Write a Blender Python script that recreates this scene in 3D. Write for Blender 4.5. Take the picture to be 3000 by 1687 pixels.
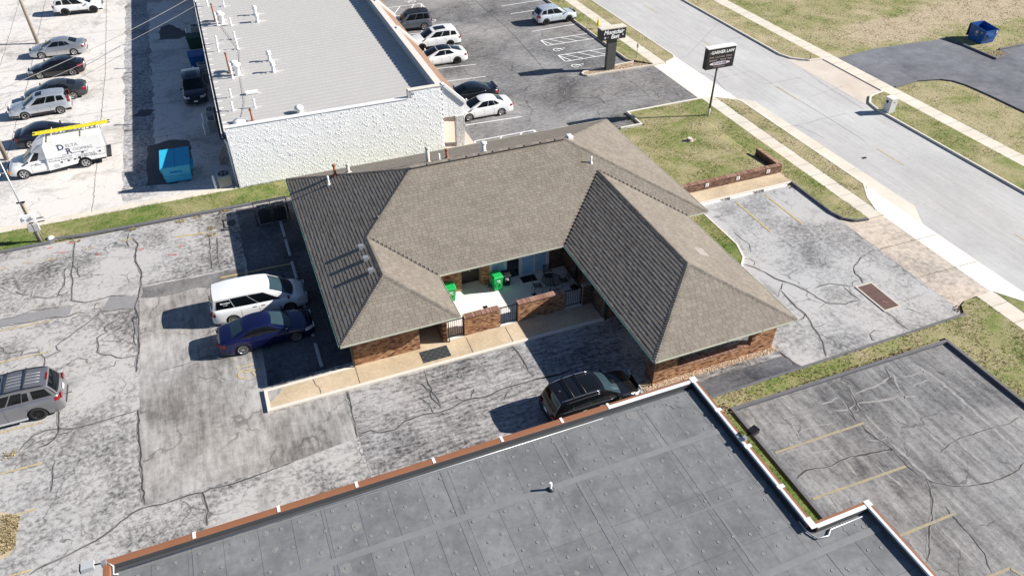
import bpy, bmesh, math, random
import numpy as np
from mathutils import Vector, Matrix
for o in list(bpy.data.objects): bpy.data.objects.remove(o)
SC = bpy.context.scene
COL = SC.collection
random.seed(7)
R = math.radians

# ------------------------------------------------------------ camera, sky, sun, exposure
cam_d = bpy.data.cameras.new('camera'); cam = bpy.data.objects.new('camera', cam_d); COL.objects.link(cam)
cam_d.sensor_width = 36.0; cam_d.lens = 36.0 * 2180.5 / 3000.0
cam_d.clip_start = 0.5; cam_d.clip_end = 3000
cam.matrix_world = Matrix(((0.92807, 0.23176, -0.29150, 0), (-0.37240, 0.58284, -0.72223, 0), (0.00251, 0.77884, 0.62722, 27.7), (0, 0, 0, 1)))
SC.camera = cam
SUN = Vector((1.71, -0.50, 1.0)).normalized()
W = bpy.data.worlds.new('World'); SC.world = W; W.use_nodes = True
wn = W.node_tree.nodes; wl = W.node_tree.links
sky = wn.new('ShaderNodeTexSky'); sky.sky_type = 'NISHITA'; sky.sun_disc = False
sky.sun_elevation = math.asin(SUN.z); sky.sun_rotation = math.atan2(SUN.x, SUN.y)
sky.altitude = 2500; sky.air_density = 0.9; sky.dust_density = 0.1; sky.ozone_density = 2.0
bg = wn['Background']; bg.inputs[1].default_value = 0.066
wl.new(sky.outputs[0], bg.inputs[0])
sl = bpy.data.lights.new('sun', 'SUN'); sl.energy = 5.0; sl.angle = R(0.5); sl.color = (1.0, 0.955, 0.89)
so = bpy.data.objects.new('sun', sl); COL.objects.link(so); so.location = (40, -20, 60)
so.rotation_euler = (-SUN).to_track_quat('-Z', 'Y').to_euler()
SC.view_settings.view_transform = 'Standard'; SC.view_settings.look = 'None'
SC.view_settings.exposure = 0.86; SC.view_settings.gamma = 1.0; SC.view_settings.use_curve_mapping = False
SC.render.engine = 'CYCLES'

# ------------------------------------------------------------ helpers
def tag(o, label=None, cat=None, group=None, kind=None):
    if label: o['label'] = label
    if cat: o['category'] = cat
    if group: o['group'] = group
    if kind: o['kind'] = kind
    return o
def wloc(o):
    v = Vector((0, 0, 0))
    while o is not None:
        v += o.location; o = o.parent
    return v
def thing(name, label, cat, loc=(0, 0, 0), group=None):
    o = bpy.data.objects.new(name, None); COL.objects.link(o); o.location = loc; o.empty_display_size = 0.3
    return tag(o, label, cat, group)
def link(name, me, parent=None, loc=None, kind=None):
    o = bpy.data.objects.new(name, me); COL.objects.link(o)
    if parent is not None: o.parent = parent
    if loc is not None: o.location = loc
    if kind: o['kind'] = kind
    return o
class MB:
    def __init__(s): s.v = []; s.f = []; s.mi = []; s.sm = []
    def add(s, vs, fs, mi=0, smooth=False):
        b = len(s.v); s.v.extend([tuple(p) for p in vs])
        for f in fs: s.f.append(tuple(b + i for i in f)); s.mi.append(mi); s.sm.append(smooth)
        return s
    def hexa(s, p, mi=0):   # 8 points: bottom 4 ccw, top 4 ccw
        return s.add(p, [(3, 2, 1, 0), (4, 5, 6, 7), (0, 1, 5, 4), (1, 2, 6, 5), (2, 3, 7, 6), (3, 0, 4, 7)], mi)
    def box(s, x0, y0, z0, x1, y1, z1, mi=0):
        return s.hexa([(x0, y0, z0), (x1, y0, z0), (x1, y1, z0), (x0, y1, z0), (x0, y0, z1), (x1, y0, z1), (x1, y1, z1), (x0, y1, z1)], mi)
    def bev(s, x0, y0, z0, x1, y1, z1, b=0.02, mi=0):   # box with chamfered top edge
        s.hexa([(x0, y0, z0), (x1, y0, z0), (x1, y1, z0), (x0, y1, z0), (x0, y0, z1 - b), (x1, y0, z1 - b), (x1, y1, z1 - b), (x0, y1, z1 - b)], mi)
        n = len(s.f)
        del s.f[n - 5]; del s.mi[n - 5]; del s.sm[n - 5]
        bb = len(s.v) - 4
        s.v += [(x0 + b, y0 + b, z1), (x1 - b, y0 + b, z1), (x1 - b, y1 - b, z1), (x0 + b, y1 - b, z1)]
        t = bb + 4
        for f in [(t, t + 1, t + 2, t + 3)] + [(bb + i, bb + (i + 1) % 4, t + (i + 1) % 4, t + i) for i in range(4)]:
            s.f.append(f); s.mi.append(mi); s.sm.append(False)
        return s
    def prism(s, poly, z0, z1, mi=0):
        n = len(poly)
        return s.add([(x, y, z0) for x, y in poly] + [(x, y, z1) for x, y in poly],
            [tuple(range(n - 1, -1, -1)), tuple(range(n, 2 * n))] + [(i, (i + 1) % n, n + (i + 1) % n, n + i) for i in range(n)], mi)
    def prism_y(s, poly, y0, y1, mi=0):   # polygon in xz, extruded along y
        n = len(poly)
        return s.add([(x, y0, z) for x, z in poly] + [(x, y1, z) for x, z in poly],
            [tuple(range(n)), tuple(range(2 * n - 1, n - 1, -1))] + [((i + 1) % n, i, n + i, n + (i + 1) % n) for i in range(n)], mi)
    def sheet(s, poly, z, mi=0):
        return s.add([(p[0], p[1], p[2] if len(p) > 2 else z) for p in poly], [tuple(range(len(poly)))], mi)
    def tube(s, pts, r, n=8, mi=0, cap=True):
        P = [Vector(p) for p in pts]; rs = r if isinstance(r, (list, tuple)) else [r] * len(P); b = len(s.v)
        for i, p in enumerate(P):
            d = (P[min(i + 1, len(P) - 1)] - P[max(i - 1, 0)]).normalized()
            a = d.cross(Vector((0, 0, 1)) if abs(d.z) < .95 else Vector((1, 0, 0))).normalized(); c = d.cross(a)
            for k in range(n):
                t = 2 * math.pi * k / n; s.v.append(tuple(p + (a * math.cos(t) + c * math.sin(t)) * rs[i]))
        for i in range(len(P) - 1):
            for k in range(n):
                q = (k + 1) % n; s.f.append((b + i * n + k, b + i * n + q, b + (i + 1) * n + q, b + (i + 1) * n + k)); s.mi.append(mi); s.sm.append(True)
        if cap:
            for f in (tuple(b + k for k in range(n - 1, -1, -1)), tuple(b + (len(P) - 1) * n + k for k in range(n))):
                s.f.append(f); s.mi.append(mi); s.sm.append(False)
        return s
    def lathe(s, prof, c=(0, 0, 0), n=16, mi=0, smooth=True):   # prof [(r,z)], about z
        b = len(s.v)
        for r, z in prof:
            for k in range(n):
                t = 2 * math.pi * k / n; s.v.append((c[0] + r * math.cos(t), c[1] + r * math.sin(t), c[2] + z))
        for i in range(len(prof) - 1):
            for k in range(n):
                q = (k + 1) % n; s.f.append((b + i * n + k, b + i * n + q, b + (i + 1) * n + q, b + (i + 1) * n + k)); s.mi.append(mi); s.sm.append(smooth)
        s.f.append(tuple(b + (len(prof) - 1) * n + k for k in range(n))); s.mi.append(mi); s.sm.append(False)
        return s
    def ribbon(s, pts, w, z, jit=0.0, mi=0):
        P = []
        for i in range(len(pts) - 1):
            a, b = Vector(pts[i][:2]), Vector(pts[i + 1][:2]); n = max(1, int((b - a).length / .22)) if jit else 1
            for k in range(n): P.append(a.lerp(b, k / n))
        P.append(Vector(pts[-1][:2])); m = len(P); vs = []
        for i, p in enumerate(P):
            d = (P[min(i + 1, m - 1)] - P[max(i - 1, 0)])
            d = d.normalized() if d.length > 1e-6 else Vector((1, 0)); nn = Vector((-d.y, d.x))
            if jit: p = p + nn * random.gauss(0, jit)
            ww = w * (random.uniform(.45, 1.25) if jit else 1) * (0.35 if jit and i in (0, m - 1) else 1) / 2
            vs += [(p.x + nn.x * ww, p.y + nn.y * ww, z), (p.x - nn.x * ww, p.y - nn.y * ww, z)]
        return s.add(vs, [(2 * i, 2 * i + 1, 2 * i + 3, 2 * i + 2) for i in range(m - 1)], mi)
    def mesh(s, name, mats, off=(0, 0, 0)):
        me = bpy.data.meshes.new(name)
        v = np.array(s.v, dtype=float) - np.array(off) if len(s.v) else np.zeros((0, 3))
        me.from_pydata(v.tolist(), [], s.f)
        for m in (mats if isinstance(mats, (list, tuple)) else [mats]): me.materials.append(m)
        if len(s.f):
            me.polygons.foreach_set('material_index', s.mi); me.polygons.foreach_set('use_smooth', s.sm)
        me.update(); return me
    def build(s, name, mats, parent=None, kind=None, origin=None):
        off = wloc(parent) if parent is not None else Vector((0, 0, 0))
        if origin is not None: off = off + (Vector(origin) - off)
        o = link(name, s.mesh(name, mats, off), parent, None, kind)
        if origin is not None: o.location = Vector(origin) - (wloc(parent) if parent is not None else Vector((0, 0, 0)))
        return o
def struct(name, mb, m): return mb.build(name, m, kind='structure')

# ------------------------------------------------------------ materials
def newmat(name):
    m = bpy.data.materials.new(name); m.use_nodes = True; nt = m.node_tree
    return m, nt, nt.nodes['Principled BSDF']
class NT:   # tiny node helper
    def __init__(s, nt): s.nt = nt
    def n(s, t, **kw):
        x = s.nt.nodes.new(t)
        for k, v in kw.items(): setattr(x, k, v)
        return x
    def l(s, a, b): s.nt.links.new(a, b)
    def pos(s, scale=(1, 1, 1), obj=False, rotz=0):
        src = s.n('ShaderNodeTexCoord').outputs['Object'] if obj else s.n('ShaderNodeNewGeometry').outputs['Position']
        mp = s.n('ShaderNodeMapping'); mp.inputs['Scale'].default_value = scale; mp.inputs['Rotation'].default_value = (0, 0, rotz)
        s.l(src, mp.inputs[0]); return mp.outputs[0]
    def noise(s, vec, scale, detail=4, rough=.6, dist=0):
        x = s.n('ShaderNodeTexNoise'); x.inputs['Scale'].default_value = scale; x.inputs['Detail'].default_value = detail
        x.inputs['Roughness'].default_value = rough; x.inputs['Distortion'].default_value = dist; s.l(vec, x.inputs['Vector']); return x.outputs[0]
    def math(s, op, a, b=None, clamp=False):
        x = s.n('ShaderNodeMath', operation=op, use_clamp=clamp)
        for i, q in enumerate((a, b)):
            if q is None: continue
            if isinstance(q, (int, float)): x.inputs[i].default_value = q
            else: s.l(q, x.inputs[i])
        return x.outputs[0]
    def ramp(s, fac, stops, interp='LINEAR'):
        x = s.n('ShaderNodeValToRGB'); x.color_ramp.interpolation = interp; e = x.color_ramp.elements
        while len(e) < len(stops): e.new(.5)
        for i, (p, c) in enumerate(stops):
            e[i].position = p; e[i].color = (*c, 1) if len(c) == 3 else c
        s.l(fac, x.inputs[0]); return x.outputs[0]
    def mix(s, fac, a, b, mode='MIX'):
        x = s.n('ShaderNodeMix', data_type='RGBA', blend_type=mode, clamp_factor=True)
        for sock, q in ((x.inputs[0], fac), (x.inputs[6], a), (x.inputs[7], b)):
            if isinstance(q, (int, float)): sock.default_value = q
            elif isinstance(q, tuple): sock.default_value = (*q, 1)
            else: s.l(q, sock)
        return x.outputs[2]
    def bump(s, h, strength, dist, bsdf):
        x = s.n('ShaderNodeBump'); x.inputs['Strength'].default_value = strength; x.inputs['Distance'].default_value = dist
        s.l(h, x.inputs['Height']); s.l(x.outputs[0], bsdf.inputs['Normal'])
def g3(v): return (v, v, v)
def plain(name, col, rough=.6, metal=0, coat=0, var=.12, vs=3.0, bump=0, bs=40, spec=.5, obj=True):
    m, nt, b = newmat(name); N = NT(nt); p = N.pos(obj=obj)
    f = N.noise(p, vs, 5, .65)
    c = N.mix(f, tuple(x * (1 - var) for x in col), tuple(min(1, x * (1 + var)) for x in col))
    N.l(c, b.inputs['Base Color']); b.inputs['Roughness'].default_value = rough; b.inputs['Metallic'].default_value = metal
    b.inputs['Coat Weight'].default_value = coat; b.inputs['Coat Roughness'].default_value = .05; b.inputs['Specular IOR Level'].default_value = spec
    if bump: N.bump(N.noise(p, bs, 4), bump, .02, b)
    return m
def asphalt(name, dark, light, t0=.42, t1=.58, s1=.22, s2=1.6, streak=.0, sdir=(.35, 3.5, 1), w2=.45, speck=.22, warm=.02, crackv=0, stain=0):
    m, nt, b = newmat(name); N = NT(nt); p = N.pos()
    a = N.math('MULTIPLY', N.noise(p, s1, 5, .6, .4), 1 - w2 - streak)
    c = N.math('MULTIPLY', N.noise(p, s2, 9, .72, .3), w2)
    f = N.math('ADD', a, c)
    if streak: f = N.math('ADD', f, N.math('MULTIPLY', N.noise(N.pos(sdir), 1.6, 7, .7), streak))
    mid = tuple((x + y) * .5 for x, y in zip(dark, light))
    col = N.ramp(f, [(max(0, t0), dark), ((t0 + t1) / 2, mid), (min(1, t1), light)])
    tint = N.ramp(N.noise(p, .12, 3, .5), [(.35, (1 + warm, 1, 1 - warm)), (.65, (1 - warm, 1, 1 + warm * .8))])
    col = N.mix(1.0, col, tint, 'MULTIPLY')
    sp = N.noise(p, 22, 6, .8)
    col = N.mix(1.0, col, N.ramp(sp, [(.3, g3(1 - speck)), (.7, g3(1 + speck))]), 'MULTIPLY')
    if crackv:
        v = N.n('ShaderNodeTexVoronoi', feature='DISTANCE_TO_EDGE'); v.inputs['Scale'].default_value = crackv
        nd = N.n('ShaderNodeTexNoise'); nd.inputs['Scale'].default_value = .9; nd.inputs['Detail'].default_value = 5; N.l(p, nd.inputs['Vector'])
        va = N.n('ShaderNodeVectorMath', operation='SCALE'); va.inputs['Scale'].default_value = 1.5; N.l(nd.outputs['Color'], va.inputs[0])
        vb = N.n('ShaderNodeVectorMath', operation='ADD'); N.l(p, vb.inputs[0]); N.l(va.outputs[0], vb.inputs[1]); N.l(vb.outputs[0], v.inputs['Vector'])
        k = N.math('LESS_THAN', v.outputs[0], .014)
        k = N.math('MULTIPLY', k, N.ramp(N.noise(p, .5, 3), [(.45, (0, 0, 0)), (.6, (1, 1, 1))]))
        col = N.mix(N.math('MULTIPLY', k, .55), col, tuple(x * .6 for x in dark))
    if stain:
        sf = N.ramp(N.noise(N.pos((1, .8, 1)), stain, 4, .6, .6), [(.56, (0, 0, 0)), (.72, (1, 1, 1))])
        col = N.mix(N.math('MULTIPLY', sf, .5), col, (.115, .102, .09))
    N.l(col, b.inputs['Base Color']); b.inputs['Roughness'].default_value = .9; b.inputs['Specular IOR Level'].default_value = .25
    N.bump(sp, .35, .012, b); return m
def grassmat(name, dry=.5, island=False, bare=()):
    m, nt, b = newmat(name); N = NT(nt); p = N.pos()
    f = N.math('ADD', N.math('MULTIPLY', N.noise(p, .28, 5, .65, .5), .62), N.math('MULTIPLY', N.noise(p, 2.6, 6, .75), .38))
    f = N.math('ADD', f, dry - .5)
    col = N.ramp(f, [(.36, (.115, .175, .04)), (.45, (.225, .24, .085)), (.54, (.335, .30, .155)), (.68, (.46, .385, .24))])
    for cx_, cy_, rx_, ry_ in bare:
        sx = N.n('ShaderNodeSeparateXYZ'); N.l(p, sx.inputs[0])
        dx = N.math('DIVIDE', N.math('SUBTRACT', sx.outputs[0], cx_), rx_); dy = N.math('DIVIDE', N.math('SUBTRACT', sx.outputs[1], cy_), ry_)
        d = N.math('SQRT', N.math('ADD', N.math('MULTIPLY', dx, dx), N.math('MULTIPLY', dy, dy))); d = N.math('ADD', d, N.math('MULTIPLY', N.math('SUBTRACT', N.noise(p, .5, 7, .7), .5), 1.6))
        col = N.mix(N.ramp(d, [(.62, (1, 1, 1)), (1.0, (0, 0, 0))]), col, N.ramp(N.noise(p, 2.5, 7, .75), [(.35, (.36, .29, .18)), (.65, (.54, .45, .31))]))
    col = N.mix(1.0, col, N.ramp(N.noise(p, 16, 6, .8), [(.3, g3(.72)), (.7, g3(1.25))]), 'MULTIPLY')
    if island:
        g = N.n('ShaderNodeNewGeometry')
        col = N.mix(1.0, col, N.ramp(g.outputs['Random Per Island'], [(0, g3(.65)), (1, g3(1.45))]), 'MULTIPLY')
    N.l(col, b.inputs['Base Color']); b.inputs['Roughness'].default_value = .95; b.inputs['Specular IOR Level'].default_value = .15
    if not island: N.bump(N.noise(p, 14, 7, .8), .9, .05, b)
    return m
def pieces(name, stops, rough=.85, island=True, noise=.25, ns=9, bump=.2, big=.09):   # colour varies from piece to piece
    m, nt, b = newmat(name); N = NT(nt); p = N.pos()
    src = N.n('ShaderNodeNewGeometry').outputs['Random Per Island'] if island else N.n('ShaderNodeObjectInfo').outputs['Random']
    col = N.ramp(src, stops)
    nz = N.noise(p, ns, 6, .75)
    col = N.mix(1.0, col, N.ramp(nz, [(.3, g3(1 - noise)), (.7, g3(1 + noise))]), 'MULTIPLY')
    col = N.mix(1.0, col, N.ramp(N.noise(p, .45, 6, .65, .6), [(.33, g3(1 - big)), (.67, g3(1 + big * .9))]), 'MULTIPLY')
    N.l(col, b.inputs['Base Color']); b.inputs['Roughness'].default_value = rough; b.inputs['Specular IOR Level'].default_value = .25
    if bump: N.bump(nz, bump, .01, b)
    return m
def paint(name, col, metal=.0, rough=.32):
    m, nt, b = newmat(name); N = NT(nt); p = N.pos(obj=True)
    dust = N.noise(p, 2.2, 6, .7)
    N.l(N.mix(N.math('MULTIPLY', dust, .10 if max(col) > .3 else .012), col, (.30, .28, .25)), b.inputs['Base Color'])
    b.inputs['Metallic'].default_value = metal; b.inputs['Roughness'].default_value = rough
    b.inputs['Coat Weight'].default_value = .8; b.inputs['Coat Roughness'].default_value = .06
    return m

M = {}
M['lot'] = asphalt('weathered asphalt', (.082, .080, .079), (.46, .442, .425),   .395, .525, .19, 4.2, .12, w2=.46, speck=.3, crackv=.42, stain=.55)
M['lot_smooth'] = asphalt('smooth asphalt patch', (.15, .14, .13), (.46, .436, .412), .40, .585, .24, 3.0, .36, (2.2, .4, 1), .2, .24, crackv=.3, stain=.33)
M['lot_streak'] = asphalt('streaky drive asphalt', (.055, .054, .058), (.44, .42, .41), .42, .56, .22, 4.5, .34, (.6, 4, 1), .36, .3, stain=.6)
M['lot_dark'] = asphalt('sealed and shade-darkened asphalt', (.045, .047, .055), (.19, .19, .20), .40, .64, .3, 4, .1)  # sealed asphalt, coloured darker still to deepen the building's shade
M['lot_east'] = asphalt('east lot asphalt', (.13, .128, .13), (.45, .44, .43), .37, .53, .2, 4.0, .05, w2=.48, speck=.26, crackv=.35, stain=.5)
M['lot_north'] = asphalt('north lot asphalt', (.072, .071, .073), (.34, .328, .318), .40, .60, .15, 3.5, .25, (.6, 3, 1), .32, .3, crackv=.22)
M['lot_seal'] = asphalt('sealed south lot asphalt', (.088, .087, .089), (.39, .38, .37), .41, .63, .22, 5.0, .42, (1.3, .17, 1), .28, .3, crackv=.4)
M['drive_e'] = asphalt('east drive asphalt', (.085, .09, .105), (.22, .225, .24), .35, .65, .2, .9, .1)
M['lot_mid'] = asphalt('stained dark asphalt', (.085, .082, .082), (.27, .26, .25), .38, .62, .4, 4, .3, (2.2, .5, 1), .25, .25)
M['patch'] = asphalt('new asphalt patch', (.075, .074, .08), (.15, .147, .148), .3, .7, .4, 4, .2)
M['old_patch'] = asphalt('old gray patch', (.20, .20, .205), (.30, .295, .30), .3, .7, .5, 3)
M['pale_lot'] = asphalt('pale worn concrete lot', (.30, .28, .26), (.66, .625, .585), .30, .50, .15, 3.0, .14, (3, .5, 1), .42, .16, .02, .5, .4)
M['rubble'] = asphalt('worn gravelly band', (.12, .12, .13), (.56, .54, .52), .40, .60, .3, 3.5, .0, w2=.7, speck=.35)
M['crack'] = plain('crack filler', (.055, .052, .05), .95, var=.5, vs=4, obj=False)
M['seam'] = plain('joint line', (.20, .19, .175), .95, var=.4, vs=3, obj=False)
M['road'] = asphalt('concrete road', (.37, .362, .352), (.565, .552, .532), .36, .64, .12, 2.5, .38, (1.6, .10, 1), .2, .14, .01)
M['walk'] = asphalt('pale concrete walk', (.58, .52, .43), (.72, .66, .56), .35, .65, .5, 2.2, 0, w2=.4, speck=.10, warm=.02)
M['walk_new'] = asphalt('bright concrete', (.76, .70, .60), (.86, .80, .71), .35, .65, .5, 2.2, 0, w2=.4, speck=.08)
M['apron_tan'] = asphalt('stained tan apron', (.22, .19, .16), (.60, .51, .42), .36, .56, .35, 3.0, .1, w2=.55, speck=.30, warm=.03)
M['apron'] = asphalt('tan concrete apron', (.52, .45, .38), (.64, .57, .49), .35, .65, .3, 1.2, .1, w2=.3, speck=.08)
M['aggregate'] = asphalt('exposed aggregate', (.42, .325, .215), (.64, .52, .365), .36, .62, .35, 5.0, 0, w2=.4, speck=.22, warm=.01)
M['slab'] = asphalt('court slab', (.66, .64, .60), (.82, .80, .76), .3, .65, .4, 2, 0, w2=.4, speck=.06)
M['kerb_w'] = plain('white kerb concrete', (.68, .63, .55), .85, var=.16, vs=4, bump=.3, bs=30, obj=False)
M['kerb_c'] = plain('concrete kerb', (.56, .50, .42), .9, var=.2, vs=3, bump=.3, bs=30, obj=False)
M['kerb_a'] = plain('asphalt kerb', (.13, .13, .14), .92, var=.35, vs=2.5, bump=.5, bs=25, obj=False)
M['grass'] = grassmat('lawn ground', .50); M['blade'] = grassmat('grass blades', .50, True)
M['grass_g'] = grassmat('green strip ground', .43); M['blade_g'] = grassmat('green blades', .43, True)
M['grass_d'] = grassmat('dry lawn ground', .57); M['blade_d'] = grassmat('dry blades', .57, True)
BARE = ((65.5, 57.0, 8, 4.2), (80, 58.5, 13, 4.5)); M['field'] = grassmat('field ground', .535, False, BARE); M['bladef'] = grassmat('field blades', .535, True, BARE)
M['straw'] = asphalt('bare straw soil', (.36, .29, .18), (.56, .46, .31), .35, .65, .4, 2.5, 0, w2=.5, speck=.25)
M['ground'] = grassmat('far ground', .55)
M['yellow'] = plain('worn yellow paint', (.50, .37, .14), .8, var=.45, vs=5, obj=False)
M['yellow2'] = plain('faded yellow paint', (.55, .43, .22), .85, var=.4, vs=5, obj=False)
M['wpaint'] = plain('white lot paint', (.80, .79, .77), .8, var=.14, vs=5, obj=False)
M['redpaint'] = plain('red utility paint', (.55, .16, .14), .8, var=.5, vs=6, obj=False)
M['shingle'] = pieces('asphalt shingles', [(0, (.200, .172, .138)), (.3, (.220, .191, .156)), (.6, (.233, .203, .166)), (.85, (.250, .218, .179)), (1, (.213, .180, .151))], ns=30, noise=.3)
M['shingle1'] = pieces('asphalt shingle single', [(0, (.200, .172, .138)), (.3, (.220, .191, .156)), (.6, (.233, .203, .166)), (.85, (.250, .218, .179)), (1, (.213, .180, .151))], island=False, ns=30, noise=.3)
M['cap'] = pieces('ridge cap shingles', [(0, (.15, .13, .11)), (1, (.21, .185, .155))], ns=25)
M['deck'] = plain('roof deck', (.10, .09, .08), .9, obj=False)
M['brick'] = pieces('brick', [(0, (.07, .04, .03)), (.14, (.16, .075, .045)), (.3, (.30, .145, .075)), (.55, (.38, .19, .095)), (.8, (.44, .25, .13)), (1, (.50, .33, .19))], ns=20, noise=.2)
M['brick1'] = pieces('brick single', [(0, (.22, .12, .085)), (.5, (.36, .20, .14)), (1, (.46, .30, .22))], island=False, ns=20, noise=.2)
M['brickd'] = pieces('brown and shade-toned brick', [(0, (.07, .045, .035)), (.3, (.15, .085, .06)), (.7, (.215, .125, .085)), (1, (.28, .17, .12))], ns=20, noise=.2)  # darker copy; on the office's sunless walls it paints shade into the brick
M['mortar'] = plain('mortar', (.30, .25, .20), .95, var=.2, vs=6, obj=False)
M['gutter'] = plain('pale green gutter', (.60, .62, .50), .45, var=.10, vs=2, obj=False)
M['gutter_shade'] = plain('pale green gutter in shade', (.16, .30, .28), .45, var=.15, vs=2, obj=False)  # same pale gutter, shade of the west eaves painted in as teal
M['soffit'] = plain('soffit', (.55, .52, .46), .8, obj=False)
M['white'] = plain('white paint', (.82, .81, .79), .55, var=.05, vs=2)
M['whitemetal'] = plain('white coated metal', (.80, .80, .79), .4, var=.06, vs=3)
M['black'] = plain('black plastic', (.012, .012, .014), .5, var=.3)
M['iron'] = plain('black iron', (.012, .012, .013), .45, var=.2)
M['doorway_shade'] = plain('open doorway shade', (.012, .016, .02), .04, spec=.8, var=.3)
M['glassb'] = plain('blue window glass with painted reflection', (.36, .60, .74), .08, spec=.8, var=.2)  # bright blue base colour paints in the reflected sky and blinds
M['bronze'] = plain('bronze frame', (.05, .04, .032), .5)
M['galv'] = plain('galvanised metal', (.45, .46, .47), .45, .6, var=.15)
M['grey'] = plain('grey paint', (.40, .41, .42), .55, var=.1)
M['acgrey'] = plain('air conditioner casing', (.42, .42, .40), .6, var=.1)
M['wood'] = plain('weathered pole wood', (.34, .28, .22), .9, var=.35, vs=2, bump=.4, bs=12)
M['rust'] = plain('rusty iron', (.115, .062, .052), .85, var=.35, vs=4, bump=.3)
M['rustpipe'] = plain('rusty pipe', (.26, .10, .05), .8, var=.4, vs=6)
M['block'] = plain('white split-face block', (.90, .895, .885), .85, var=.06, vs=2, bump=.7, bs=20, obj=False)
M['roofmetal'] = plain('pale metal roofing', (.485, .47, .445), .5, .0, var=.05, vs=.8, obj=False)
M['mansard'] = plain('brown mansard sheet', (.235, .135, .085), .65, var=.10, vs=1.5, obj=False)
M['coping'] = plain('pinkish white coping', (.74, .65, .58), .6, var=.12, vs=1.5, obj=False)
M['brownmetal'] = plain('brown parapet metal', (.27, .115, .058), .5, var=.14, vs=2, obj=False)
M['membrane'] = pieces('grey roof membrane', [(0, (.168, .173, .177)), (.5, (.178, .182, .186)), (1, (.192, .195, .198))], island=False, ns=3, noise=.20, big=.2, rough=.75, bump=.1)
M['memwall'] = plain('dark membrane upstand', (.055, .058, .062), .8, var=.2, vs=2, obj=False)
M['lap'] = plain('membrane lap', (.17, .177, .184), .75, var=.2, vs=3, obj=False)
M['lapd'] = plain('dusty membrane lap', (.198, .200, .200), .8, var=.25, vs=2, obj=False)
M['plate'] = plain('fastener plate', (.215, .218, .216), .7, var=.3, vs=8, obj=False)
M['dust'] = plain('dust film', (.215, .211, .203), .9, var=.25, vs=5, obj=False)
M['gravel'] = pieces('tan gravel', [(0, (.30, .17, .12)), (.35, (.52, .36, .25)), (.7, (.66, .50, .37)), (1, (.72, .62, .50))], ns=30)
M['teal'] = plain('teal dumpster paint', (.03, .40, .62), .45, var=.12, vs=2)
M['blue'] = plain('blue dumpster paint', (.008, .085, .30), .4, var=.2, vs=2)
M['green'] = plain('green cart plastic', (.012, .40, .095), .42, var=.08)
M['tyre'] = plain('tyre rubber', (.022, .021, .02), .85, var=.3)
M['alloy'] = plain('alloy rim', (.55, .55, .55), .3, .8, var=.1)
M['darkrim'] = plain('dark rim', (.03, .03, .032), .4, .5)
M['tail'] = plain('red lamp', (.20, .008, .010), .15, spec=.8, var=.1)
M['lamp'] = plain('clear lamp', (.55, .56, .58), .1, spec=.9, var=.1)
M['amber'] = plain('amber lamp', (.60, .20, .02), .2)
M['chrome'] = plain('chrome', (.65, .66, .67), .15, .9, var=.05)
M['cglass'] = plain('car glass', (.006, .008, .010), .02, spec=.35, var=.2)
M['tglass'] = plain('car windscreen', (.03, .055, .066), .02, spec=.5, var=.2)
M['inkblack'] = plain('dark sign lettering', (.02, .022, .04), .6)
M['inknavy'] = plain('navy lettering', (.02, .03, .10), .6)
M['inkwhite'] = plain('white lettering', (.85, .85, .84), .6, var=.03)
M['inkgrey'] = plain('grey lettering', (.30, .31, .33), .6)
M['signblk'] = plain('black sign panel', (.012, .010, .012), .35, var=.2)
M['signpole'] = plain('charcoal pylon', (.065, .065, .062), .6, var=.12)
M['pinkoval'] = plain('pale oval', (.72, .62, .66), .6, var=.1)
M['inkpink'] = plain('pale pink lettering', (.52, .42, .42), .6)
M['yellowglass'] = plain('yellow fibreglass', (.80, .64, .02), .5, var=.06)
M['mailbox'] = plain('white stone box', (.62, .62, .60), .85, var=.06, bump=.3, bs=20)
M['matrubber'] = plain('black door mat', (.015, .015, .017), .95, var=.3)
M['tile1'] = plain('dark mat tile', (.028, .032, .034), .9); M['tile2'] = plain('grey mat tile', (.05, .056, .058), .9)
M['agave'] = plain('blue green leaves', (.06, .22, .24), .6)
M['clay'] = plain('grey planter', (.30, .30, .29), .8)
M['brownbox'] = plain('brown painted fence', (.075, .05, .035), .8)
M['conc_dark'] = plain('wheel stop concrete', (.42, .42, .42), .9, var=.2, vs=5, bump=.3)
M['conc_white'] = plain('painted wheel stop', (.74, .72, .68), .8, var=.14, vs=5)
M['leaf'] = pieces('dead leaves', [(0, (.10, .04, .03)), (.5, (.20, .10, .06)), (1, (.32, .20, .12))], ns=20)
M['weed'] = pieces('dry weeds', [(0, (.26, .20, .10)), (.5, (.42, .33, .19)), (1, (.30, .28, .14))], ns=20)
def worn(name, col, keep=.5):
    m, nt, b = newmat(name); N = NT(nt); p = N.pos(); f = N.ramp(N.noise(p, 6, 8, .75), [(keep - .1, (0, 0, 0)), (keep + .08, (1, 1, 1))])
    N.l(N.mix(f, col, (.25, .24, .225)), b.inputs['Base Color']); b.inputs['Roughness'].default_value = .85; return m
M['yellow'] = worn('worn yellow paint', (.56, .40, .14), .62); M['yellow2'] = worn('faded yellow paint', (.54, .42, .20), .56); M['yellow3'] = worn('dim yellow paint', (.38, .31, .16), .54)
M['palewear'] = worn('bleached wear', (.37, .36, .35), .47); M['edgewhite'] = plain('worn white edge', (.70, .69, .67), .6, var=.12, vs=2, obj=False)
M['crackedge'] = plain('crack edge', (.25, .24, .23), .95, var=.5, vs=6, obj=False)
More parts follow.
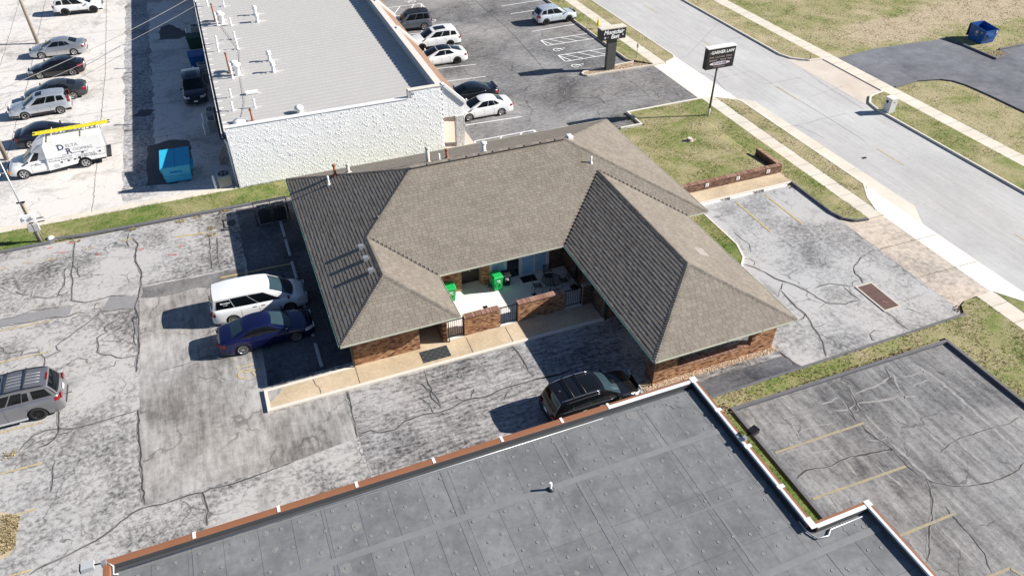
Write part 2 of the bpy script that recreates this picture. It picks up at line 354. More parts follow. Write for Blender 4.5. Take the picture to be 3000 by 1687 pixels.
def textm(body, size, m, parent, origin, right, up, ext=.004, shear=0, offset=0, align='CENTER', name='lettering', sx=1):
    c = bpy.data.curves.new('txt', 'FONT'); c.body = body; c.size = size; c.extrude = ext; c.shear = shear; c.offset = offset; c.align_x = align; c.align_y = 'CENTER'; c.resolution_u = 3
    t = bpy.data.objects.new('txt', c); COL.objects.link(t)
    bpy.context.view_layer.update()
    me = bpy.data.meshes.new_from_object(t); bpy.data.objects.remove(t)
    r = Vector(right).normalized(); u = Vector(up).normalized(); n = r.cross(u); off = Vector(origin) - (wloc(parent) if parent else Vector())
    mt = Matrix(((r.x * sx, u.x, n.x, off.x), (r.y * sx, u.y, n.y, off.y), (r.z * sx, u.z, n.z, off.z), (0, 0, 0, 1)))
    me.transform(mt); me.materials.clear(); me.materials.append(m)
    return link(name, me, parent)
PALE=[(0.22,[(30.26,18.00),(30.48,16.80),(30.46,15.35),(30.45,13.97),(30.36,12.60),(30.26,11.50)]),
(0.10,[(31.91,17.28),(31.92,16.22),(31.88,15.44)]),
(0.14,[(25.85,17.63),(27.07,17.59),(28.40,17.86)]),
(0.10,[(28.90,17.54),(30.18,17.50),(30.05,16.97),(28.85,16.88)]),
(0.16,[(25.49,17.01),(26.50,16.76),(27.35,16.64),(28.59,16.31)]),
(0.12,[(23.71,17.66),(24.83,17.65)]),
(0.16,[(22.13,18.67),(22.03,18.06),(22.05,17.63)]),
(0.10,[(21.47,17.92),(21.46,17.56),(22.06,17.53)]),
(0.12,[(20.22,17.09),(20.89,17.17),(21.35,17.19)]),
(0.14,[(21.61,17.29),(21.39,16.57),(21.28,16.32)]),
(0.10,[(21.64,16.67),(22.64,16.58),(23.44,16.46)]),
(0.16,[(24.03,17.05),(24.72,16.88),(25.28,16.98)]),
(0.18,[(25.34,16.32),(25.27,15.53),(25.26,14.74)]),
(0.14,[(24.86,15.69),(24.79,14.82)]),
(0.10,[(24.23,15.10),(24.73,14.75),(25.59,14.80)]),
(0.12,[(19.67,15.91),(20.62,15.82),(21.38,15.80)]),
(0.16,[(21.16,15.32),(22.37,15.21),(22.41,14.45),(22.33,13.57)]),
(0.20,[(25.12,14.50),(25.18,13.62),(25.24,12.59),(25.30,11.95)]),
(0.14,[(20.17,14.62),(20.71,14.67)]),
(0.16,[(23.58,13.80),(23.73,12.84),(23.80,12.29)]),
(0.18,[(27.27,14.43),(27.35,13.23),(27.42,12.08),(27.43,11.10)]),
(0.16,[(28.16,13.29),(28.20,11.95),(28.18,10.88)]),
(0.14,[(20.49,12.43),(20.45,13.54)]),
(0.20,[(22.10,10.29),(21.94,9.31),(21.99,8.57)]),
(0.16,[(23.73,10.10),(23.76,9.10),(23.72,8.24)]),
(0.12,[(28.64,18.00),(28.13,17.05),(27.78,16.09),(27.60,15.32)])]
CRACKS=[(0.10,[(-11.41,46.54),(-11.44,45.37),(-11.40,43.99),(-11.44,43.02),(-11.31,42.12),(-11.32,41.30),(-11.30,40.28),(-10.88,39.97),(-10.45,39.70)]),
(0.08,[(-11.40,43.88),(-11.78,43.70),(-11.84,43.29),(-11.78,42.73),(-11.79,41.89),(-12.01,41.47),(-12.04,41.13),(-11.79,40.92),(-11.43,41.34)]),
(0.07,[(-11.39,43.82),(-11.12,43.44),(-11.07,42.87),(-10.91,42.44)]),
(0.07,[(-12.01,40.96),(-12.43,40.98),(-12.98,41.20),(-13.49,41.55),(-13.46,41.89),(-13.71,41.74),(-14.11,42.00),(-14.39,42.41)]),
(0.12,[(-7.98,45.72),(-7.68,44.88),(-7.81,43.81),(-7.84,43.03),(-7.64,42.17),(-7.48,41.56),(-7.57,40.63),(-7.55,40.21),(-7.67,39.44),(-7.76,38.82),(-7.87,38.43),(-7.82,37.83),(-7.72,37.32),(-7.73,35.95),(-7.69,34.62),(-7.80,33.42),(-7.83,32.63)]),
(0.05,[(-7.87,37.76),(-8.01,37.15),(-7.91,36.20),(-7.97,35.34),(-7.77,34.65)]),
(0.08,[(-8.22,46.38),(-8.31,45.19),(-8.16,44.77)]),
(0.10,[(-3.36,43.95),(-3.44,42.43),(-3.50,40.52)]),
(0.09,[(-2.91,43.71),(-3.02,42.03),(-3.08,40.24)]),
(0.06,[(-7.50,40.24),(-6.59,40.24),(-5.79,40.24),(-4.93,40.17)]),
(0.09,[(-14.85,39.19),(-13.94,39.15),(-13.32,39.04),(-12.82,39.07),(-12.30,39.05),(-11.56,38.80),(-11.25,38.82),(-10.84,38.99),(-10.52,38.71)]),
(0.05,[(-14.93,39.91),(-14.31,39.80),(-13.97,39.94),(-13.66,39.96),(-13.42,40.15),(-12.47,39.92),(-12.05,39.90),(-11.19,39.70)]),
(0.07,[(-7.90,38.10),(-8.70,38.33),(-9.75,38.55),(-9.87,38.27),(-10.33,37.80),(-10.67,37.48),(-10.97,37.24),(-11.26,36.91),(-11.69,36.56),(-11.87,36.33),(-11.75,35.98),(-11.59,35.84),(-11.98,35.70),(-12.33,35.59),(-12.34,34.98),(-12.47,34.48)]),
(0.08,[(-14.66,37.44),(-14.48,37.16),(-14.43,36.93),(-14.18,36.62),(-13.85,36.61),(-13.46,36.62),(-13.52,36.23),(-13.14,36.24),(-12.69,36.19),(-12.36,35.64)]),
(0.07,[(-8.65,37.55),(-9.01,37.37),(-9.42,37.07),(-9.47,36.82),(-9.34,36.54),(-9.62,36.43),(-9.81,36.25),(-9.74,35.53),(-9.78,35.03),(-9.57,34.74),(-9.12,34.52),(-8.82,34.19),(-8.52,34.03),(-7.82,33.96)]),
(0.06,[(-9.74,35.53),(-9.29,35.39)]),
(0.06,[(-8.57,33.97),(-8.87,33.88),(-8.91,33.57),(-9.35,33.55),(-9.74,33.39)]),
(0.08,[(-10.50,39.77),(-9.97,39.75),(-9.53,39.78),(-9.15,39.83),(-8.33,39.60)]),
(0.05,[(-9.96,39.45),(-10.02,38.99),(-9.75,38.84),(-9.67,38.57)]),
(0.06,[(-15.30,43.24),(-14.99,42.86),(-14.76,42.66)]),
(0.06,[(-6.71,32.19),(-6.21,32.30),(-5.61,32.30),(-5.10,32.34),(-4.48,32.50),(-3.92,32.37),(-3.45,32.51)]),
(0.13,[(-7.79,29.83),(-7.77,29.03),(-7.80,28.27),(-7.73,27.50),(-7.72,26.63),(-7.68,25.92),(-7.64,25.02),(-7.60,24.29),(-7.56,23.83)]),
(0.10,[(-1.20,23.78),(-2.03,23.73),(-2.80,23.63),(-3.56,23.59),(-4.15,23.57),(-4.88,23.66),(-5.18,23.58),(-5.75,23.68),(-6.37,23.61),(-6.94,23.61),(-7.59,23.72),(-8.10,23.58),(-8.51,23.31),(-8.95,22.98),(-9.48,22.73),(-9.99,22.59),(-10.50,22.45),(-11.13,22.32),(-11.62,22.19),(-11.90,22.03)]),
(0.12,[(-5.18,23.58),(-5.14,23.12),(-5.05,22.70),(-5.13,22.24),(-5.14,21.76)]),
(0.08,[(-7.81,29.76),(-8.44,29.77),(-9.06,29.70),(-9.57,29.67),(-10.08,29.68),(-10.68,29.69),(-11.29,29.93),(-11.90,30.06),(-12.38,29.95),(-12.74,29.57),(-12.98,29.09)]),
(0.12,[(-11.43,31.28),(-11.35,30.46),(-11.33,29.68),(-11.50,29.30),(-11.83,29.06),(-12.16,29.05)]),
(0.09,[(-10.68,29.65),(-10.87,29.50),(-11.32,29.56)]),
(0.07,[(-11.86,29.52),(-12.33,29.34),(-12.80,29.16)]),
(0.07,[(-11.36,27.80),(-11.40,26.99),(-11.40,26.07)]),
(0.07,[(2.07,27.32),(1.99,26.18),(1.92,25.31),(1.86,24.35),(1.85,24.09)]),
(0.12,[(1.88,24.24),(2.52,24.30),(2.84,24.01),(3.61,23.92),(4.27,24.26),(5.10,24.32),(5.88,24.17),(6.65,24.21),(7.23,24.44),(7.91,24.41),(8.47,24.30),(9.24,24.47),(9.95,24.49),(11.20,24.48),(12.07,24.38),(12.98,24.34)]),
(0.10,[(6.03,27.17),(6.00,26.49),(6.00,25.64),(6.14,24.99),(6.09,24.43)]),
(0.09,[(5.38,26.56),(5.69,26.31),(5.89,25.68),(5.87,25.22),(6.09,24.55)]),
(0.07,[(5.32,25.49),(5.55,24.99),(5.65,24.49),(5.62,24.28)]),
(0.12,[(11.05,27.22),(11.13,26.50),(11.14,25.84),(11.07,25.23),(11.22,24.72)]),
(0.06,[(11.20,24.67),(10.68,24.75),(10.06,24.75),(9.78,24.50)]),
(0.07,[(9.95,24.49),(9.46,24.14),(9.18,23.78)]),
(0.06,[(8.05,25.06),(7.68,24.50),(7.25,24.49),(7.04,24.75),(7.00,25.00)]),
(0.10,[(11.26,24.48),(12.40,24.34),(13.62,24.46),(14.78,24.40),(15.52,24.10),(15.84,23.57)]),
(0.06,[(1.96,27.30),(1.99,26.62),(2.02,26.03),(1.90,25.73)]),
(0.05,[(28.58,31.97),(28.53,31.12),(28.68,30.45),(28.20,29.58)]),
(0.09,[(27.03,28.79),(27.53,28.14),(27.80,27.49),(27.99,26.77),(28.34,26.26)]),
(0.06,[(27.37,29.27),(27.79,29.11),(27.83,28.70),(27.54,28.36)]),
(0.05,[(26.76,27.80),(26.98,27.54)]),
(0.04,[(30.84,30.08),(31.04,29.52),(31.04,28.92)]),
(0.05,[(35.64,26.97),(34.30,26.58),(33.10,25.93),(32.79,25.51),(32.78,24.97),(32.55,24.54)]),
(0.10,[(27.79,27.65),(27.95,26.88),(28.44,26.26),(28.75,25.72),(29.05,24.99),(29.12,24.45),(29.31,23.89),(29.74,23.62),(30.28,23.40),(30.74,23.41),(31.31,23.39)]),
(0.06,[(29.31,23.89),(28.67,23.65)]),
(0.07,[(29.47,25.23),(30.08,25.25),(30.69,25.26),(31.27,24.88),(31.79,24.52)]),
(0.06,[(31.79,24.52),(32.06,24.83),(32.72,24.88),(32.56,24.52)]),
(0.06,[(35.36,26.96),(34.47,26.73),(33.25,26.08),(32.80,25.49),(32.85,24.94),(32.65,24.59)]),
(0.07,[(31.28,24.72),(31.21,24.03),(31.32,23.48)]),
(0.12,[(27.58,25.78),(27.46,24.92),(27.43,24.15),(27.51,23.54),(27.40,23.02),(27.13,22.39),(27.06,21.79),(26.85,21.26),(26.47,20.64),(26.28,20.29)]),
(0.06,[(27.64,25.85),(28.07,26.31),(26.97,25.31)]),
(0.08,[(27.51,23.54),(27.17,23.30),(26.76,23.22)]),
(0.10,[(31.88,21.99),(32.02,21.51),(31.88,21.05),(31.92,20.57),(32.00,20.27)]),
(0.06,[(33.28,21.82),(33.51,21.44),(33.71,21.03)]),
(0.06,[(32.38,20.67),(32.91,20.23)]),
(0.06,[(30.71,20.74),(30.13,20.97),(29.71,20.82),(29.52,20.46),(29.61,20.25)]),
(0.05,[(27.08,22.41),(27.70,22.39),(28.32,22.47)]),
(0.08,[(24.22,21.54),(24.33,20.91),(24.33,20.33)]),
(0.07,[(28.60,18.49),(28.29,17.79)]),
(0.11,[(25.69,18.54),(25.78,17.99),(25.56,17.41),(25.35,16.95),(25.24,16.63),(24.96,16.52)]),
(0.09,[(24.97,17.59),(24.83,16.90),(24.66,16.28),(24.59,15.70),(24.73,14.95),(24.93,14.38),(24.86,13.66),(24.86,13.10),(24.92,12.63),(25.11,12.29),(25.39,11.87),(25.79,11.58),(26.54,11.28),(27.55,11.05),(28.52,11.02),(29.45,11.09),(30.01,11.32)]),
(0.11,[(25.08,12.26),(24.86,11.78),(24.52,11.32),(23.78,10.63),(23.09,10.12),(22.44,9.48),(21.96,9.09)]),
(0.13,[(19.70,14.45),(20.38,14.67),(20.97,14.57),(21.54,14.43),(22.22,14.52),(22.82,14.51),(23.82,14.35),(24.96,14.13)]),
(0.07,[(32.17,13.39),(31.43,13.27),(30.34,13.35),(29.44,13.41),(28.44,13.47),(27.69,13.38),(26.88,13.13)]),
(0.06,[(24.74,10.90),(24.68,10.20),(24.62,9.67),(24.57,9.08),(24.46,8.52),(24.18,8.13),(24.01,7.76)]),
(0.07,[(30.33,18.28),(30.64,17.55),(31.17,16.87)]),
(0.06,[(28.43,82.09),(28.41,78.05),(28.55,72.91),(28.29,68.07),(28.10,65.27),(27.93,62.89),(27.77,60.62)]),
(0.09,[(29.91,57.91),(28.59,56.87),(27.37,55.74),(26.25,54.18)]),
(0.05,[(25.29,57.71),(27.01,58.45),(28.40,58.62)]),
(0.06,[(26.17,53.99),(27.57,54.31),(29.67,53.60),(29.63,52.19)]),
(0.05,[(19.39,53.74),(21.88,53.17),(23.38,52.37)]),
(0.05,[(29.93,54.27),(29.79,53.22),(29.65,52.19)]),
(0.05,[(27.37,52.45),(29.83,52.55),(32.36,52.64),(33.99,52.33)]),
(0.05,[(33.97,55.94),(34.02,53.80),(33.99,52.33)]),
(0.05,[(33.92,53.26),(35.81,53.32),(37.70,53.51)]),
(0.05,[(34.92,53.21),(34.82,52.34),(34.55,51.56)]),
(0.05,[(64.24,52.46),(64.13,50.80),(63.87,49.53),(63.05,47.99),(61.71,46.23)]),
(0.04,[(62.97,44.75),(64.94,44.95),(66.69,45.27)]),
(0.04,[(68.78,45.73),(68.74,43.71)]),
(0.04,[(0.13,28.64),(0.22,28.30),(0.30,27.89),(0.28,27.45)]),
(0.08,[(24.12,21.70),(24.19,21.28),(24.27,20.82),(24.34,20.31)])]
ROAD_CRACKS=[(0.05,[(39.93,56.59),(41.53,53.94),(40.35,48.18)]),
(0.04,[(41.57,53.19),(45.71,53.54),(45.61,50.39)]),
(0.04,[(39.95,58.42),(41.85,58.75),(49.98,65.47)]),
(0.05,[(44.93,50.66),(45.75,50.58),(49.37,50.60)]),
(0.05,[(42.17,42.95),(43.34,42.88),(44.76,43.11),(47.74,43.15)]),
(0.05,[(40.55,44.78),(40.87,43.08),(42.40,42.86),(42.94,40.20)]),
(0.05,[(50.26,52.00),(49.76,48.05),(49.56,43.26)]),
(0.04,[(45.50,49.96),(45.64,43.17),(45.56,38.62)]),
(0.04,[(48.43,61.03),(49.92,61.05),(51.76,61.87)]),
(0.04,[(46.83,46.93),(49.17,47.36),(51.26,47.69)]),
(0.05,[(40.83,39.11),(42.25,39.07)]),
(0.05,[(40.96,35.55),(41.97,35.63)])]
# ------------------------------------------------------------ ground, lots, road, walks
def kerb(pts, w, z0, z1, m, name='kerb', closed=False):
    P = [Vector(p) for p in pts]; n = len(P); mb = MB(); L = []; Rr = []
    for i in range(n):
        a = P[i - 1] if (i > 0 or closed) else None; c = P[(i + 1) % n] if (i < n - 1 or closed) else None
        d1 = (P[i] - a).normalized() if a is not None else (c - P[i]).normalized(); d2 = (c - P[i]).normalized() if c is not None else d1
        d = (d1 + d2).normalized(); nn = Vector((-d.y, d.x)); k = w / 2 / max(.4, d.dot(d1))
        L.append(P[i] + nn * k); Rr.append(P[i] - nn * k)
    b = .02; vs = []
    for l, r in zip(L, Rr):
        q = (r - l).normalized() * b
        vs += [(r.x, r.y, z0), (r.x, r.y, z1 - b), (r.x - q.x, r.y - q.y, z1), (l.x + q.x, l.y + q.y, z1), (l.x, l.y, z1 - b), (l.x, l.y, z0)]
    fs = []
    for i in range(n if closed else n - 1):
        a = 6 * i; c = 6 * ((i + 1) % n)
        for k in range(5): fs.append((a + k, c + k, c + k + 1, a + k + 1))
    if not closed: fs += [tuple(range(5, -1, -1)), tuple(6 * (n - 1) + k for k in range(6))]
    mb.add(vs, fs); return struct(name, mb, m)
def sheet(name, poly, z, m): return struct(name, MB().sheet(poly, z), m)
def rect(x0, y0, x1, y1): return [(x0, y0), (x1, y0), (x1, y1), (x0, y1)]
def child_sheet(name, parent, polys, z, m):
    mb = MB()
    for p in polys: mb.sheet(p, z)
    return mb.build(name, m, parent)
sheet('ground', rect(-600, -500, 800, 900), -.06, M['ground'])
west = sheet('concrete_lot', rect(-120, 49.42, -.95, 190), 0, M['pale_lot'])
main = sheet('parking_lot', [(-120, -60), (16.45, -60), (16.45, 20.05), (36.02, 20.05), (36.02, 46.9), (-120, 46.9)], 0, M['lot'])
north = sheet('north_lot', [(16.8, 45.5), (30.45, 45.5), (30.45, 49.9), (37.75, 49.9), (37.75, 58.0), (35.9, 58.0), (35.9, 190), (16.8, 190)], .002, M['lot_north'])
south = sheet('south_lot', rect(19.45, -60, 33.05, 18.9), .004, M['lot_seal'])
road = sheet('road', rect(40.75, -250, 50.4, 400), 0, M['road'])
def wob(poly, amp=.06, step=.5):
    out = []
    for i in range(len(poly)):
        a = Vector(poly[i]); b = Vector(poly[(i + 1) % len(poly)]); n = max(1, int((b - a).length / step))
        for k in range(n):
            p = a.lerp(b, k / n); out.append((p.x + random.gauss(0, amp), p.y + random.gauss(0, amp)))
    return out
child_sheet('smooth_surface', main, [[(-7.62, 40.2), (-1.55, 39.95), (-1.62, 27.2), (1.9, 27.2), (1.8, 24.1), (-1.2, 23.8), (-7.55, 23.8), (-7.72, 29.8)]], .004, M['lot_smooth'])
child_sheet('stained_surface', main, [wob([(-7.5, 40.05), (-1.65, 39.8), (-1.72, 38.6), (-3.2, 38.3), (-4.4, 38.75), (-6.2, 38.7), (-7.5, 39.0)], .045, .35)], .006, M['lot_mid'])
child_sheet('sealed_shaded_stalls', main, [wob([(-1.6, 29.2), (2.9, 29.2), (2.9, 46.7), (-1.45, 46.7)], .03)], .008, M['lot_dark'])
child_sheet('drive_surface', main, [[(1.9, 20.06), (24.4, 20.06), (24.4, 28.6), (1.95, 28.6)]], .004, M['lot_streak'])
child_sheet('east_surface', main, [[(24.4, 20.06), (36.0, 20.06), (36.0, 37), (24.4, 37)]], .004, M['lot_east'])
child_sheet('asphalt_strip', main, [wob([(17.5, 20.1), (24.6, 20.1), (24.3, 21.2), (17.5, 21.3)], .05)], .008, M['lot_dark'])
child_sheet('dark_wedge', main, [wob([(24.45, 26.2), (26.2, 24.6), (26.0, 23.5), (24.45, 23.4)], .06)], .009, M['drive_e'])
child_sheet('old_patch', main, [wob([(-14.9, 39.25), (-12.8, 39.1), (-11.3, 38.95), (-11.2, 39.6), (-13.6, 40.0), (-14.9, 39.9)], .05, .3), wob([(-9.7, 38.65), (-7.95, 38.2), (-7.8, 39.3), (-9.2, 39.7)], .05, .3)], .006, M['old_patch'])
child_sheet('asphalt_patch', west, [wob([(-7.0, 52.3), (-6.9, 58.5), (-5.2, 59.1), (-3.7, 58.2), (-3.9, 52.6), (-5.0, 51.9)], .06, .4), wob([(-5.5, 82.0), (-5.1, 85.8), (-4.3, 86.5), (-2.4, 82.7), (-3.6, 81.6)], .1, .5), wob([(-8.0, 64.4), (-7.2, 65.6), (-6.2, 65.2), (-6.6, 64.2)], .08, .3)], .010, M['patch'])
child_sheet('gravelly_band', west, [wob([(-8.6, 50.6), (-6.3, 50.6), (-6.2, 112), (-8.5, 112)], .10, .8)], .005, M['rubble'])
child_sheet('concrete_edge', west, [rect(-60, 49.43, -.96, 50.15)], .006, M['walk'])
child_sheet('pale_corner', south, [wob([(19.6, 18.7), (20.1, 18.7), (20.0, 17.9), (19.9, 17.2), (19.6, 16.9)], .03, .2)], .008, M['lot_smooth'])
mb = MB()
for w, pts in CRACKS:
    if w > .065: mb.ribbon(pts, w * 1.35, .011, .025)
mb.build('crack_edge', M['crackedge'], main, kind='stuff')
mb = MB()
for w, pts in CRACKS: mb.ribbon(pts, w * .62, .014, .018)
for i in range(10):   # slab joints of the pale lot
    pass
mb.build('crack', M['crack'], main, kind='stuff')
mb = MB()
for w, pts in PALE: mb.ribbon(pts, w * .8, .008, .03)
mb.build('bleached_line', M['palewear'], south, kind='stuff')
mb = MB()
for w, pts in ROAD_CRACKS: mb.ribbon(pts, w * .7, .006, .012)
mb.build('crack', M['seam'], road, kind='stuff')
mb = MB()
for x in (-25, -19.6, -16.9, -10.5): mb.ribbon([(x, 50), (x + .3, 75), (x - .2, 110)], .05, .008, .03)
for y in (59.8, 66.2, 73.2, 78.6, 86.5, 95): mb.ribbon([(-30, y), (-14, y + .2), (-1, y)], .05, .008, .03)
mb.build('joint_line', M['seam'], west, kind='stuff')
# painted marks
def bars(name, parent, segs, w, m, z=.018):
    for a, b in segs: MB().ribbon([a, b], w, z).build(name, m, parent)
bars('stall_line', main, [((-3.1, 39.28), (1.1, 39.15)), ((-5.4, 44.78), (-3.6, 44.6))], .11, M['yellow'])
bars('stall_line', main, [((-18, 36.08), (-12.15, 36.01)), ((-18, 33.4), (-12.2, 33.3)), ((-18, 30.8), (-12.04, 30.68)), ((-18, 28.1), (-11.89, 27.98)), ((-18, 25.4), (-11.95, 25.36)), ((-18, 22.4), (-11.9, 22.26)), ((-18, 38.9), (-12.3, 38.75)), ((-15.5, 45.1), (-15.05, 45.1)), ((-13.0, 45.1), (-12.4, 45.05)), ((-14.3, 45.3), (-13.8, 45.3)), ((-8.6, 45.6), (-8.0, 45.6)), ((-10.7, 45.5), (-10.2, 45.55)), ((-3.0, 31.0), (-2.1, 31.0)), ((-3.4, 36.6), (1.0, 36.5))], .10, M['yellow2'])
bars('stall_line', main, [((30.83, 35.0), (30.8, 31.09)), ((33.3, 34.9), (33.34, 31.1))], .10, M['yellow'])
bars('stall_line', south, [((19.7, 16.0), (24.86, 15.9)), ((19.65, 13.3), (24.8, 13.15)), ((19.6, 10.5), (24.92, 10.42)), ((21, 7.8), (24.89, 7.66)), ((24.89, 7.66), (25.3, 6.6))], .12, M['yellow3'])
bars('spray_mark', main, [((-12.3, 45.7), (-11.9, 45.6)), ((-11.8, 46.6), (-11.4, 46.55)), ((-10.1, 44.6), (-9.8, 44.55)), ((-7.7, 44.2), (-7.3, 44.15)), ((-5.3, 43.6), (-5.0, 43.6)), ((-13.0, 46.4), (-12.7, 46.5)), ((-5.9, 42.9), (-5.4, 42.8))], .10, M['redpaint'])
bars('stall_line', north, [((17.6, 64.85), (22.2, 64.35)), ((17.4, 61.75), (22.13, 61.39)), ((17.17, 52.84), (22.02, 52.6)), ((17.6, 74.3), (22.2, 74.0)), ((30.6, 70.4), (35.75, 70.7)), ((30.5, 76.2), (35.6, 76.3)), ((30.4, 78.9), (35.75, 79.2)), ((30.4, 81.9), (35.75, 82.2)), ((30.4, 85), (35.75, 85.2)), ((17.5, 58.6), (22.1, 58.3)), ((17.5, 87), (22.2, 86.8)), ((17.4, 55.7), (22.05, 55.5))], .11, M['wpaint'])
def hatch(parent, x0, y0, x1, y1, n, lean):
    bars('hatch_line', parent, [((x0, y0), (x1, y0)), ((x1, y0), (x1, y1)), ((x1, y1), (x0, y1)), ((x0, y1), (x0, y0))], .12, M['wpaint'])
    for k in range(n):
        xa = x0 + (x1 - x0) * (k + .5) / n
        bars('hatch_line', parent, [((xa, y0), (min(max(xa + lean, x0), x1), y1))], .11, M['wpaint'], .020)
hatch(north, 30.4, 66.25, 35.8, 67.75, 4, -1.2); hatch(north, 30.38, 61.9, 35.6, 63.5, 4, -1.2); hatch(north, 17.5, 80.1, 22.35, 83, 3, 1.6); hatch(north, 16.95, 48.2, 22.07, 50.0, 3, 1.5)
def wheelchair(parent, x, y, s, m, flip=1):
    a = [(x + flip * s * .38 * math.cos(t), y + s * .34 * math.sin(t)) for t in np.linspace(.6, 5.2, 14)]
    mb = MB().ribbon(a, .10 * s, .019); mb.ribbon([(x - flip * .05 * s, y + .1 * s), (x + flip * .62 * s, y + .12 * s)], .12 * s, .0195)
    mb.ribbon([(x + flip * .3 * s, y + .12 * s), (x + flip * .5 * s, y - .3 * s)], .10 * s, .020); mb.ribbon([(x + flip * .72 * s, y + .12 * s), (x + flip * .86 * s, y + .12 * s)], .2 * s, .0195)
    mb.build('wheelchair_symbol', m, parent)
wheelchair(north, 30.9, 64.9, 1.0, M['wpaint']); wheelchair(north, 30.85, 60.6, 1.0, M['wpaint']); wheelchair(north, 21.6, 84.1, 1.0, M['wpaint'], -1); wheelchair(north, 21.9, 77.3, 1.0, M['wpaint'], -1); wheelchair(main, -2.6, 30.4, .95, M['yellow2'])
bars('lane_mark', road, [((45.5, 73.3), (45.52, 70.4)), ((45.58, 61.8), (45.58, 59.2)), ((45.6, 49.7), (45.55, 46.8)), ((45.55, 37.4), (45.55, 34.6)), ((45.5, 85.5), (45.5, 82.6)), ((45.5, 25), (45.5, 22))], .11, M['yellow2'], .007)
child_sheet('gutter_pan', road, [[(40.76, 28), (42.0, 30), (41.9, 48), (40.76, 49)]], .004, M['walk'])
# walks and aprons
ap_s = sheet('driveway_apron', [(35.98, 20.6), (36.4, 20.85), (36.9, 21.05), (37.75, 21.1), (39.02, 21.02), (39.02, 30.4), (37.75, 29.75), (36.9, 29.85), (36.3, 30.2), (35.98, 30.8)], .008, M['apron_tan'])
sheet('apron_strip', [(39.03, 21.02), (39.3, 20.5), (40.8, 18.6), (40.8, 33.3), (39.5, 31.8), (39.03, 30.4)], .010, M['walk_new'])
sheet('apron_north', [(37.72, 50.05), (39.1, 49.75), (40.8, 48.5), (40.8, 59.1), (40.5, 58.8), (39.1, 58.1), (37.72, 57.9)], .010, M['walk_new'])
sheet('apron_east', [(50.35, 56.2), (50.35, 42.6), (50.75, 43.9), (51.8, 45.0), (53.65, 45.45), (53.65, 53.3), (52.2, 53.5), (50.9, 54.6)], .006, M['apron'])
mb = MB()
for y in (23.75, 26.9): mb.ribbon([(36.0, y), (40.8, y - .1)], .04, .014, .006)
mb.build('joint_line', M['crack'], ap_s)
for y0, y1 in ((-120, 21.05), (29.8, 50.0), (57.95, 300)):
    mb = MB(); w_ = MB().box(37.8, y0, -.05, 39.08, y1, .10); s = struct('sidewalk', w_, M['walk'])
    y = max(y0, 5)
    while y < min(y1, 110): mb.ribbon([(37.8, y), (39.08, y)], .03, .104); y += 1.5
    mb.build('joint_line', M['seam'], s)
s = struct('sidewalk', MB().box(53.62, -120, -.05, 55.1, 300, .07), M['walk']); mb = MB(); y = 25
while y < 95: mb.ribbon([(53.62, y), (55.1, y)], .03, .074); y += 1.5
mb.build('joint_line', M['seam'], s)
# lawns
def zl(x, y): return .12 + (.30 * min(1, max(0, (47 - y) / 9.5)) if x < 35.85 else 0)
mb = MB(); nx, ny = 22, 26; X = np.linspace(25.0, 35.85, nx); Y = np.linspace(37.12, 49.85, ny)
mb.v = [(x, y, zl(x, y)) for y in Y for x in X]
for j in range(ny - 1):
    for i in range(nx - 1):
        if X[i] < 30.45 and Y[j + 1] > 47.6: continue
        mb.f.append((j * nx + i, j * nx + i + 1, (j + 1) * nx + i + 1, (j + 1) * nx + i)); mb.mi.append(0); mb.sm.append(True)
struct('lawn', mb, M['grass'])
sheet('lawn', rect(35.85, 37.0, 37.8, 49.85), .12, M['grass'])
sheet('lawn', [(36.1, 30.9), (36.4, 30.4), (37.0, 30.05), (37.8, 29.95), (37.8, 37.0), (36.1, 37.0)], .12, M['grass'])
sheet('verge', [(39.08, 30.55), (39.6, 32.0), (40.62, 33.4), (40.62, 48.6), (39.08, 49.7)], .11, M['grass_d'])
sheet('verge', [(39.08, 58.1), (40.4, 58.8), (40.62, 59.4), (40.62, 300), (39.08, 300)], .11, M['grass_d'])
sheet('verge', [(39.08, 20.9), (40.62, 18.6), (40.62, -120), (39.08, -120)], .11, M['grass'])
sheet('verge', [(36.1, 60.1), (37.8, 58.2), (37.8, 300), (36.1, 300)], .12, M['grass'])
sheet('verge', [(50.6, 300), (50.6, 55.8), (50.95, 54.7), (52.2, 53.62), (53.62, 53.4), (53.62, 300)], .09, M['grass_d'])
sheet('verge', [(53.62, 45.35), (51.8, 44.9), (50.85, 43.9), (50.6, 42.7), (50.6, -120), (53.62, -120)], .09, M['grass'])
sheet('east_lawn', rect(55.1, -150, 420, 420), .03, M['field'])
sheet('dry_lawn', [(55.12, 45.6), (55.4, 45.55), (58, 45.85), (60.2, 45.3), (61.0, 44.6), (61.4, 43.5), (61.5, 41), (61.5, 20), (55.12, 20)], .05, M['grass_d'])

sheet('east_drive', [(55.15, 52.95), (60, 53.55), (65.3, 53.3), (69.05, 53.0), (69.1, 47.1), (71.4, 47.5), (71.4, 48.7), (120, 48.7), (120, 20), (61.75, 20), (61.75, 41), (61.62, 43.6), (61.2, 44.85), (60.3, 45.62), (58, 46.1), (55.15, 45.7)], .055, M['drive_e'])
sheet('grass_strip', rect(-120, 47.1, 16.8, 49.42), .05, M['grass_g'])
sheet('grass_bed', [(25.0, 28.0), (25.6, 28.2), (26.7, 28.65), (27.3, 29.35), (27.72, 30.6), (27.75, 35.6), (25.0, 35.6)], .10, M['grass_g'])
sheet('south_lawn', [(16.3, 19.0), (33.2, 19.0), (33.2, -60), (37.8, -60), (37.8, 20.95), (36.9, 21.0), (36.3, 20.75), (35.9, 20.2), (16.3, 20.0)], .09, M['grass'])
sheet('grass_margin', rect(16.3, -60, 19.35, 19.0), .06, M['grass_g'])
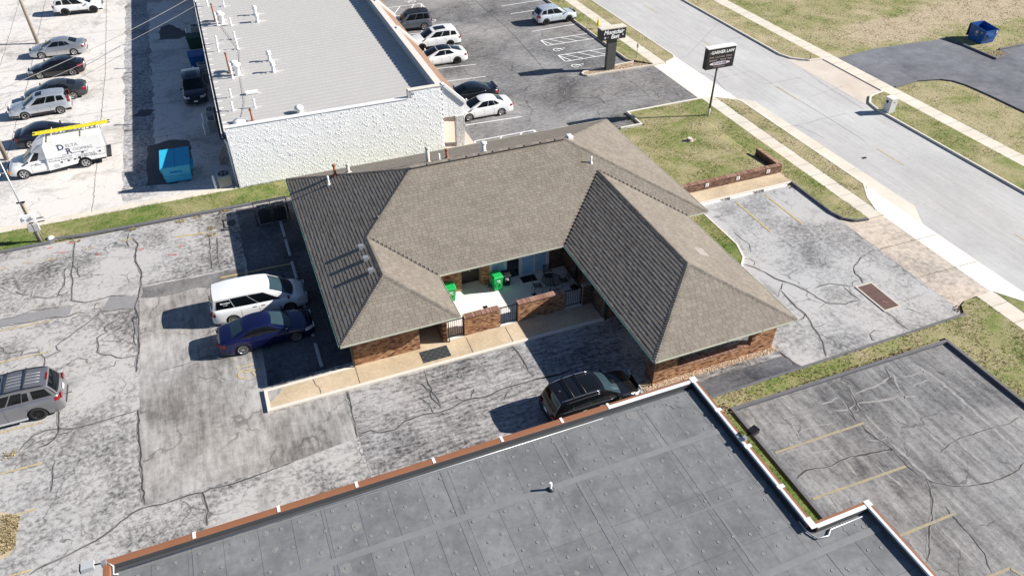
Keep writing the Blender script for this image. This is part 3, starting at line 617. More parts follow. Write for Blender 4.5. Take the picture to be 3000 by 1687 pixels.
# kerbs
kerb([(-120, 46.98), (-12.9, 47.02), (-12.5, 47.35), (-11.0, 47.15), (2.0, 47.0)], .24, -.05, .13, M['kerb_a'])
kerb([(16.4, 20.02), (29.6, 20.06), (35.9, 20.1)], .16, -.05, .12, M['kerb_a'])
kerb([(19.36, 10.6), (19.36, 18.95), (33.1, 18.78), (33.1, -60)], .18, -.05, .16, M['kerb_a'])
kerb([(36.03, 35.6), (36.0, 31.4), (36.25, 30.5), (36.8, 30.0), (37.75, 29.85)], .16, -.05, .15, M['kerb_a'])
kerb([(27.85, 35.7), (27.82, 30.6), (27.38, 29.3), (26.75, 28.6), (25.6, 28.1)], .14, -.05, .13, M['kerb_w'])
kerb([(40.68, 300), (40.68, 59.3), (40.4, 58.7), (39.1, 58.05)], .16, -.05, .13, M['kerb_w'])
kerb([(39.1, 49.7), (40.5, 48.6), (40.68, 48.2), (40.68, 33.5), (39.6, 31.9), (39.05, 30.5)], .16, -.05, .13, M['kerb_w'])
kerb([(39.1, 20.95), (40.68, 18.6), (40.68, -120)], .16, -.05, .13, M['kerb_w'])
kerb([(50.5, 300), (50.5, 55.8), (50.88, 54.62), (52.2, 53.52), (53.65, 53.32)], .18, -.05, .14, M['kerb_w'])
kerb([(53.65, 45.42), (51.8, 44.98), (50.78, 43.95), (50.5, 42.7), (50.5, -120)], .18, -.05, .14, M['kerb_w'])
kerb([(35.95, 300), (35.95, 60.0), (36.3, 59.35)], .16, -.05, .2, M['kerb_c'])
kerb([(37.75, 49.98), (30.52, 49.93), (30.52, 47.6), (28.6, 47.6)], .16, -.05, .18, M['kerb_w'])
kerb([(36.3, 59.35), (30.9, 58.95), (30.55, 58.65), (30.55, 58.3), (30.8, 58.05), (37.75, 57.98)], .16, -.05, .15, M['kerb_c'])
kerb([(69.0, 53.1), (69.08, 47.15), (71.4, 47.5)], .2, -.05, .22, M['kerb_a']); kerb([(71.4, 48.8), (120, 48.78)], .2, -.05, .2, M['kerb_a'])
kerb([(55.2, 45.62), (58, 45.98), (60.25, 45.48), (61.08, 44.75), (61.5, 43.55), (61.62, 41), (61.62, 20)], .16, -.05, .16, M['kerb_a'])
# front walk, court, east walk
fw = struct('front_walk', MB().prism([(-1.72, 27.42), (16.55, 27.42), (16.55, 28.8), (7.75, 28.8), (7.75, 30.6), (6.3, 30.6), (6.3, 29.0), (2.74, 29.0), (2.74, 28.66), (-1.72, 28.66)], -.05, .13), M['aggregate'])
kerb([(16.6, 27.34), (-1.80, 27.34), (-1.80, 28.70), (2.72, 28.74)], .17, -.05, .142, M['kerb_w'])
child_sheet('cement_repair', fw, [wob([(-1.70, 28.6), (-.95, 28.6), (-1.15, 28.25), (-1.66, 27.8)], .02, .15)], .135, M['lot_smooth'])
mb = MB()
for x in (2.74, 8.85, 11.15): mb.ribbon([(x, 27.42), (x + .03, 28.66)], .025, .137)
mb.ribbon([(.55, 28.66), (.62, 28.2), (.75, 27.9), (.78, 27.42)], .03, .137, .01); mb.build('joint_line', M['crack'], fw)
struct('court_slab', MB().prism([(7.76, 28.81), (16.55, 28.81), (16.55, 33.3), (7.76, 33.3)], -.05, .14), M['slab'])
struct('east_walk', MB().box(27.95, 35.72, -.05, 36.1, 37.0, .12), M['aggregate'])
kerb([(27.9, 35.66), (36.1, 35.66)], .13, -.05, .13, M['kerb_w'])
struct('shop_walk', MB().box(14.4, 46, -.05, 16.78, 150, .13), M['apron'])
# grass tufts, gravel, leaves
def in_poly(px, py, poly):
    c = np.zeros(len(px), bool); n = len(poly); j = n - 1
    for i in range(n):
        xi, yi = poly[i][:2]; xj, yj = poly[j][:2]
        if yi != yj: c ^= ((yi > py) != (yj > py)) & (px < (xj - xi) * (py - yi) / (yj - yi) + xi)
        j = i
    return c
RNG = np.random.default_rng(5)
def tufts(name, poly, dens, m, z=.05, h=(.02, .07), blades=4, label=None, zf=None, clump=True):
    a = np.array([p[:2] for p in poly]); lo = a.min(0); hi = a.max(0); n = int((hi - lo).prod() * dens)
    px = RNG.uniform(lo[0], hi[0], n); py = RNG.uniform(lo[1], hi[1], n); k = in_poly(px, py, poly); px = px[k]; py = py[k]
    if clump:
        w = np.sin(px * 1.7 + 2 * np.sin(py * .9)) + np.sin(py * 2.3 + 1.5 * np.sin(px * 1.3)); k = RNG.uniform(-1.8, 1.4, len(px)) < w; px = px[k]; py = py[k]
    n = len(px); pz = np.full(n, z) if zf is None else np.array([zf(x, y) for x, y in zip(px, py)])
    px = np.repeat(px, blades) + RNG.normal(0, .03, n * blades); py = np.repeat(py, blades) + RNG.normal(0, .03, n * blades); pz = np.repeat(pz, blades); N_ = n * blades
    t = RNG.uniform(0, 6.283, N_); hh = RNG.uniform(h[0], h[1], N_); ww = hh * RNG.uniform(.18, .38, N_); ln = RNG.uniform(.2, .9, N_) * hh; t2 = RNG.uniform(0, 6.283, N_)
    v = np.empty((N_, 3, 3)); v[:, 0] = np.stack([px - np.cos(t) * ww, py - np.sin(t) * ww, pz - .01], 1); v[:, 1] = np.stack([px + np.cos(t) * ww, py + np.sin(t) * ww, pz - .01], 1)
    v[:, 2] = np.stack([px + np.cos(t2) * ln, py + np.sin(t2) * ln, pz + hh], 1)
    me = bpy.data.meshes.new(name); me.vertices.add(N_ * 3); me.vertices.foreach_set('co', v.ravel()); me.loops.add(N_ * 3); me.loops.foreach_set('vertex_index', np.arange(N_ * 3))
    me.polygons.add(N_); me.polygons.foreach_set('loop_start', np.arange(0, N_ * 3, 3)); me.polygons.foreach_set('loop_total', np.full(N_, 3)); me.materials.append(m); me.update(calc_edges=True)
    return tag(link(name, me), label, 'grass', None, 'stuff')
tufts('grass', rect(-22, 46.98, 16.6, 49.56), 90, M['blade_g'], .05, label='green grass of the long strip between the two lots')
tufts('grass', rect(25.2, 37.2, 37.7, 49.8), 70, M['blade'], 0, label='patchy grass of the lawn behind the brick retaining wall', zf=zl)
tufts('grass', rect(36.02, 30.4, 37.86, 37), 80, M['blade'], .12, label='grass between the east lot and the sidewalk')
tufts('grass', rect(39.02, 33, 40.66, 49), 80, M['blade_d'], .11, label='dry grass verge between sidewalk and road, beyond the apron')
tufts('grass', rect(39.02, 59.2, 40.66, 80), 60, M['blade_d'], .11, label='dry grass verge between sidewalk and road, farthest up the street')
tufts('grass', rect(36.1, 58.6, 37.78, 80), 60, M['blade'], .12, label='grass beside the pylon sign lot kerb')
tufts('grass', [(50.65, 76), (50.65, 55.8), (51, 54.7), (52.2, 53.7), (53.6, 53.4), (53.6, 76)], 45, M['blade_d'], .09, label='dry grass verge across the road')
tufts('grass', [(53.6, 45.3), (51.8, 44.85), (50.9, 43.9), (50.65, 42.7), (50.65, 33), (53.6, 33)], 55, M['blade'], .09, label='grass verge around the stone mailbox')
tufts('grass', [(55.15, 53.1), (60, 53.7), (69, 53.2), (69.2, 47.4), (71.3, 48), (71.5, 49), (90, 49), (90, 62), (55.15, 76)], 30, M['bladef'], .03, (.025, .08), label='grass of the wide field across the road')
tufts('grass', [(55.15, 45.5), (58, 45.8), (60.2, 45.2), (61.3, 43.5), (61.4, 32), (55.15, 33)], 30, M['blade_d'], .05, label='browned grass inside the curved east drive')
tufts('grass', [(25.1, 28.1), (26.7, 28.7), (27.3, 29.4), (27.75, 30.6), (27.75, 35.5), (25.1, 35.5)], 110, M['blade_g'], .10, label='green grass bed beside the brick building')
tufts('grass', [(16.6, 19.05), (33.2, 19.0), (33.2, 8), (37.8, 8), (37.8, 20.9), (36.3, 20.7), (35.9, 20.05), (16.6, 19.95)], 110, M['blade'], .09, label='grass between the two southern lots')
tufts('grass', rect(16.5, 10.8, 19.3, 19), 110, M['blade_g'], .06, label='narrow grass margin beside the flat-roofed building')
child_sheet('soil_edge', main, [wob([(-13.5, 23.1), (-12.65, 23.5), (-12.5, 25.2), (-13.3, 25.8)], .06, .3)], .010, M['straw'])
tufts('weeds', [(-13.4, 23.3), (-12.6, 23.6), (-12.5, 25.2), (-13.2, 25.6)], 420, M['weed'], .012, (.02, .08), label='clump of dry tan weeds at the lower left edge', clump=False)
mb_pts = [(-11.4, 46.6), (-8.1, 46.75), (-3.2, 45.0), (-3.3, 44.2), (-13.4, 29.0), (-5.0, 46.6), (-4.0, 46.7), (-2.2, 46.8)]
for i, (x, y) in enumerate(mb_pts):
    tufts('weeds', [(x - .3, y - .18), (x + .3, y - .15), (x + .35, y + .2), (x - .28, y + .2)], 160, M['weed'], 0, (.03, .11), label='tuft of dry weeds in a crack of the weathered lot', clump=False)['group'] = 'crack weeds'
def stones(name, poly, dens, z, r, m, label, cat='gravel'):
    a = np.array([p[:2] for p in poly]); lo = a.min(0); hi = a.max(0); n = int((hi - lo).prod() * dens); px = RNG.uniform(lo[0], hi[0], n); py = RNG.uniform(lo[1], hi[1], n); k = in_poly(px, py, poly); mb = MB()
    for x, y in zip(px[k], py[k]):
        q = random.uniform(*r); e = [q * random.uniform(.6, 1.2) for _ in range(5)]; t = random.random() * 3
        ring = [(x + e[i] * math.cos(t + i * 1.57), y + e[i] * math.sin(t + i * 1.57), z + random.uniform(0, .3) * q) for i in range(4)]
        mb.add(ring + [(x + random.uniform(-.2, .2) * q, y + random.uniform(-.2, .2) * q, z + q * random.uniform(.5, 1))], [(0, 1, 4), (1, 2, 4), (2, 3, 4), (3, 0, 4)])
    return tag(mb.build(name, m), label, cat, None, 'stuff')
sheet('gravel_bed', [(16.0, 21.62), (24.15, 21.6), (24.15, 22.2), (16.0, 22.2)], .03, M['straw'])
stones('gravel', [(16.05, 21.63), (24.12, 21.61), (24.0, 22.0), (16.1, 22.0)], 560, .03, (.025, .05), M['gravel'], 'tan gravel strip along the foot of the carport wall')
sheet('gravel_bed', [(30.6, 58.3), (37.7, 58.05), (36.2, 59.3), (30.8, 58.9)], .06, M['straw'])
stones('gravel', [(30.65, 58.3), (37.6, 58.1), (36.2, 59.25), (30.8, 58.85)], 160, .06, (.03, .07), M['gravel'], 'pinkish gravel in the island under the pylon sign')
stones('gravel', [(69.2, 47.3), (71.3, 47.6), (71.3, 48.7), (69.2, 48.9)], 120, .06, (.03, .07), M['gravel'], 'tan gravel island corner near the blue dumpster')
for poly, lab in (([(29.8, 35.45), (30.6, 35.4), (30.6, 35.62), (29.8, 35.62)], 'dead leaves between the first two white wheel stops'), ([(32.6, 35.4), (33.4, 35.4), (33.4, 35.62), (32.6, 35.62)], 'dead leaves between the second and third white wheel stops'), ([(35.5, 35.0), (35.95, 35.0), (35.95, 35.6), (35.5, 35.6)], 'dead leaves in the kerb corner of the east lot'), ([(22, 18.9), (31, 18.9), (31, 19.1), (22, 19.1)], 'dead leaves along the kerb of the sealed lot'), ([(17.6, 18.6), (19.3, 18.6), (19.3, 19.4), (17.6, 19.6)], 'dead leaves in the grass by the roof corner'), ([(35.6, 20.2), (36.3, 20.2), (36.3, 20.9), (35.6, 20.9)], 'dead leaves at the end of the apron')):
    stones('dead_leaves', poly, 90, .12 if 'grass' in lab or 'kerb of' in lab else .02, (.03, .06), M['leaf'], lab, 'leaves')
# ------------------------------------------------------------ brick office building
ZE, PS = 2.45, .44
def zr(d): return ZE + PS * d
office = thing('brick_office', 'brown brick office building with a U-shaped hipped shingle roof around a court', 'building', (13, 33, 0))
NWc, NEc, SWc = (2.15, 45.2), (25.85, 45.2), (2.15, 27.9)
A1 = (8.95, 38.4, zr(6.8)); A2 = (19.05, 38.4, zr(6.8)); B1 = (5.25, 34.7, zr(3.1)); B2 = (5.25, 31.0, zr(3.1)); C1 = (20.2, 35.8, zr(4.2)); C2 = (20.2, 25.45, zr(4.2))
def e(x, y): return (x, y, ZE)
PL = {  # roof planes, seen from above counter-clockwise
 'w': [e(2.15, 45.2), e(2.15, 27.9), B2, B1, A1],
 'ls': [e(2.15, 27.9), e(8.35, 27.9), B2],
 'le': [e(8.35, 27.9), e(8.35, 31.6), B1, B2],
 'ms': [e(8.35, 31.6), e(16.0, 31.6), C1, e(24.4, 31.6), e(25.85, 31.6), A2, A1, B1],
 'rw': [e(16.0, 31.6), e(16.0, 21.25), C2, C1],
 'rs': [e(16.0, 21.25), e(24.4, 21.25), C2],
 're': [e(24.4, 21.25), e(24.4, 31.6), C1, C2],
 'me': [e(25.85, 31.6), e(25.85, 45.2), A2],
 'mn': [e(25.85, 45.2), e(2.15, 45.2), A1, A2]}
mb = MB()
for p in PL.values():
    mb.add([(x, y, z - .012) for x, y, z in p], [tuple(range(len(p)))])
outl = [(2.15, 27.9), (8.35, 27.9), (8.35, 31.6), (16.0, 31.6), (16.0, 21.25), (24.4, 21.25), (24.4, 31.6), (25.85, 31.6), (25.85, 45.2), (2.15, 45.2)]
mb.add([(x, y, ZE - .095) for x, y in outl], [tuple(range(len(outl) - 1, -1, -1))], 1)
n = len(outl)
for i in range(n):
    (xa, ya), (xb, yb) = outl[i], outl[(i + 1) % n]
    mb.add([(xa, ya, ZE - .095), (xb, yb, ZE - .095), (xb, yb, ZE - .012), (xa, ya, ZE - .012)], [(0, 1, 2, 3)], 1)
roof = mb.build('roof', [M['deck'], M['soffit']], office)
def ivals(poly, t):
    xs = []
    for i in range(len(poly)):
        (s0, t0), (s1, t1) = poly[i], poly[(i + 1) % len(poly)]
        if (t0 > t) != (t1 > t): xs.append(s0 + (s1 - s0) * (t - t0) / (t1 - t0))
    xs.sort(); return [(xs[i], xs[i + 1]) for i in range(0, len(xs) - 1, 2)]
SH = MB(); singles = []
EXPO = .20; rs = random.Random(3)
var_me = []
for wv, tv in ((.32, .017), (.32, .021), (.25, .017), (.40, .019)):
    q = MB(); h = EXPO * 1.12
    q.hexa([(0, 0, -.004), (wv - .012, 0, -.004), (wv - .012, h, -.004), (0, h, -.004), (0, 0, tv), (wv - .012, 0, tv), (wv - .012, h, .002), (0, h, .002)])
    var_me.append((wv, q.mesh('shingle', M['shingle1'])))
for key, p in PL.items():
    o = Vector(p[0]); a = (Vector(p[1]) - o).normalized(); nrm = None
    k = Vector(p[-1]) - o if key != 'ms' else Vector(A1) - o
    nrm = a.cross(k).normalized(); nrm = nrm if nrm.z > 0 else -nrm; u = nrm.cross(a)
    P2 = [((Vector(q) - o).dot(a), (Vector(q) - o).dot(u)) for q in p]; tm = max(q[1] for q in P2); t = 0.0; row = 0
    while t < tm - .02:
        lo = ivals(P2, t + .004); hi = ivals(P2, min(t + EXPO, tm - .002))
        for ii, (sa, sb) in enumerate(lo):
            ha, hb = hi[ii] if len(hi) == len(lo) else (sa, sb)
            s = sa - rs.uniform(0, .25)
            while s < sb:
                vi = rs.choice((0, 0, 1, 2, 3)); w = var_me[vi][0]; th = rs.choice((.015, .017, .018, .021))
                s0, s1 = max(s, sa), min(s + w, sb); full = s >= sa and s + w <= sb and s >= ha and s + w <= hb
                if s1 - s0 > .01:
                    if key == 'rs' and full and len(singles) < 300: singles.append((o + a * s + u * t + nrm * .004, a, u, nrm, var_me[vi][1]))
                    else:
                        g = .006; b0, b1 = s0 + g, max(s0 + g + .002, s1 - g); c0, c1 = min(max(b0, ha), hb), max(min(b1, hb), ha)
                        h = EXPO * 1.12; pts = []
                        for zz_ in ((-.004, -.004), (th, .002)):
                            for ss, tt, hh in ((b0, 0, zz_[0]), (b1, 0, zz_[0]), (c1, h, zz_[1]), (c0, h, zz_[1])): pts.append(o + a * ss + u * (t + tt) + nrm * (hh + .004))
                        SH.add(pts, [(4, 5, 6, 7), (0, 1, 5, 4), (1, 2, 6, 5), (3, 0, 4, 7)])
                s += w
        t += EXPO; row += 1
SH.build('shingles', M['shingle'], roof, kind='stuff')
rl = wloc(roof)
for loc, a, u, nrm, me in singles:
    s_ = bpy.data.objects.new('shingle', me); COL.objects.link(s_); s_.parent = roof; off = loc - rl
    s_.matrix_local = Matrix(((a.x, u.x, nrm.x, off.x), (a.y, u.y, nrm.y, off.y), (a.z, u.z, nrm.z, off.z), (0, 0, 0, 1)))
def capline(p, q, dz=.012):   # overlapping cap shingles along a hip or ridge
    P, Q = Vector(p), Vector(q); d = (Q - P).normalized(); side = d.cross(Vector((0, 0, 1))).normalized(); up = side.cross(d); m = MB(); L = (Q - P).length; n = int(L / .15); hip = abs(d.z) > .05
    for i in range(n):
        a = P + d * (i * L / n); b = P + d * ((i + 1.15) * L / n); th = .022 if i % 1 == 0 else .018; w = .14; dr = .045 if hip else .06
        m.add([a + side * w - up * (dr - th), a + up * th, a - side * w - up * (dr - th), b + side * w - up * (dr - .004), b + up * .006, b - side * w - up * (dr - .004), a + side * w - up * dr, a - side * w - up * dr], [(0, 1, 4, 3), (1, 2, 5, 4), (6, 7, 2, 1, 0)])
    m.v = [(x, y, z + dz) for x, y, z in m.v]
    m.build('ridge_cap', M['cap'], roof)
for p, q in ((e(2.15, 45.2), A1), (B1, A1), (e(2.15, 27.9), B2), (e(8.35, 27.9), B2), (B2, B1), (e(16, 21.25), C2), (e(24.4, 21.25), C2), (C2, C1), (e(25.85, 31.6), A2), (e(25.85, 45.2), A2), (A1, A2)): capline(p, q)
# gutters, eave trim
def gutter(a, b, m, parent=office):
    a, b = Vector((*a, 0)), Vector((*b, 0)); d = (b - a).normalized(); o = Vector((d.y, -d.x, 0)); g = MB()
    pr = [(0.005, -.085), (.055, -.085), (.075, -.02), (.075, .012), (.062, .012), (.062, -.01), (.045, -.07), (.02, -.07), (.02, .0), (.005, .0)]
    n = len(pr); vs = []
    for q in (a - d * .0, b + d * .0): vs += [tuple(q + o * x + Vector((0, 0, ZE + z))) for x, z in pr]
    g.add(vs, [(i, (i + 1) % n, n + (i + 1) % n, n + i) for i in range(n)] + [tuple(range(n - 1, -1, -1)), tuple(range(n, 2 * n))])
    g.build('gutter', m, parent)
    k = int((b - a).length / 2.6); gs = MB()
    for i in range(1, k + 1):
        q = a + d * (i * (b - a).length / (k + 1)); c = q + o * .042
        gs.add([tuple(c + d * sx * .012 + o * sy * .038 + Vector((0, 0, ZE + sz))) for sz in (-.088, .016) for sx, sy in ((-1, -1), (1, -1), (1, 1), (-1, 1))], [(4, 5, 6, 7), (0, 1, 5, 4), (1, 2, 6, 5), (2, 3, 7, 6), (3, 0, 4, 7)])
    if k: gs.build('gutter_strap', m, parent)
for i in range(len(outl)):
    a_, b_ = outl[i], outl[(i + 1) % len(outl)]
    gutter(a_, b_, M['gutter'] if a_[1] == b_[1] or i in (1, 5, 7) else M['gutter_shade'])
# walls
def brickwall(a, b, z0, z1, parent, m=None, th=.10, name='bricks', holes=(), off=0):
    a, b = Vector((*a, 0)), Vector((*b, 0)); d = (b - a).normalized(); o = Vector((d.y, -d.x, 0)); L = (b - a).length; q = MB(); row = 0; z = z0 + .005
    while z + .06 < z1:
        s = -(.105 if row % 2 else 0)
        while s < L:
            s0, s1 = max(0, s), min(L, s + .198)
            if s1 - s0 > .03 and not any(h0 < (s0 + s1) / 2 < h1 and g0 < z + .03 < g1 for h0, h1, g0, g1 in holes):
                j = random.uniform(.006, .012); p0 = a + d * s0; p1 = a + d * s1
                q.add([tuple(p0 + o * j + Vector((0, 0, z))), tuple(p1 + o * j + Vector((0, 0, z))), tuple(p1 + o * j + Vector((0, 0, z + .057))), tuple(p0 + o * j + Vector((0, 0, z + .057))), tuple(p0 - o * .004 + Vector((0, 0, z))), tuple(p1 - o * .004 + Vector((0, 0, z))), tuple(p1 - o * .004 + Vector((0, 0, z + .057))), tuple(p0 - o * .004 + Vector((0, 0, z + .057)))],
                      [(0, 1, 2, 3), (4, 5, 1, 0), (3, 2, 6, 7), (1, 5, 6, 2), (4, 0, 3, 7)])
            s += .208
        z += .067; row += 1
    return q.build(name, m or M['brick'], parent, kind='stuff')
ZT = ZE - .10
def wallbox(x0, y0, x1, y1, z0=0, z1=ZT, name='wall'): return MB().box(x0, y0, z0, x1, y1, z1).build(name, M['mortar'], office)
wallbox(2.8, 28.75, 6.33, 29.05); brickwall((2.8, 28.75), (6.33, 28.75), .1, ZT, office)
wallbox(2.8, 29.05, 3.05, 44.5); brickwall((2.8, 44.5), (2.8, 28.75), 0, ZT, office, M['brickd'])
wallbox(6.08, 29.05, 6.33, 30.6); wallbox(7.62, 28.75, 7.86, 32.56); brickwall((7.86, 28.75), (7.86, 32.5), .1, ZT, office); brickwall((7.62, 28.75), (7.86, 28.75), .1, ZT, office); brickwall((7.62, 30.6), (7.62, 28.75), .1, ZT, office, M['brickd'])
wallbox(6.33, 30.5, 7.62, 30.6); MB().box(6.5, 30.44, .14, 7.45, 30.5, 2.15).build('entry_door', M['bronze'], office)
wallbox(7.86, 32.6, 10.0, 32.9); brickwall((7.86, 32.6), (10.0, 32.6), .1, ZT, office)
wallbox(11.25, 32.6, 11.72, 32.9); brickwall((11.25, 32.6), (11.72, 32.6), .1, ZT, office); wallbox(15.55, 32.6, 16.65, 32.9); brickwall((15.55, 32.6), (16.65, 32.6), .1, ZT, office, M['brickd'])
wallbox(10.0, 33.25, 11.25, 33.4); wallbox(9.9, 32.9, 10.0, 33.25); wallbox(11.25, 32.9, 11.35, 33.25)
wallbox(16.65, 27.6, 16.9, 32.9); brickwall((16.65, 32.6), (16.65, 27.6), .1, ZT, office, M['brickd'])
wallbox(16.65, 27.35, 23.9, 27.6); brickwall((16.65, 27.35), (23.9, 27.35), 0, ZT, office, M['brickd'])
wallbox(23.65, 27.6, 23.9, 32.2); brickwall((23.9, 27.35), (23.9, 32.2), 0, ZT, office); wallbox(23.9, 32.2, 25.2, 32.45); wallbox(24.95, 32.45, 25.2, 44.5); wallbox(3.05, 44.25, 24.95, 44.5)
brickwall((23.9, 32.2), (25.2, 32.2), .1, ZT, office)
MB().box(16.58, 27.26, 0, 16.78, 27.42, ZT).build('corner_trim', M['bronze'], office)
# carport screen wall: pier, low wall, pier
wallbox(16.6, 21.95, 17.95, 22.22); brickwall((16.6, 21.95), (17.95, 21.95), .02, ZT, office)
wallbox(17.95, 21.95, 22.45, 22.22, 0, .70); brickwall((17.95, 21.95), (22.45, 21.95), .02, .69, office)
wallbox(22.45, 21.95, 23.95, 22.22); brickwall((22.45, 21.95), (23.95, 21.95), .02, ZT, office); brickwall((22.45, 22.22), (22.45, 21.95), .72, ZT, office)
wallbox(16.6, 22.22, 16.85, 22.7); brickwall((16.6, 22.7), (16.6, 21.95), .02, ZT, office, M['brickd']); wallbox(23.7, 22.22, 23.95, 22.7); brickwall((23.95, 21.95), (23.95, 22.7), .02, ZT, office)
for x in np.arange(17.97, 22.22, .072): MB().bev(x, 21.91, .702, x + .062, 22.25, .77, .008).build('cap_brick', M['brick1'], office)
MB().box(16.9, 22.5, ZT - .02, 23.7, 27.3, ZT + .01).build('carport_ceiling', M['soffit'], office)
MB().tube([(16.52, 21.88, 0.05), (16.52, 21.88, ZE - .1), (16.1, 21.4, ZE - .08)], .04, 8).build('downspout', M['bronze'], office)
MB().tube([(7.93, 28.68, .12), (7.93, 28.68, 2.2), (8.3, 28.0, ZE - .08)], .04, 8).build('downspout', M['bronze'], office)
MB().tube([(2.72, 28.7, .05), (2.72, 28.7, 2.2), (2.3, 28.2, ZE - .08)], .04, 8).build('downspout', M['bronze'], office)
# court windows and doors
def glazed(name, x0, x1, y, z0, z1, gm, fm, fw=.05, mull=()):
    f = MB(); f.box(x0, y - .06, z0, x1, y + .02, z0 + fw); f.box(x0, y - .06, z1 - fw, x1, y + .02, z1)
    for x in [x0] + list(mull) + [x1 - fw]: f.box(x, y - .062, z0 + fw, x + fw, y + .02, z1 - fw)
    w = f.build(name, fm, office); xs = [x0 + fw] + [v for m_ in mull for v in (m_, m_ + fw)] + [x1 - fw]
    for i in range(0, len(xs), 2): MB().box(xs[i], y - .03, z0 + fw, xs[i + 1], y - .015, z1 - fw).build('pane', gm, w)
    return w
glazed('glass_door', 13.72, 15.42, 32.62, .16, 2.15, M['glassb'], M['whitemetal'], .07, (14.55,))
glazed('window', 11.85, 12.68, 32.62, .30, 2.15, M['glassb'], M['whitemetal'], .06)
glazed('open_doorway', 12.78, 13.64, 32.64, .16, 2.15, M['doorway_shade'], M['whitemetal'], .05)  # near-black pane paints the shade inside the opening
for x in (11.73, 12.69, 13.65, 15.43): MB().box(x, 32.54, .14, x + .10, 32.72, ZT).build('post', M['whitemetal'], office)
MB().box(11.8, 32.66, .14, 15.5, 32.8, .3).build('sill_wall', M['mortar'], office); MB().box(11.8, 32.66, 2.15, 15.5, 32.8, ZT).build('lintel', M['soffit'], office); MB().box(11.8, 33.0, .14, 15.5, 33.05, ZT).build('inner_curtain', M['brownbox'], office)
glazed('double_door', 10.03, 11.22, 33.22, .15, 2.2, M['bronze'], M['bronze'], .05, (10.6,))
MB().box(10.12, 33.17, 1.45, 10.36, 33.185, 1.72).build('door_notice', M['inkblack'], office); MB().box(10.64, 33.12, .98, 10.72, 33.17, 1.05).build('door_handle', M['chrome'], office)
# sign by the entry
sg = MB().box(4.95, 28.62, 1.75, 6.28, 28.735, 2.1).build('name_board', M['signblk'], office)
textm('Barnabas Foundation', .135, M['inkwhite'], sg, (5.72, 28.612, 1.94), (1, 0, 0), (0, 0, 1), .003)
MB().tube([(5.02, 28.61, 1.88), (5.1, 28.61, 1.99)], .010, 6).tube([(5.1, 28.61, 1.88), (5.02, 28.61, 1.99)], .010, 6).tube([(5.0, 28.61, 1.94), (5.12, 28.61, 1.94)], .008, 6).build('emblem', M['inkwhite'], sg)
# vents on the shingles
def zmain(x, y):
    d = min(x - 2.15, 45.2 - y) if x < 8.9 else min(45.2 - y, y - 31.6)
    return zr(max(0, d))
def pipe(parent, x, y, z, h, r, m, cap=None, base=True, name='vent_pipe'):
    q = MB(); q.lathe([(r, -.1), (r, h)], (x, y, z), 12)
    if base: q.lathe([(r * 2.4, -.06), (r * 2.2, .03), (r * 1.1, .10)], (x, y, z), 12)
    if cap: q.lathe([(r * .6, h), (r * cap, h + .02), (r * cap, h + .09), (r * .7, h + .15)], (x, y, z), 14)
    return q.build(name, m, parent)
for y in (34.05, 32.9, 31.75):
    z = zr(4.78 - 2.15)
    b = MB().box(4.63, y - .12, z - .1, 4.88, y + .10, z + .20).build('slant_vent', M['galv'], office); MB().box(4.61, y - .12, z + .20, 4.90, y + .12, z + .22).build('vent_lid', M['galv'], b)
pipe(office, 4.45, 41.7, zr(2.3), .62, .055, M['whitemetal'])
pipe(office, 5.0, 42.3, zr(45.2 - 42.3), .62, .08, M['rustpipe'], 1.5); pipe(office, 5.8, 42.0, zr(45.2 - 42.0), .5, .10, M['apron'], 1.3); pipe(office, 10.3, 39.3, zr(45.2 - 39.3), .95, .12, M['apron'], 1.25); pipe(office, 11.0, 39.2, zr(45.2 - 39.2), .5, .05, M['whitemetal']); pipe(office, 11.6, 39.6, zr(45.2 - 39.6), .55, .09, M['rustpipe'], 1.3)
pipe(office, 13.85, 39.1, zr(45.2 - 39.1), .62, .14, M['whitemetal'], 1.5, name='turbine_vent'); pipe(office, 20.0, 36.4, zr(36.4 - 31.6), .45, .05, M['whitemetal'])
for x in (10.0, 11.4, 12.5, 13.3, 14.2, 15.3, 16.3, 17.4, 18.4): MB().box(x, 38.28, zr(6.8) - .01, x + .42, 38.52, zr(6.8) + .075).build('ridge_vent', M['cap'], roof)
MB().bev(19.4, 38.5, zr(6.2), 19.75, 38.95, zr(6.35) + .2, .03).build('box_vent', M['whitemetal'], office)
MB().add([(21.9, 26.7, zr(2.5) + .022), (22.5, 26.6, zr(1.9) + .022), (22.55, 27.5, zr(1.85) + .022), (21.95, 27.4, zr(2.45) + .022)], [(0, 1, 2, 3)]).build('shingle_repair', plain('paler shingle repair', (.30, .27, .24), .9, obj=False), roof)
# ------------------------------------------------------------ court walls and gates
def court_wall(x0, x1, label):
    w = thing('court_wall', label, 'wall', ((x0 + x1) / 2, 28.95, .13), 'low brick walls of the court')
    MB().box(x0, 28.82, .1, x1, 29.08, 1.38).build('core', M['mortar'], w)
    brickwall((x0, 28.82), (x1, 28.82), .14, 1.37, w); brickwall((x1, 29.08), (x0, 29.08), .14, 1.37, w); brickwall((x1, 28.82), (x1, 29.08), .14, 1.37, w); brickwall((x0, 29.08), (x0, 28.82), .14, 1.37, w)
    x = x0 + .005
    while x < x1 - .05:
        MB().bev(x, 28.76, 1.384, x + .062, 29.12, 1.47 + random.uniform(-.004, .004), .008).build('cap_brick', M['brick1'], w); x += .073
    MB().box((x0 + x1) / 2 - .2, 28.795, .42, (x0 + x1) / 2 + .05, 28.815, .5).build('wall_vent', M['brick1'], w)
court_wall(8.87, 10.94, 'sunlit low brick wall with soldier cap, left of the middle gate')
court_wall(12.0, 14.86, 'longer low brick wall half in shade, right of the middle gate')
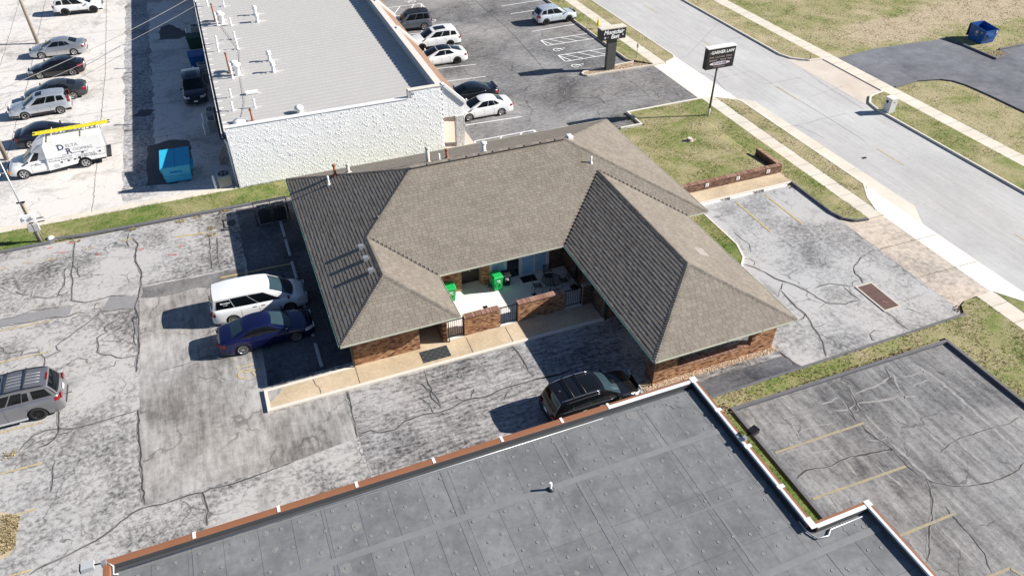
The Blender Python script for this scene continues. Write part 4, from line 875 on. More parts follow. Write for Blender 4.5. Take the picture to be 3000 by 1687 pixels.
def gate(x0, x1, label):
    g = thing('iron_gate', label, 'gate', ((x0 + x1) / 2, 28.95, .13), 'iron gates of the court')
    for z0_, z1_ in ((.22, .26), (1.32, 1.37)): MB().box(x0, 28.93, z0_, x1, 28.97, z1_).build('rail', M['iron'], g)
    for xa in (x0, x1 - .05): MB().box(xa, 28.92, .14, xa + .05, 28.98, 1.4).build('stile', M['iron'], g)
    n = int((x1 - x0) / .115)
    for i in range(1, n): x = x0 + i * (x1 - x0) / n; MB().box(x - .011, 28.94, .26, x + .011, 28.96, 1.32).build('bar', M['iron'], g)
gate(7.88, 8.85, 'black iron gate beside the entry porch'); gate(10.96, 11.98, 'black iron gate between the two low brick walls'); gate(14.9, 15.95, 'black iron gate in the shade by the carport')
MB().box(15.96, 28.8, .1, 16.6, 29.1, 1.5).build('gate_pier', M['mortar'], office); brickwall((15.96, 28.8), (16.6, 28.8), .12, 1.48, office, M['brickd'])
# ------------------------------------------------------------ court furniture
def cart(x, y, m, label, s=1.0, rz=0):
    c = thing('wheeled_bin', label, 'bin', (x, y, .14), 'wheeled bins in the court'); a = .27 * s; b = .31 * s
    q = MB(); q.hexa([(-a * .8, -b * .8, .06), (a * .8, -b * .8, .06), (a * .8, b * .75, .06), (-a * .8, b * .75, .06), (-a, -b, .92 * s), (a, -b, .92 * s), (a, b, .92 * s), (-a, b, .92 * s)]); q.box(-a - .02, -b - .02, .86 * s, a + .02, b + .02, .93 * s)
    body = link('body', q.mesh('body', m), c)
    q = MB(); q.hexa([(-a - .03, -b - .04, .935 * s), (a + .03, -b - .04, .935 * s), (a + .03, b + .05, .935 * s), (-a - .03, b + .05, .935 * s), (-a * .85, -b * .8, 1.0 * s), (a * .85, -b * .8, 1.0 * s), (a * .9, b * .9, 1.03 * s), (-a * .9, b * .9, 1.03 * s)]); link('lid', q.mesh('lid', m), c)
    link('handle', MB().tube([(-a * .8, b + .1, .93 * s), (a * .8, b + .1, .93 * s)], .022, 8).mesh('handle', m), c)
    for sx in (-1, 1): link('wheel', MB().tube([(sx * a * .75, b * .75, .11), (sx * (a * .75 + .06), b * .75, .11)], .11, 12).mesh('wheel', M['tyre']), c)
    link('catch_bar', MB().tube([(-.12, -b * .93, .58 * s), (.12, -b * .93, .58 * s)], .018, 6).mesh('catch_bar', M['galv']), c)
    link('sticker', MB().box(-.10, -b * .985, .70 * s, .10, -b * .955, .76 * s).mesh('sticker', M['inkwhite']), body)
    q = MB().box(-.15, -b * .99, .3 * s, -.10, -b * .82, .55 * s).box(.10, -b * .99, .3 * s, .15, -b * .82, .55 * s); link('rib', q.mesh('rib', m), body)
    c.rotation_euler.z = rz; return c
cart(9.1, 32.05, M['green'], 'green wheeled bin half hidden by the left eave', 1.05, R(-4)); cart(11.95, 32.05, M['green'], 'green wheeled bin beside the black one by the window', 1.05, R(4)); cart(12.6, 32.2, M['black'], 'small black wheeled bin next to the green one', .82, R(-3))
tag(MB().box(13.6, 31.9, .142, 14.52, 32.48, .16).build('door_mat', M['matrubber']), 'black rubber mat outside the sliding glass door', 'mat')
mt = thing('entry_mat', 'checkered dark mat on the walk before the entry porch', 'mat', (6.95, 28.05, .13))
for i in range(8):
    for j in range(5):
        x = 6.18 + i * .19; y = 27.62 + j * .175; MB().box(x, y, .131, x + .186, y + .171, .146).build('mat_tile', M['tile1' if (i + j) % 2 else 'tile2'], mt)
for x, lab in ((10.74, 'small square floor drain in the sunlit court'), (13.78, 'small square floor drain in the shaded court')):
    dg = thing('floor_drain', lab, 'drain', (x, 30.66, .14)); MB().box(x - .13, 30.53, .138, x + .13, 30.79, .150).build('frame', M['black'], dg)
    for k in range(5): MB().box(x - .11, 30.55 + k * .046, .150, x + .11, 30.57 + k * .046, .156).build('slot_bar', M['iron'], dg)
tb = thing('patio_table', 'round black metal patio table in the shaded court', 'table', (14.92, 30.75, .14))
link('rim', MB().tube([(.58 * math.cos(t), .58 * math.sin(t), .72) for t in np.linspace(0, 6.283, 29)], .02, 6, cap=False).mesh('rim', M['iron']), tb)
for k in range(11): yy = -.5 + k * .1; hw_ = math.sqrt(.57 ** 2 - yy ** 2); link('top_slat', MB().box(-hw_, yy - .02, .712, hw_, yy + .02, .722).mesh('top_slat', M['iron']), tb)
for k in range(4): t = k * 1.571 + .78; link('leg', MB().tube([(.12 * math.cos(t), .12 * math.sin(t), .7), (.2 * math.cos(t), .2 * math.sin(t), .3), (.42 * math.cos(t), .42 * math.sin(t), 0)], .018, 6).mesh('leg', M['iron']), tb)
def chair(x, y, rz, label):
    c = thing('patio_chair', label, 'chair', (x, y, .14), 'black patio chairs'); c.rotation_euler.z = rz
    for k in range(6): link('seat_slat', MB().box(-.23, -.22 + k * .075, .42, .23, -.17 + k * .075, .435).mesh('seat_slat', M['iron']), c)
    for k in range(7): z = .5 + k * .075; yy = .24 + k * .02; link('back_slat', MB().box(-.23, yy, z, .23, yy + .014, z + .042).mesh('back_slat', M['iron']), c)
    for sx in (-.24, .24):
        link('frame', MB().tube([(sx, -.25, 0), (sx, -.24, .62), (sx, .2, .64), (sx, .24, .45), (sx, .40, 1.02)], .014, 6).mesh('frame', M['iron']), c); link('leg', MB().tube([(sx, .3, 0), (sx, .22, .43)], .014, 6).mesh('leg', M['iron']), c)
chair(15.05, 31.55, R(-8), 'black slatted patio chair on the window side of the table'); chair(14.1, 30.9, R(80), 'black slatted patio chair on the left of the table'); chair(15.75, 30.8, R(-85), 'black slatted patio chair on the right of the table'); chair(14.75, 29.9, R(170), 'black slatted patio chair behind the low wall')
um = thing('folded_umbrella', 'dark folded patio umbrella standing by the shaded wall', 'umbrella', (16.25, 30.4, .14)); link('pole', MB().tube([(0, 0, 0), (0, 0, 2.0)], .02, 8).mesh('pole', M['iron']), um); link('canopy', MB().lathe([(.05, .6), (.16, .75), (.12, 1.3), (.03, 1.95)], (0, 0, 0), 9).mesh('canopy', M['black']), um); link('base', MB().lathe([(.25, 0), (.25, .06), (.05, .1)], (0, 0, 0), 14).mesh('base', M['iron']), um)
pp = thing('potted_plant', 'spiky blue-green plant in a low pot by the brick pier', 'plant', (11.55, 32.2, .14)); link('pot', MB().lathe([(.10, 0), (.14, .14), (.12, .14)], (0, 0, 0), 12).mesh('pot', M['clay']), pp)
for k in range(14):
    t = k * 2.4; r_ = .14 + .12 * (k % 3) / 2; h_ = .42 - .1 * (k % 3); w_ = .025
    link('leaf', MB().add([(-w_ * math.sin(t), w_ * math.cos(t), .13), (w_ * math.sin(t), -w_ * math.cos(t), .13), (r_ * .6 * math.cos(t) + w_ * math.sin(t), r_ * .6 * math.sin(t) - w_ * math.cos(t), h_ * .8), (r_ * math.cos(t) * 1.3, r_ * math.sin(t) * 1.3, h_), (r_ * .6 * math.cos(t) - w_ * math.sin(t), r_ * .6 * math.sin(t) + w_ * math.cos(t), h_ * .8)], [(0, 1, 2, 3, 4)]).mesh('leaf', M['agave']), pp)
# ------------------------------------------------------------ retaining wall by the east walk
rw = thing('retaining_wall', 'low brown brick retaining wall holding up the lawn', 'wall', (32, 37.1, 0))
MB().box(26.0, 37.02, 0, 36.15, 37.28, .70).build('core', M['mortar'], rw); brickwall((26.0, 37.02), (36.15, 37.02), .12, .70, rw, M['brickd'])
MB().box(35.9, 37.28, 0, 36.15, 39.8, .70).build('core', M['mortar'], rw); brickwall((35.9, 39.8), (35.9, 37.28), .12, .70, rw, M['brickd']); brickwall((36.15, 37.02), (36.15, 39.8), .12, .70, rw, M['brickd'])
x = 26.02
while x < 36.1: MB().bev(x, 36.98, .704, x + .066, 37.30, .775, .008).build('cap_brick', M['brick1'], rw); x += .075
y = 37.34
while y < 39.78: MB().bev(35.87, y, .704, 36.18, y + .066, .775, .008).build('cap_brick', M['brick1'], rw); y += .075
for x in (29.75, 32.35, 34.95): pl = MB().box(x - .14, 36.985, .33, x + .14, 37.008, .60).build('stall_plate', M['wpaint'], rw); MB().box(x - .03, 36.975, .38, x + .03, 36.984, .55).build('plate_mark', M['inkgrey'], pl)
# wheel stops
def wstop(x0, y0, x1, y1, m, label):
    w = tag(MB().bev(x0, y0, .0, x1, y1, .13, .035).build('wheel_stop', m, origin=((x0 + x1) / 2, (y0 + y1) / 2, 0)), label, 'wheel stop', 'concrete wheel stops')
for y0, lab in ((42.15, 'shaded wheel stop nearest the caged air conditioners'), (39.95, 'shaded wheel stop second from the caged air conditioners'), (37.4, 'shaded wheel stop between the air conditioners and the white minivan'), (34.6, 'wheel stop in front of the white minivan'), (32.0, 'wheel stop under the nose of the dark blue sedan'), (29.46, 'shaded wheel stop in the empty stall beside the dark blue sedan')): wstop(1.08, y0, 1.26, y0 + 1.85, M['conc_dark'], lab)
for x0, x1, lab in ((28.2, 29.85, 'white wheel stop half under the eave corner'), (30.62, 32.58, 'white wheel stop in the middle of the three before the east walk'), (33.45, 35.48, 'white wheel stop closest to the street before the east walk')): wstop(x0, 35.36, x1, 35.54, M['conc_white'], lab)
# grate in the east lot
gr = thing('drain_grate', 'rusty rectangular drain grate with pale concrete rim in the east lot', 'drain', (32.45, 23.23, 0))
MB().box(31.85, 22.0, -.02, 33.08, 22.1, .05).box(31.85, 24.33, -.02, 33.08, 24.43, .05).box(31.85, 22.1, -.02, 31.95, 24.33, .05).box(32.98, 22.1, -.02, 33.08, 24.33, .05).build('rim', M['kerb_c'], gr)
for k in range(3): MB().box(31.96, 22.11 + k * .74, .0, 32.97, 22.83 + k * .74, .042).build('plate', M['rust'], gr)
MB().ribbon([(32.4, 22.75), (32.5, 22.7), (32.55, 22.55)], .04, .047).build('paint_scrape', M['redpaint'], gr)
# ------------------------------------------------------------ long white shop building to the north
shop = thing('white_shop_building', 'long white split-face block shop building with a ribbed metal roof', 'building', (6.5, 75, 0))
YF, YB = 49.55, 125.0; XW, XE = -.88, 14.42
def zdeck(x): return 4.0 + .42 * (x - XW) / (XE - XW)
MB().box(XW + .1, YF + .12, 0, XE - .02, YF + .3, 4.60).build('front_wall', M['block'], shop)
MB().box(11.95, YF + .12, 4.61, XE - .02, YF + .3, 5.18).build('front_step_wall', M['block'], shop)
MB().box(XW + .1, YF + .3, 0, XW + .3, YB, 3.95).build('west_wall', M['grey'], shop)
MB().box(XE - .25, YF + .3, 0, XE, YB, 3.6).build('east_wall', M['apron'], shop)
MB().box(XW + .3, YB - .2, 0, XE - .25, YB, 4.0).build('back_wall', M['block'], shop)
# rough block faces
NVAR = 8; bmeshes = []
def rough_block(w, h, dep, seed):
    r = random.Random(seed); q = MB(); nx, nz = 8, 4; vs = []
    for j in range(nz + 1):
        for i in range(nx + 1):
            edge = i in (0, nx) or j in (0, nz)
            vs.append((w * i / nx + (0 if edge else r.uniform(-.02, .02)), -(r.uniform(dep * .1, dep * .8) if edge else r.uniform(dep * .25, dep)), h * j / nz + (0 if edge else r.uniform(-.02, .02))))
    fs = [(j * (nx + 1) + i, j * (nx + 1) + i + 1, (j + 1) * (nx + 1) + i + 1, (j + 1) * (nx + 1) + i) for j in range(nz) for i in range(nx)]
    b = len(vs); vs += [(0, .12, 0), (w, .12, 0), (w, .12, h), (0, .12, h)]
    q.add(vs, fs); k = nx + 1
    q.f += [(b, b + 1) + tuple(range(nx, -1, -1)), tuple(range(nz * k, nz * k + k)) + (b + 2, b + 3), (b + 1, b + 2) + tuple(j * k + nx for j in range(nz, -1, -1)), (b + 3, b) + tuple(j * k for j in range(nz + 1))]; q.mi += [0] * 4; q.sm += [False] * 4
    return q
for s in range(NVAR): bmeshes.append(rough_block(.392, .194, (.014, .018, .024, .016, .014, .03, .02, .026)[s], s))
bme = [b.mesh('block', M['block']) for b in bmeshes]
BJ = MB(); cnt = 0; cand = []
row = 0; z = 0.0
while z < 5.15:
    x = XW - (.2 if row % 2 else 0)
    while x < XE - .05:
        top = 4.62 if x < 11.95 else 5.2
        if z + .19 < top + .03:
            x0 = max(x, XW); x1 = min(x + .4, XE)
            if x1 - x0 > .1: cand.append((x0, x1, z))
        x += .4
    z += .2; row += 1
cand.sort(key=lambda c: (c[2] < 1.6, c[0] < 1.5 and c[2] < 3, random.random()))
sl_ = wloc(shop)
for x0, x1, z in cand:
    v = random.randrange(NVAR); full = x1 - x0 > .39
    if full and cnt < 300 and z > 1.5:
        o = link('block', bme[v], shop, Vector((x0 + .001, YF, z)) - sl_); o.scale = (1.015, random.uniform(.6, 1.3), 1.025); cnt += 1
    else:
        s = (x1 - x0 - .002) / .392; BJ.add([(p[0] * s + x0 + .001, p[1] + YF, p[2] * 1.025 + z) for p in bmeshes[v].v], bmeshes[v].f)
BJ.build('blocks', M['block'], shop, kind='stuff')
# front end of the mansard walkway, stone column
prof = [(XE + .02, 2.62), (16.02, 2.62), (16.12, 2.70), (16.12, 3.55), (14.5, 5.18), (XE + .02, 5.18)]
MB().prism_y(prof, YF + .06, YF + .3).build('mansard_end', M['block'], shop)
q = MB(); rb = random.Random(9)
for row in range(13):
    z = 2.62 + row * .2; x = XE + .02
    while x < 16.0:
        xm = 16.1 if z + .19 < 3.56 else 16.1 - (z + .19 - 3.56) * .99
        w = min(.39, xm - x)
        if w > .12: bmq = bmeshes[rb.randrange(NVAR)]; q.add([(p[0] * w / .392 + x, p[1] * .8 + YF + .058, p[2] + z) for p in bmq.v], bmq.f)
        x += .4
q.build('blocks', M['block'], shop, kind='stuff')
def stone_col(x0, x1, y0, y1, h):
    c = MB().box(x0 + .05, y0 + .05, .1, x1 - .05, y1 - .05, h).build('column', M['mortar'], shop); q = MB(); z = .13
    while z < h - .1:
        hh = random.choice((.15, .2, .25)); x = x0
        while x < x1 - .05:
            w = min(random.uniform(.2, .45), x1 - x); bmq = bmeshes[random.randrange(NVAR)]
            q.add([(p[0] * (w - .01) / .392 + x, p[1] * 1.3 + y0 + .05, p[2] * (hh - .01) / .194 + z) for p in bmq.v], bmq.f); x += w
        z += hh
    q.build('stones', plain('grey white stone', (.58, .56, .54), .9, var=.3, vs=4, bump=.5, bs=12, obj=False), c, kind='stuff')
stone_col(15.35, 16.06, YF - .1, YF + .5, 2.6)
for y in (54.5, 59.5, 64.5, 69.5, 75): MB().box(15.6, y, .1, 16.05, y + .45, 2.9).build('column', M['block'], shop)
MB().box(16.08, YF + 1.6, 2.0, 16.3, YF + 2.1, 2.75).build('hanging_sign', M['brownbox'], shop)
MB().box(XE - .02, YF + .3, 2.63, 16.0, YB, 2.66).build('walkway_ceiling', M['soffit'], shop)
# mansard, fins, copings
MB().add([(14.5, YF + .3, 5.16), (14.5, YB, 5.16), (16.12, YB, 3.55), (16.12, YF + .3, 3.55), (16.12, YF + .3, 2.70), (16.12, YB, 2.70), (14.5, YB, 2.70), (14.5, YF + .3, 2.70)], [(0, 3, 2, 1), (3, 4, 5, 2), (0, 7, 4, 3), (1, 2, 5, 6)]).build('mansard', M['mansard'], shop)
MB().box(XE - .28, YF + .3, 3.9, XE + .08, YB, 5.16).build('parapet', M['grey'], shop)
MB().box(XE - .34, YF + .31, 5.163, XE + .16, YB, 5.215).build('coping', M['coping'], shop)
MB().box(11.9, YF - .06, 5.19, XE + .2, YF + .36, 5.24).build('coping', M['kerb_w'], shop); MB().box(XW - .06, YF - .06, 4.62, 11.9, YF + .34, 4.66).build('coping', M['white'], shop); MB().box(11.86, YF - .04, 4.665, 11.95, YF + .32, 5.2).build('step_trim', M['roofmetal'], shop)
for y in (YF - .06, 62.0, 69.6):
    MB().prism_y([(14.44, 5.22), (14.44, 5.30), (14.62, 5.30), (16.24, 3.68), (16.24, 3.50), (16.14, 3.50)], y, y + .42).build('sloped_coping', M['white'], shop)
    if y > 50:
        MB().prism_y([(14.5, 5.15), (16.13, 3.54), (16.13, 3.3), (14.5, 3.3)], y + .05, y + .37).build('fin', M['block'], shop)
# metal roof: deck and single ribs
MB().add([(XW - .1, YF + .3, zdeck(XW - .1)), (XE - .2, YF + .3, zdeck(XE - .2)), (XE - .2, YB, zdeck(XE - .2)), (XW - .1, YB, zdeck(XW - .1))], [(0, 1, 2, 3)]).build('metal_roof', M['roofmetal'], shop)
ribm = MB(); xa, xb = XW - .1, XE - .29
za, zb_ = zdeck(xa), zdeck(xb)
ribm.add([(xa, -.035, za), (xa, -.018, za + .045), (xa, .018, za + .045), (xa, .035, za), (xb, -.035, zb_), (xb, -.018, zb_ + .045), (xb, .018, zb_ + .045), (xb, .035, zb_)], [(0, 4, 5, 1), (1, 5, 6, 2), (2, 6, 7, 3), (3, 2, 1, 0), (4, 7, 6, 5)])
rme = ribm.mesh('rib', M['roofmetal'])
y = YF + .62
while y < 122: link('rib', rme, shop, Vector((0, y, 0)) - sl_); y += .61
MB().box(XW - .26, YF + .1, 3.80, XW - .1, YB, 3.93).build('gutter', M['black'], shop); MB().box(XW - .30, YF + .1, 3.90, XW - .262, YB, 3.96).build('gutter_lip', M['white'], shop)
MB().tube([(XW - .2, YF + .15, 3.8), (XW - .1, YF + .15, 3.4), (XW - .1, YF + .15, .1), (XW - .3, YF + .05, .06)], .05, 8).build('downspout', M['white'], shop)
y = 50.6
k = 0
while y < 108:
    MB().box(XW - .1, y - .05, zdeck(XW) + .002, XW + .22, y + .08, zdeck(XW) + .012).build('seal_patch', M['white'], shop); y += 1.22
M['flash'] = plain('pale flashing', (.66, .655, .64), .5)
def zs(x): return zdeck(x)
def flash(x, y, l=.8): return MB().box(x - l / 2, y - .06, zs(x) + .004, x + l / 2, y + .06, zs(x) + .05).build('flashing_strip', M['flash'], shop)
for x, y in ((.04, 55.8), (-.05, 53.5), (1.47, 53.3), (.0, 67.3), (-.05, 65.5), (1.53, 67.7), (1.5, 65.3), (1.43, 76.9), (0.0, 77.7), (1.54, 71.3), (.2, 86), (1.6, 88)):
    flash(x + .1, y); pipe(shop, x, y, zs(x), .55, .06, M['white'], 1.7, name='vent_pipe')
for x, y in ((3.84, 71.2), (3.9, 73.2), (3.63, 61.6), (3.61, 59.2), (4.1, 84), (3.9, 95)):
    flash(x + .1, y, 1.3); q = MB().lathe([(.16, 0), (.13, .35), (.13, .5), (.20, .52), (.21, .60), (.11, .64), (.12, .70), (.21, .72), (.19, .80), (.05, .85)], (x, y, zs(x)), 14); q.build('turbine_vent', M['white'], shop)
for x, y in ((.75, 59.5), (.65, 71.9)):
    flash(x, y, 1.2); flash(x + .1, y + 1.1, 1.2)
    MB().lathe([(.22, 0), (.2, .7), (.33, .75), (.35, .9), (.16, 1.0)], (x + .2, y + .3, zs(x)), 14).build('exhaust_vent', M['white'], shop); MB().lathe([(.2, 0), (.18, .6), (.30, .65), (.31, .76), (.12, .85)], (x + .1, y + 1.2, zs(x)), 14).build('exhaust_vent', M['white'], shop)
    pipe(shop, x - .25, y - .1, zs(x), 1.2, .07, M['white']); pipe(shop, x - .35, y + 1.0, zs(x), 1.5, .07, M['rustpipe'], 1.5)
MB().box(1.1, 55.6, zs(1.5) + .07, 2.0, 56.0, zs(1.5) + .22).build('roof_hatch', M['white'], shop)
MB().lathe([(.42, 0), (.45, .12), (.38, .2), (.1, .26)], (.15, 51.3, zs(0)), 20).build('dome_cap', M['white'], shop)
MB().lathe([(.2, 0), (.18, .25), (.32, .27), (.32, .38), (.22, .5), (.05, .56)], (4.3, 51.2, zs(4.2)), 16).build('dome_vent', M['white'], shop); pipe(shop, 1.05, 51.2, zs(1), .8, .07, M['rustpipe'], 1.6)
MB().tube([(.3, 51.5, zs(0) + .08), (.9, 54.5, zs(.9) + .075), (1.05, 58.2, zs(1) + .075), (1.6, 65, zs(1.6) + .075), (.7, 71.5, zs(.7) + .075)], .012, 5).build('roof_cable', M['seam'], shop)
# things along the shop's west wall
def acunit(x, y, z, s, label, h=.85, m='acgrey'):
    a = thing('air_conditioner', label, 'air conditioner', (x, y, z), 'outdoor air conditioners'); w = .42 * s
    link('casing', MB().bev(-w, -w, .06, w, w, h, .05).mesh('casing', M[m]), a); link('base', MB().box(-w - .04, -w - .04, 0, w + .04, w + .04, .06).mesh('base', M['conc_dark']), a)
    link('fan_well', MB().lathe([(w * .84, 0), (w * .84, .012), (w * .80, .014)], (0, 0, h), 24).mesh('fan_well', M['black']), a)
    for k in range(4): t = k * 1.57 + .4; link('fan_blade', MB().add([(0, 0, h + .02), (w * .7 * math.cos(t), w * .7 * math.sin(t), h + .02), (w * .7 * math.cos(t + .7), w * .7 * math.sin(t + .7), h + .03)], [(0, 1, 2)]).mesh('fan_blade', M['grey']), a)
    for k in range(3): rr = w * (.3 + .25 * k); link('guard_ring', MB().tube([(rr * math.cos(t), rr * math.sin(t), h + .04) for t in np.linspace(0, 6.283, 21)], .006, 4, cap=False).mesh('guard_ring', M['black']), a)
    for k in range(12): x_ = -w + .07 + k * (2 * w - .14) / 11; link('louvre', MB().box(x_ - .018, -w - .012, .12, x_ + .018, -w, h - .1).mesh('louvre', M[m]), a)
    return a
acunit(-1.75, 50.4, .0, 1.05, 'pale air conditioner at the foot of the white block corner', .9)
for y, lab in ((59.55, 'grey air conditioner under the white roof gutter, nearer of the pair'), (61.3, 'grey air conditioner under the white roof gutter, farther of the pair'), (69.6, 'grey air conditioner beside the parked dark SUV, nearer one'), (71.5, 'grey air conditioner beside the parked dark SUV, farther one'), (82.0, 'grey air conditioner near the dark green bin far along the wall')): acunit(-1.75, y, 0, 1.0, lab, 1.0)
def bollard(x, y, label, h=1.05): return tag(MB().lathe([(.085, 0), (.085, h - .04), (.05, h)], (x, y, 0), 14).build('bollard', M['whitemetal'], origin=(x, y, 0)), label, 'bollard', 'white pipe bollards')
for x, y, lab in ((-2.45, 50.1, 'white pipe bollard by the air conditioner at the block corner'), (-2.5, 59.0, 'white pipe bollard by the gutter air conditioners, nearer one'), (-2.45, 60.7, 'white pipe bollard by the gutter air conditioners, farther one'), (-2.5, 69.0, 'white pipe bollard behind the parked dark SUV, nearer one'), (-2.5, 70.9, 'white pipe bollard behind the parked dark SUV, farther one'), (-2.6, 81.2, 'white pipe bollard near the wire mast')): bollard(x, y, lab)
fb = thing('painted_panel', 'dark brown panel with a pale round emblem under the white roof edge', 'sign', (-1.35, 58.6, 0)); MB().box(-1.5, 57.4, .1, -1.2, 59.3, 2.0).build('board', M['brownbox'], fb)
MB().tube([(-1.52, 58.4 + .28 * math.cos(t), 1.55 + .28 * math.sin(t)) for t in np.linspace(0, 6.283, 19)], .03, 6, cap=False).build('emblem_ring', M['inkwhite'], fb)
for k in range(4): MB().box(-1.53, 58.1 + k * .16, 1.90, -1.505, 58.2 + k * .16, 1.98).build('emblem_mark', M['inkwhite'], fb)
pt = thing('pallet', 'grey wooden pallet leaning on the white block building', 'pallet', (-1.5, 54.0, 0))
for k in range(6): MB().hexa([(-1.9 + k * .0, 53.4 + k * .24, .02), (-1.86, 53.4 + k * .24, .02), (-1.86, 53.52 + k * .24, .02), (-1.9, 53.52 + k * .24, .02), (-1.12, 53.4 + k * .24, 1.25), (-1.08, 53.4 + k * .24, 1.25), (-1.08, 53.52 + k * .24, 1.25), (-1.12, 53.52 + k * .24, 1.25)]).build('slat', M['wood'], pt)
for z in (.15, .62, 1.1): xx = -1.86 + z * .63; MB().box(xx - .0, 53.35, z, xx + .08, 54.8, z + .09).build('runner', M['wood'], pt)
def greenbin(x, y, m, label):
    b = thing('waste_container', label, 'bin', (x, y, 0)); link('body', MB().hexa([(-.6, -.45, 0), (.6, -.45, 0), (.6, .45, 0), (-.6, .45, 0), (-.7, -.55, 1.1), (.7, -.55, 1.1), (.7, .55, 1.1), (-.7, .55, 1.1)]).mesh('body', m), b); link('lid', MB().hexa([(-.73, -.58, 1.1), (.73, -.58, 1.1), (.73, .58, 1.25), (-.73, .58, 1.25), (-.73, -.58, 1.14), (.73, -.58, 1.14), (.73, .58, 1.29), (-.73, .58, 1.29)]).mesh('lid', m), b)
greenbin(-2.0, 78.5, plain('dark green container', (.01, .05, .035), .5), 'dark green waste container in the shade under the wire mast'); greenbin(-2.1, 73.6, M['blue'], 'blue waste container in the shade behind the parked dark SUV')
ms = thing('wire_mast', 'service mast with conduits on the shop west wall', 'mast', (-1.1, 79, 0))
for k, (x, y, h) in enumerate(((-1.05, 79.6, 4.6), (-1.15, 79.2, 3.6), (-1.1, 80.4, 4.2), (-1.3, 78.7, 2.8))): MB().tube([(x, y, .1), (x, y, h)], .05, 8).build('conduit', M['galv'], ms)
MB().box(-1.35, 79.7, 1.2, -1.05, 80.3, 2.2).build('meter_box', M['black'], ms)
# ------------------------------------------------------------ flat-roofed building in front
flat = thing('flat_roofed_building', 'flat grey membrane roof with brown metal parapet in the foreground', 'building', (4, 8, 0))
X0, X1, X2, Y1, Y2, YS = -7.95, 16.33, 18.9, 18.67, 10.68, -22.0
oc = [(X0, YS), (X2, YS), (X2, Y2), (X1, Y2), (X1, Y1), (X0, Y1)]
MB().prism([(x - (.12 if x > 0 else -.12), y - (.12 if y > 0 else -.12)) for x, y in oc], 0, 3.48).build('wall', M['brickd'], flat)
ZD = 3.55
MB().sheet([(x, y) for x, y in oc], ZD - .02).build('roof_deck', M['memwall'], flat)
fl = wloc(flat)
SX, SY = 1.22, 2.44; me_sh = {}
def memsheet(x0, y0, x1, y1):
    k = (round(x1 - x0, 2), round(y1 - y0, 2))
    if k not in me_sh: me_sh[k] = MB().box(0, 0, -.012, k[0], k[1], 0).mesh('membrane_sheet', M['membrane'])
    return link('membrane_sheet', me_sh[k], flat, Vector((x0, y0, ZD + random.choice((0, .002, .004)))) - fl)
xs = [X0 + .3]
while xs[-1] < X1 - .3: xs.append(min(xs[-1] + SX, X1 - .28))
ys = [Y1 - .42]
while ys[-1] > -4: ys.append(ys[-1] - SY)
laps = []
for i in range(len(xs) - 1):
    for j in range(len(ys) - 1): memsheet(xs[i], ys[j + 1], xs[i + 1] - .006, ys[j] - .006)
yy = Y2 - .3
while yy > -4:
    for xa in (16.06, 17.35): memsheet(xa, yy - SY, xa + 1.27, yy - .006)
    yy -= SY
for x in (-5.0, -.4, 4.3, 9.1, 13.4): MB().box(x - .06, -4, ZD + .006, x + .06, Y1 - .45, ZD + .011).build('lap_strip', M['lap'], flat)
for j, y in enumerate(np.arange(Y1 - 2.9, -4, -3.05)): MB().box(xs[0], y - (.05 if j % 2 else .13), ZD + .007, X1 - .3 if y > Y2 else X2 - .3, y + (.05 if j % 2 else .13), ZD + .014).build('lap_strip', M['lap' if j % 2 else 'lapd'], flat)
MB().box(xs[0], Y1 - .60, ZD + .008, X1 - .3, Y1 - .56, ZD + .024).build('edge_bar', M['lapd'], flat)
pm = MB().lathe([(.062, 0), (.060, .006), (.045, .008), (.040, .004), (.018, .004), (.012, .010)], (0, 0, 0), 10).mesh('fastener_plate', M['plate'])
pj = MB(); spots = []
for i in range(len(xs) - 1):
    for j in range(len(ys) - 1):
        for a in (.25, .75):
            for b in range(3): spots.append((xs[i] + SX * a + random.gauss(0, .05) + (.12 if b % 2 else -.08), ys[j + 1] + SY * (b + .5) / 3 + random.gauss(0, .08)))
for k in range(60): spots.append((random.uniform(16.2, 18.5), random.uniform(2, Y2 - .5)))
spots = [s for s in spots if s[0] < X1 - .4 or s[1] < Y2 - .4]; spots.sort(key=lambda s: abs(s[0] - 5) * .6 + abs(s[1] - 14)); dust = MB()
for k, (x, y) in enumerate(spots):
    if k < 300: link('fastener_plate', pm, flat, Vector((x, y, ZD + .006)) - fl)
    else: pj.lathe([(.062, 0), (.060, .006), (.045, .008), (.040, .004), (.012, .009)], (x, y, ZD + .006), 8)
    if random.random() < .22: r_ = random.uniform(.08, .14) if random.random() < .95 else random.uniform(.18, .28); dust.sheet([(x + r_ * random.uniform(.7, 1.15) * math.cos(t), y + r_ * random.uniform(.7, 1.15) * math.sin(t)) for t in np.linspace(0, 5.9, 12)], ZD + .0075)
pj.build('fastener_plates', M['plate'], flat, kind='stuff'); dust.build('dust_ring', M['dust'], flat, kind='stuff')
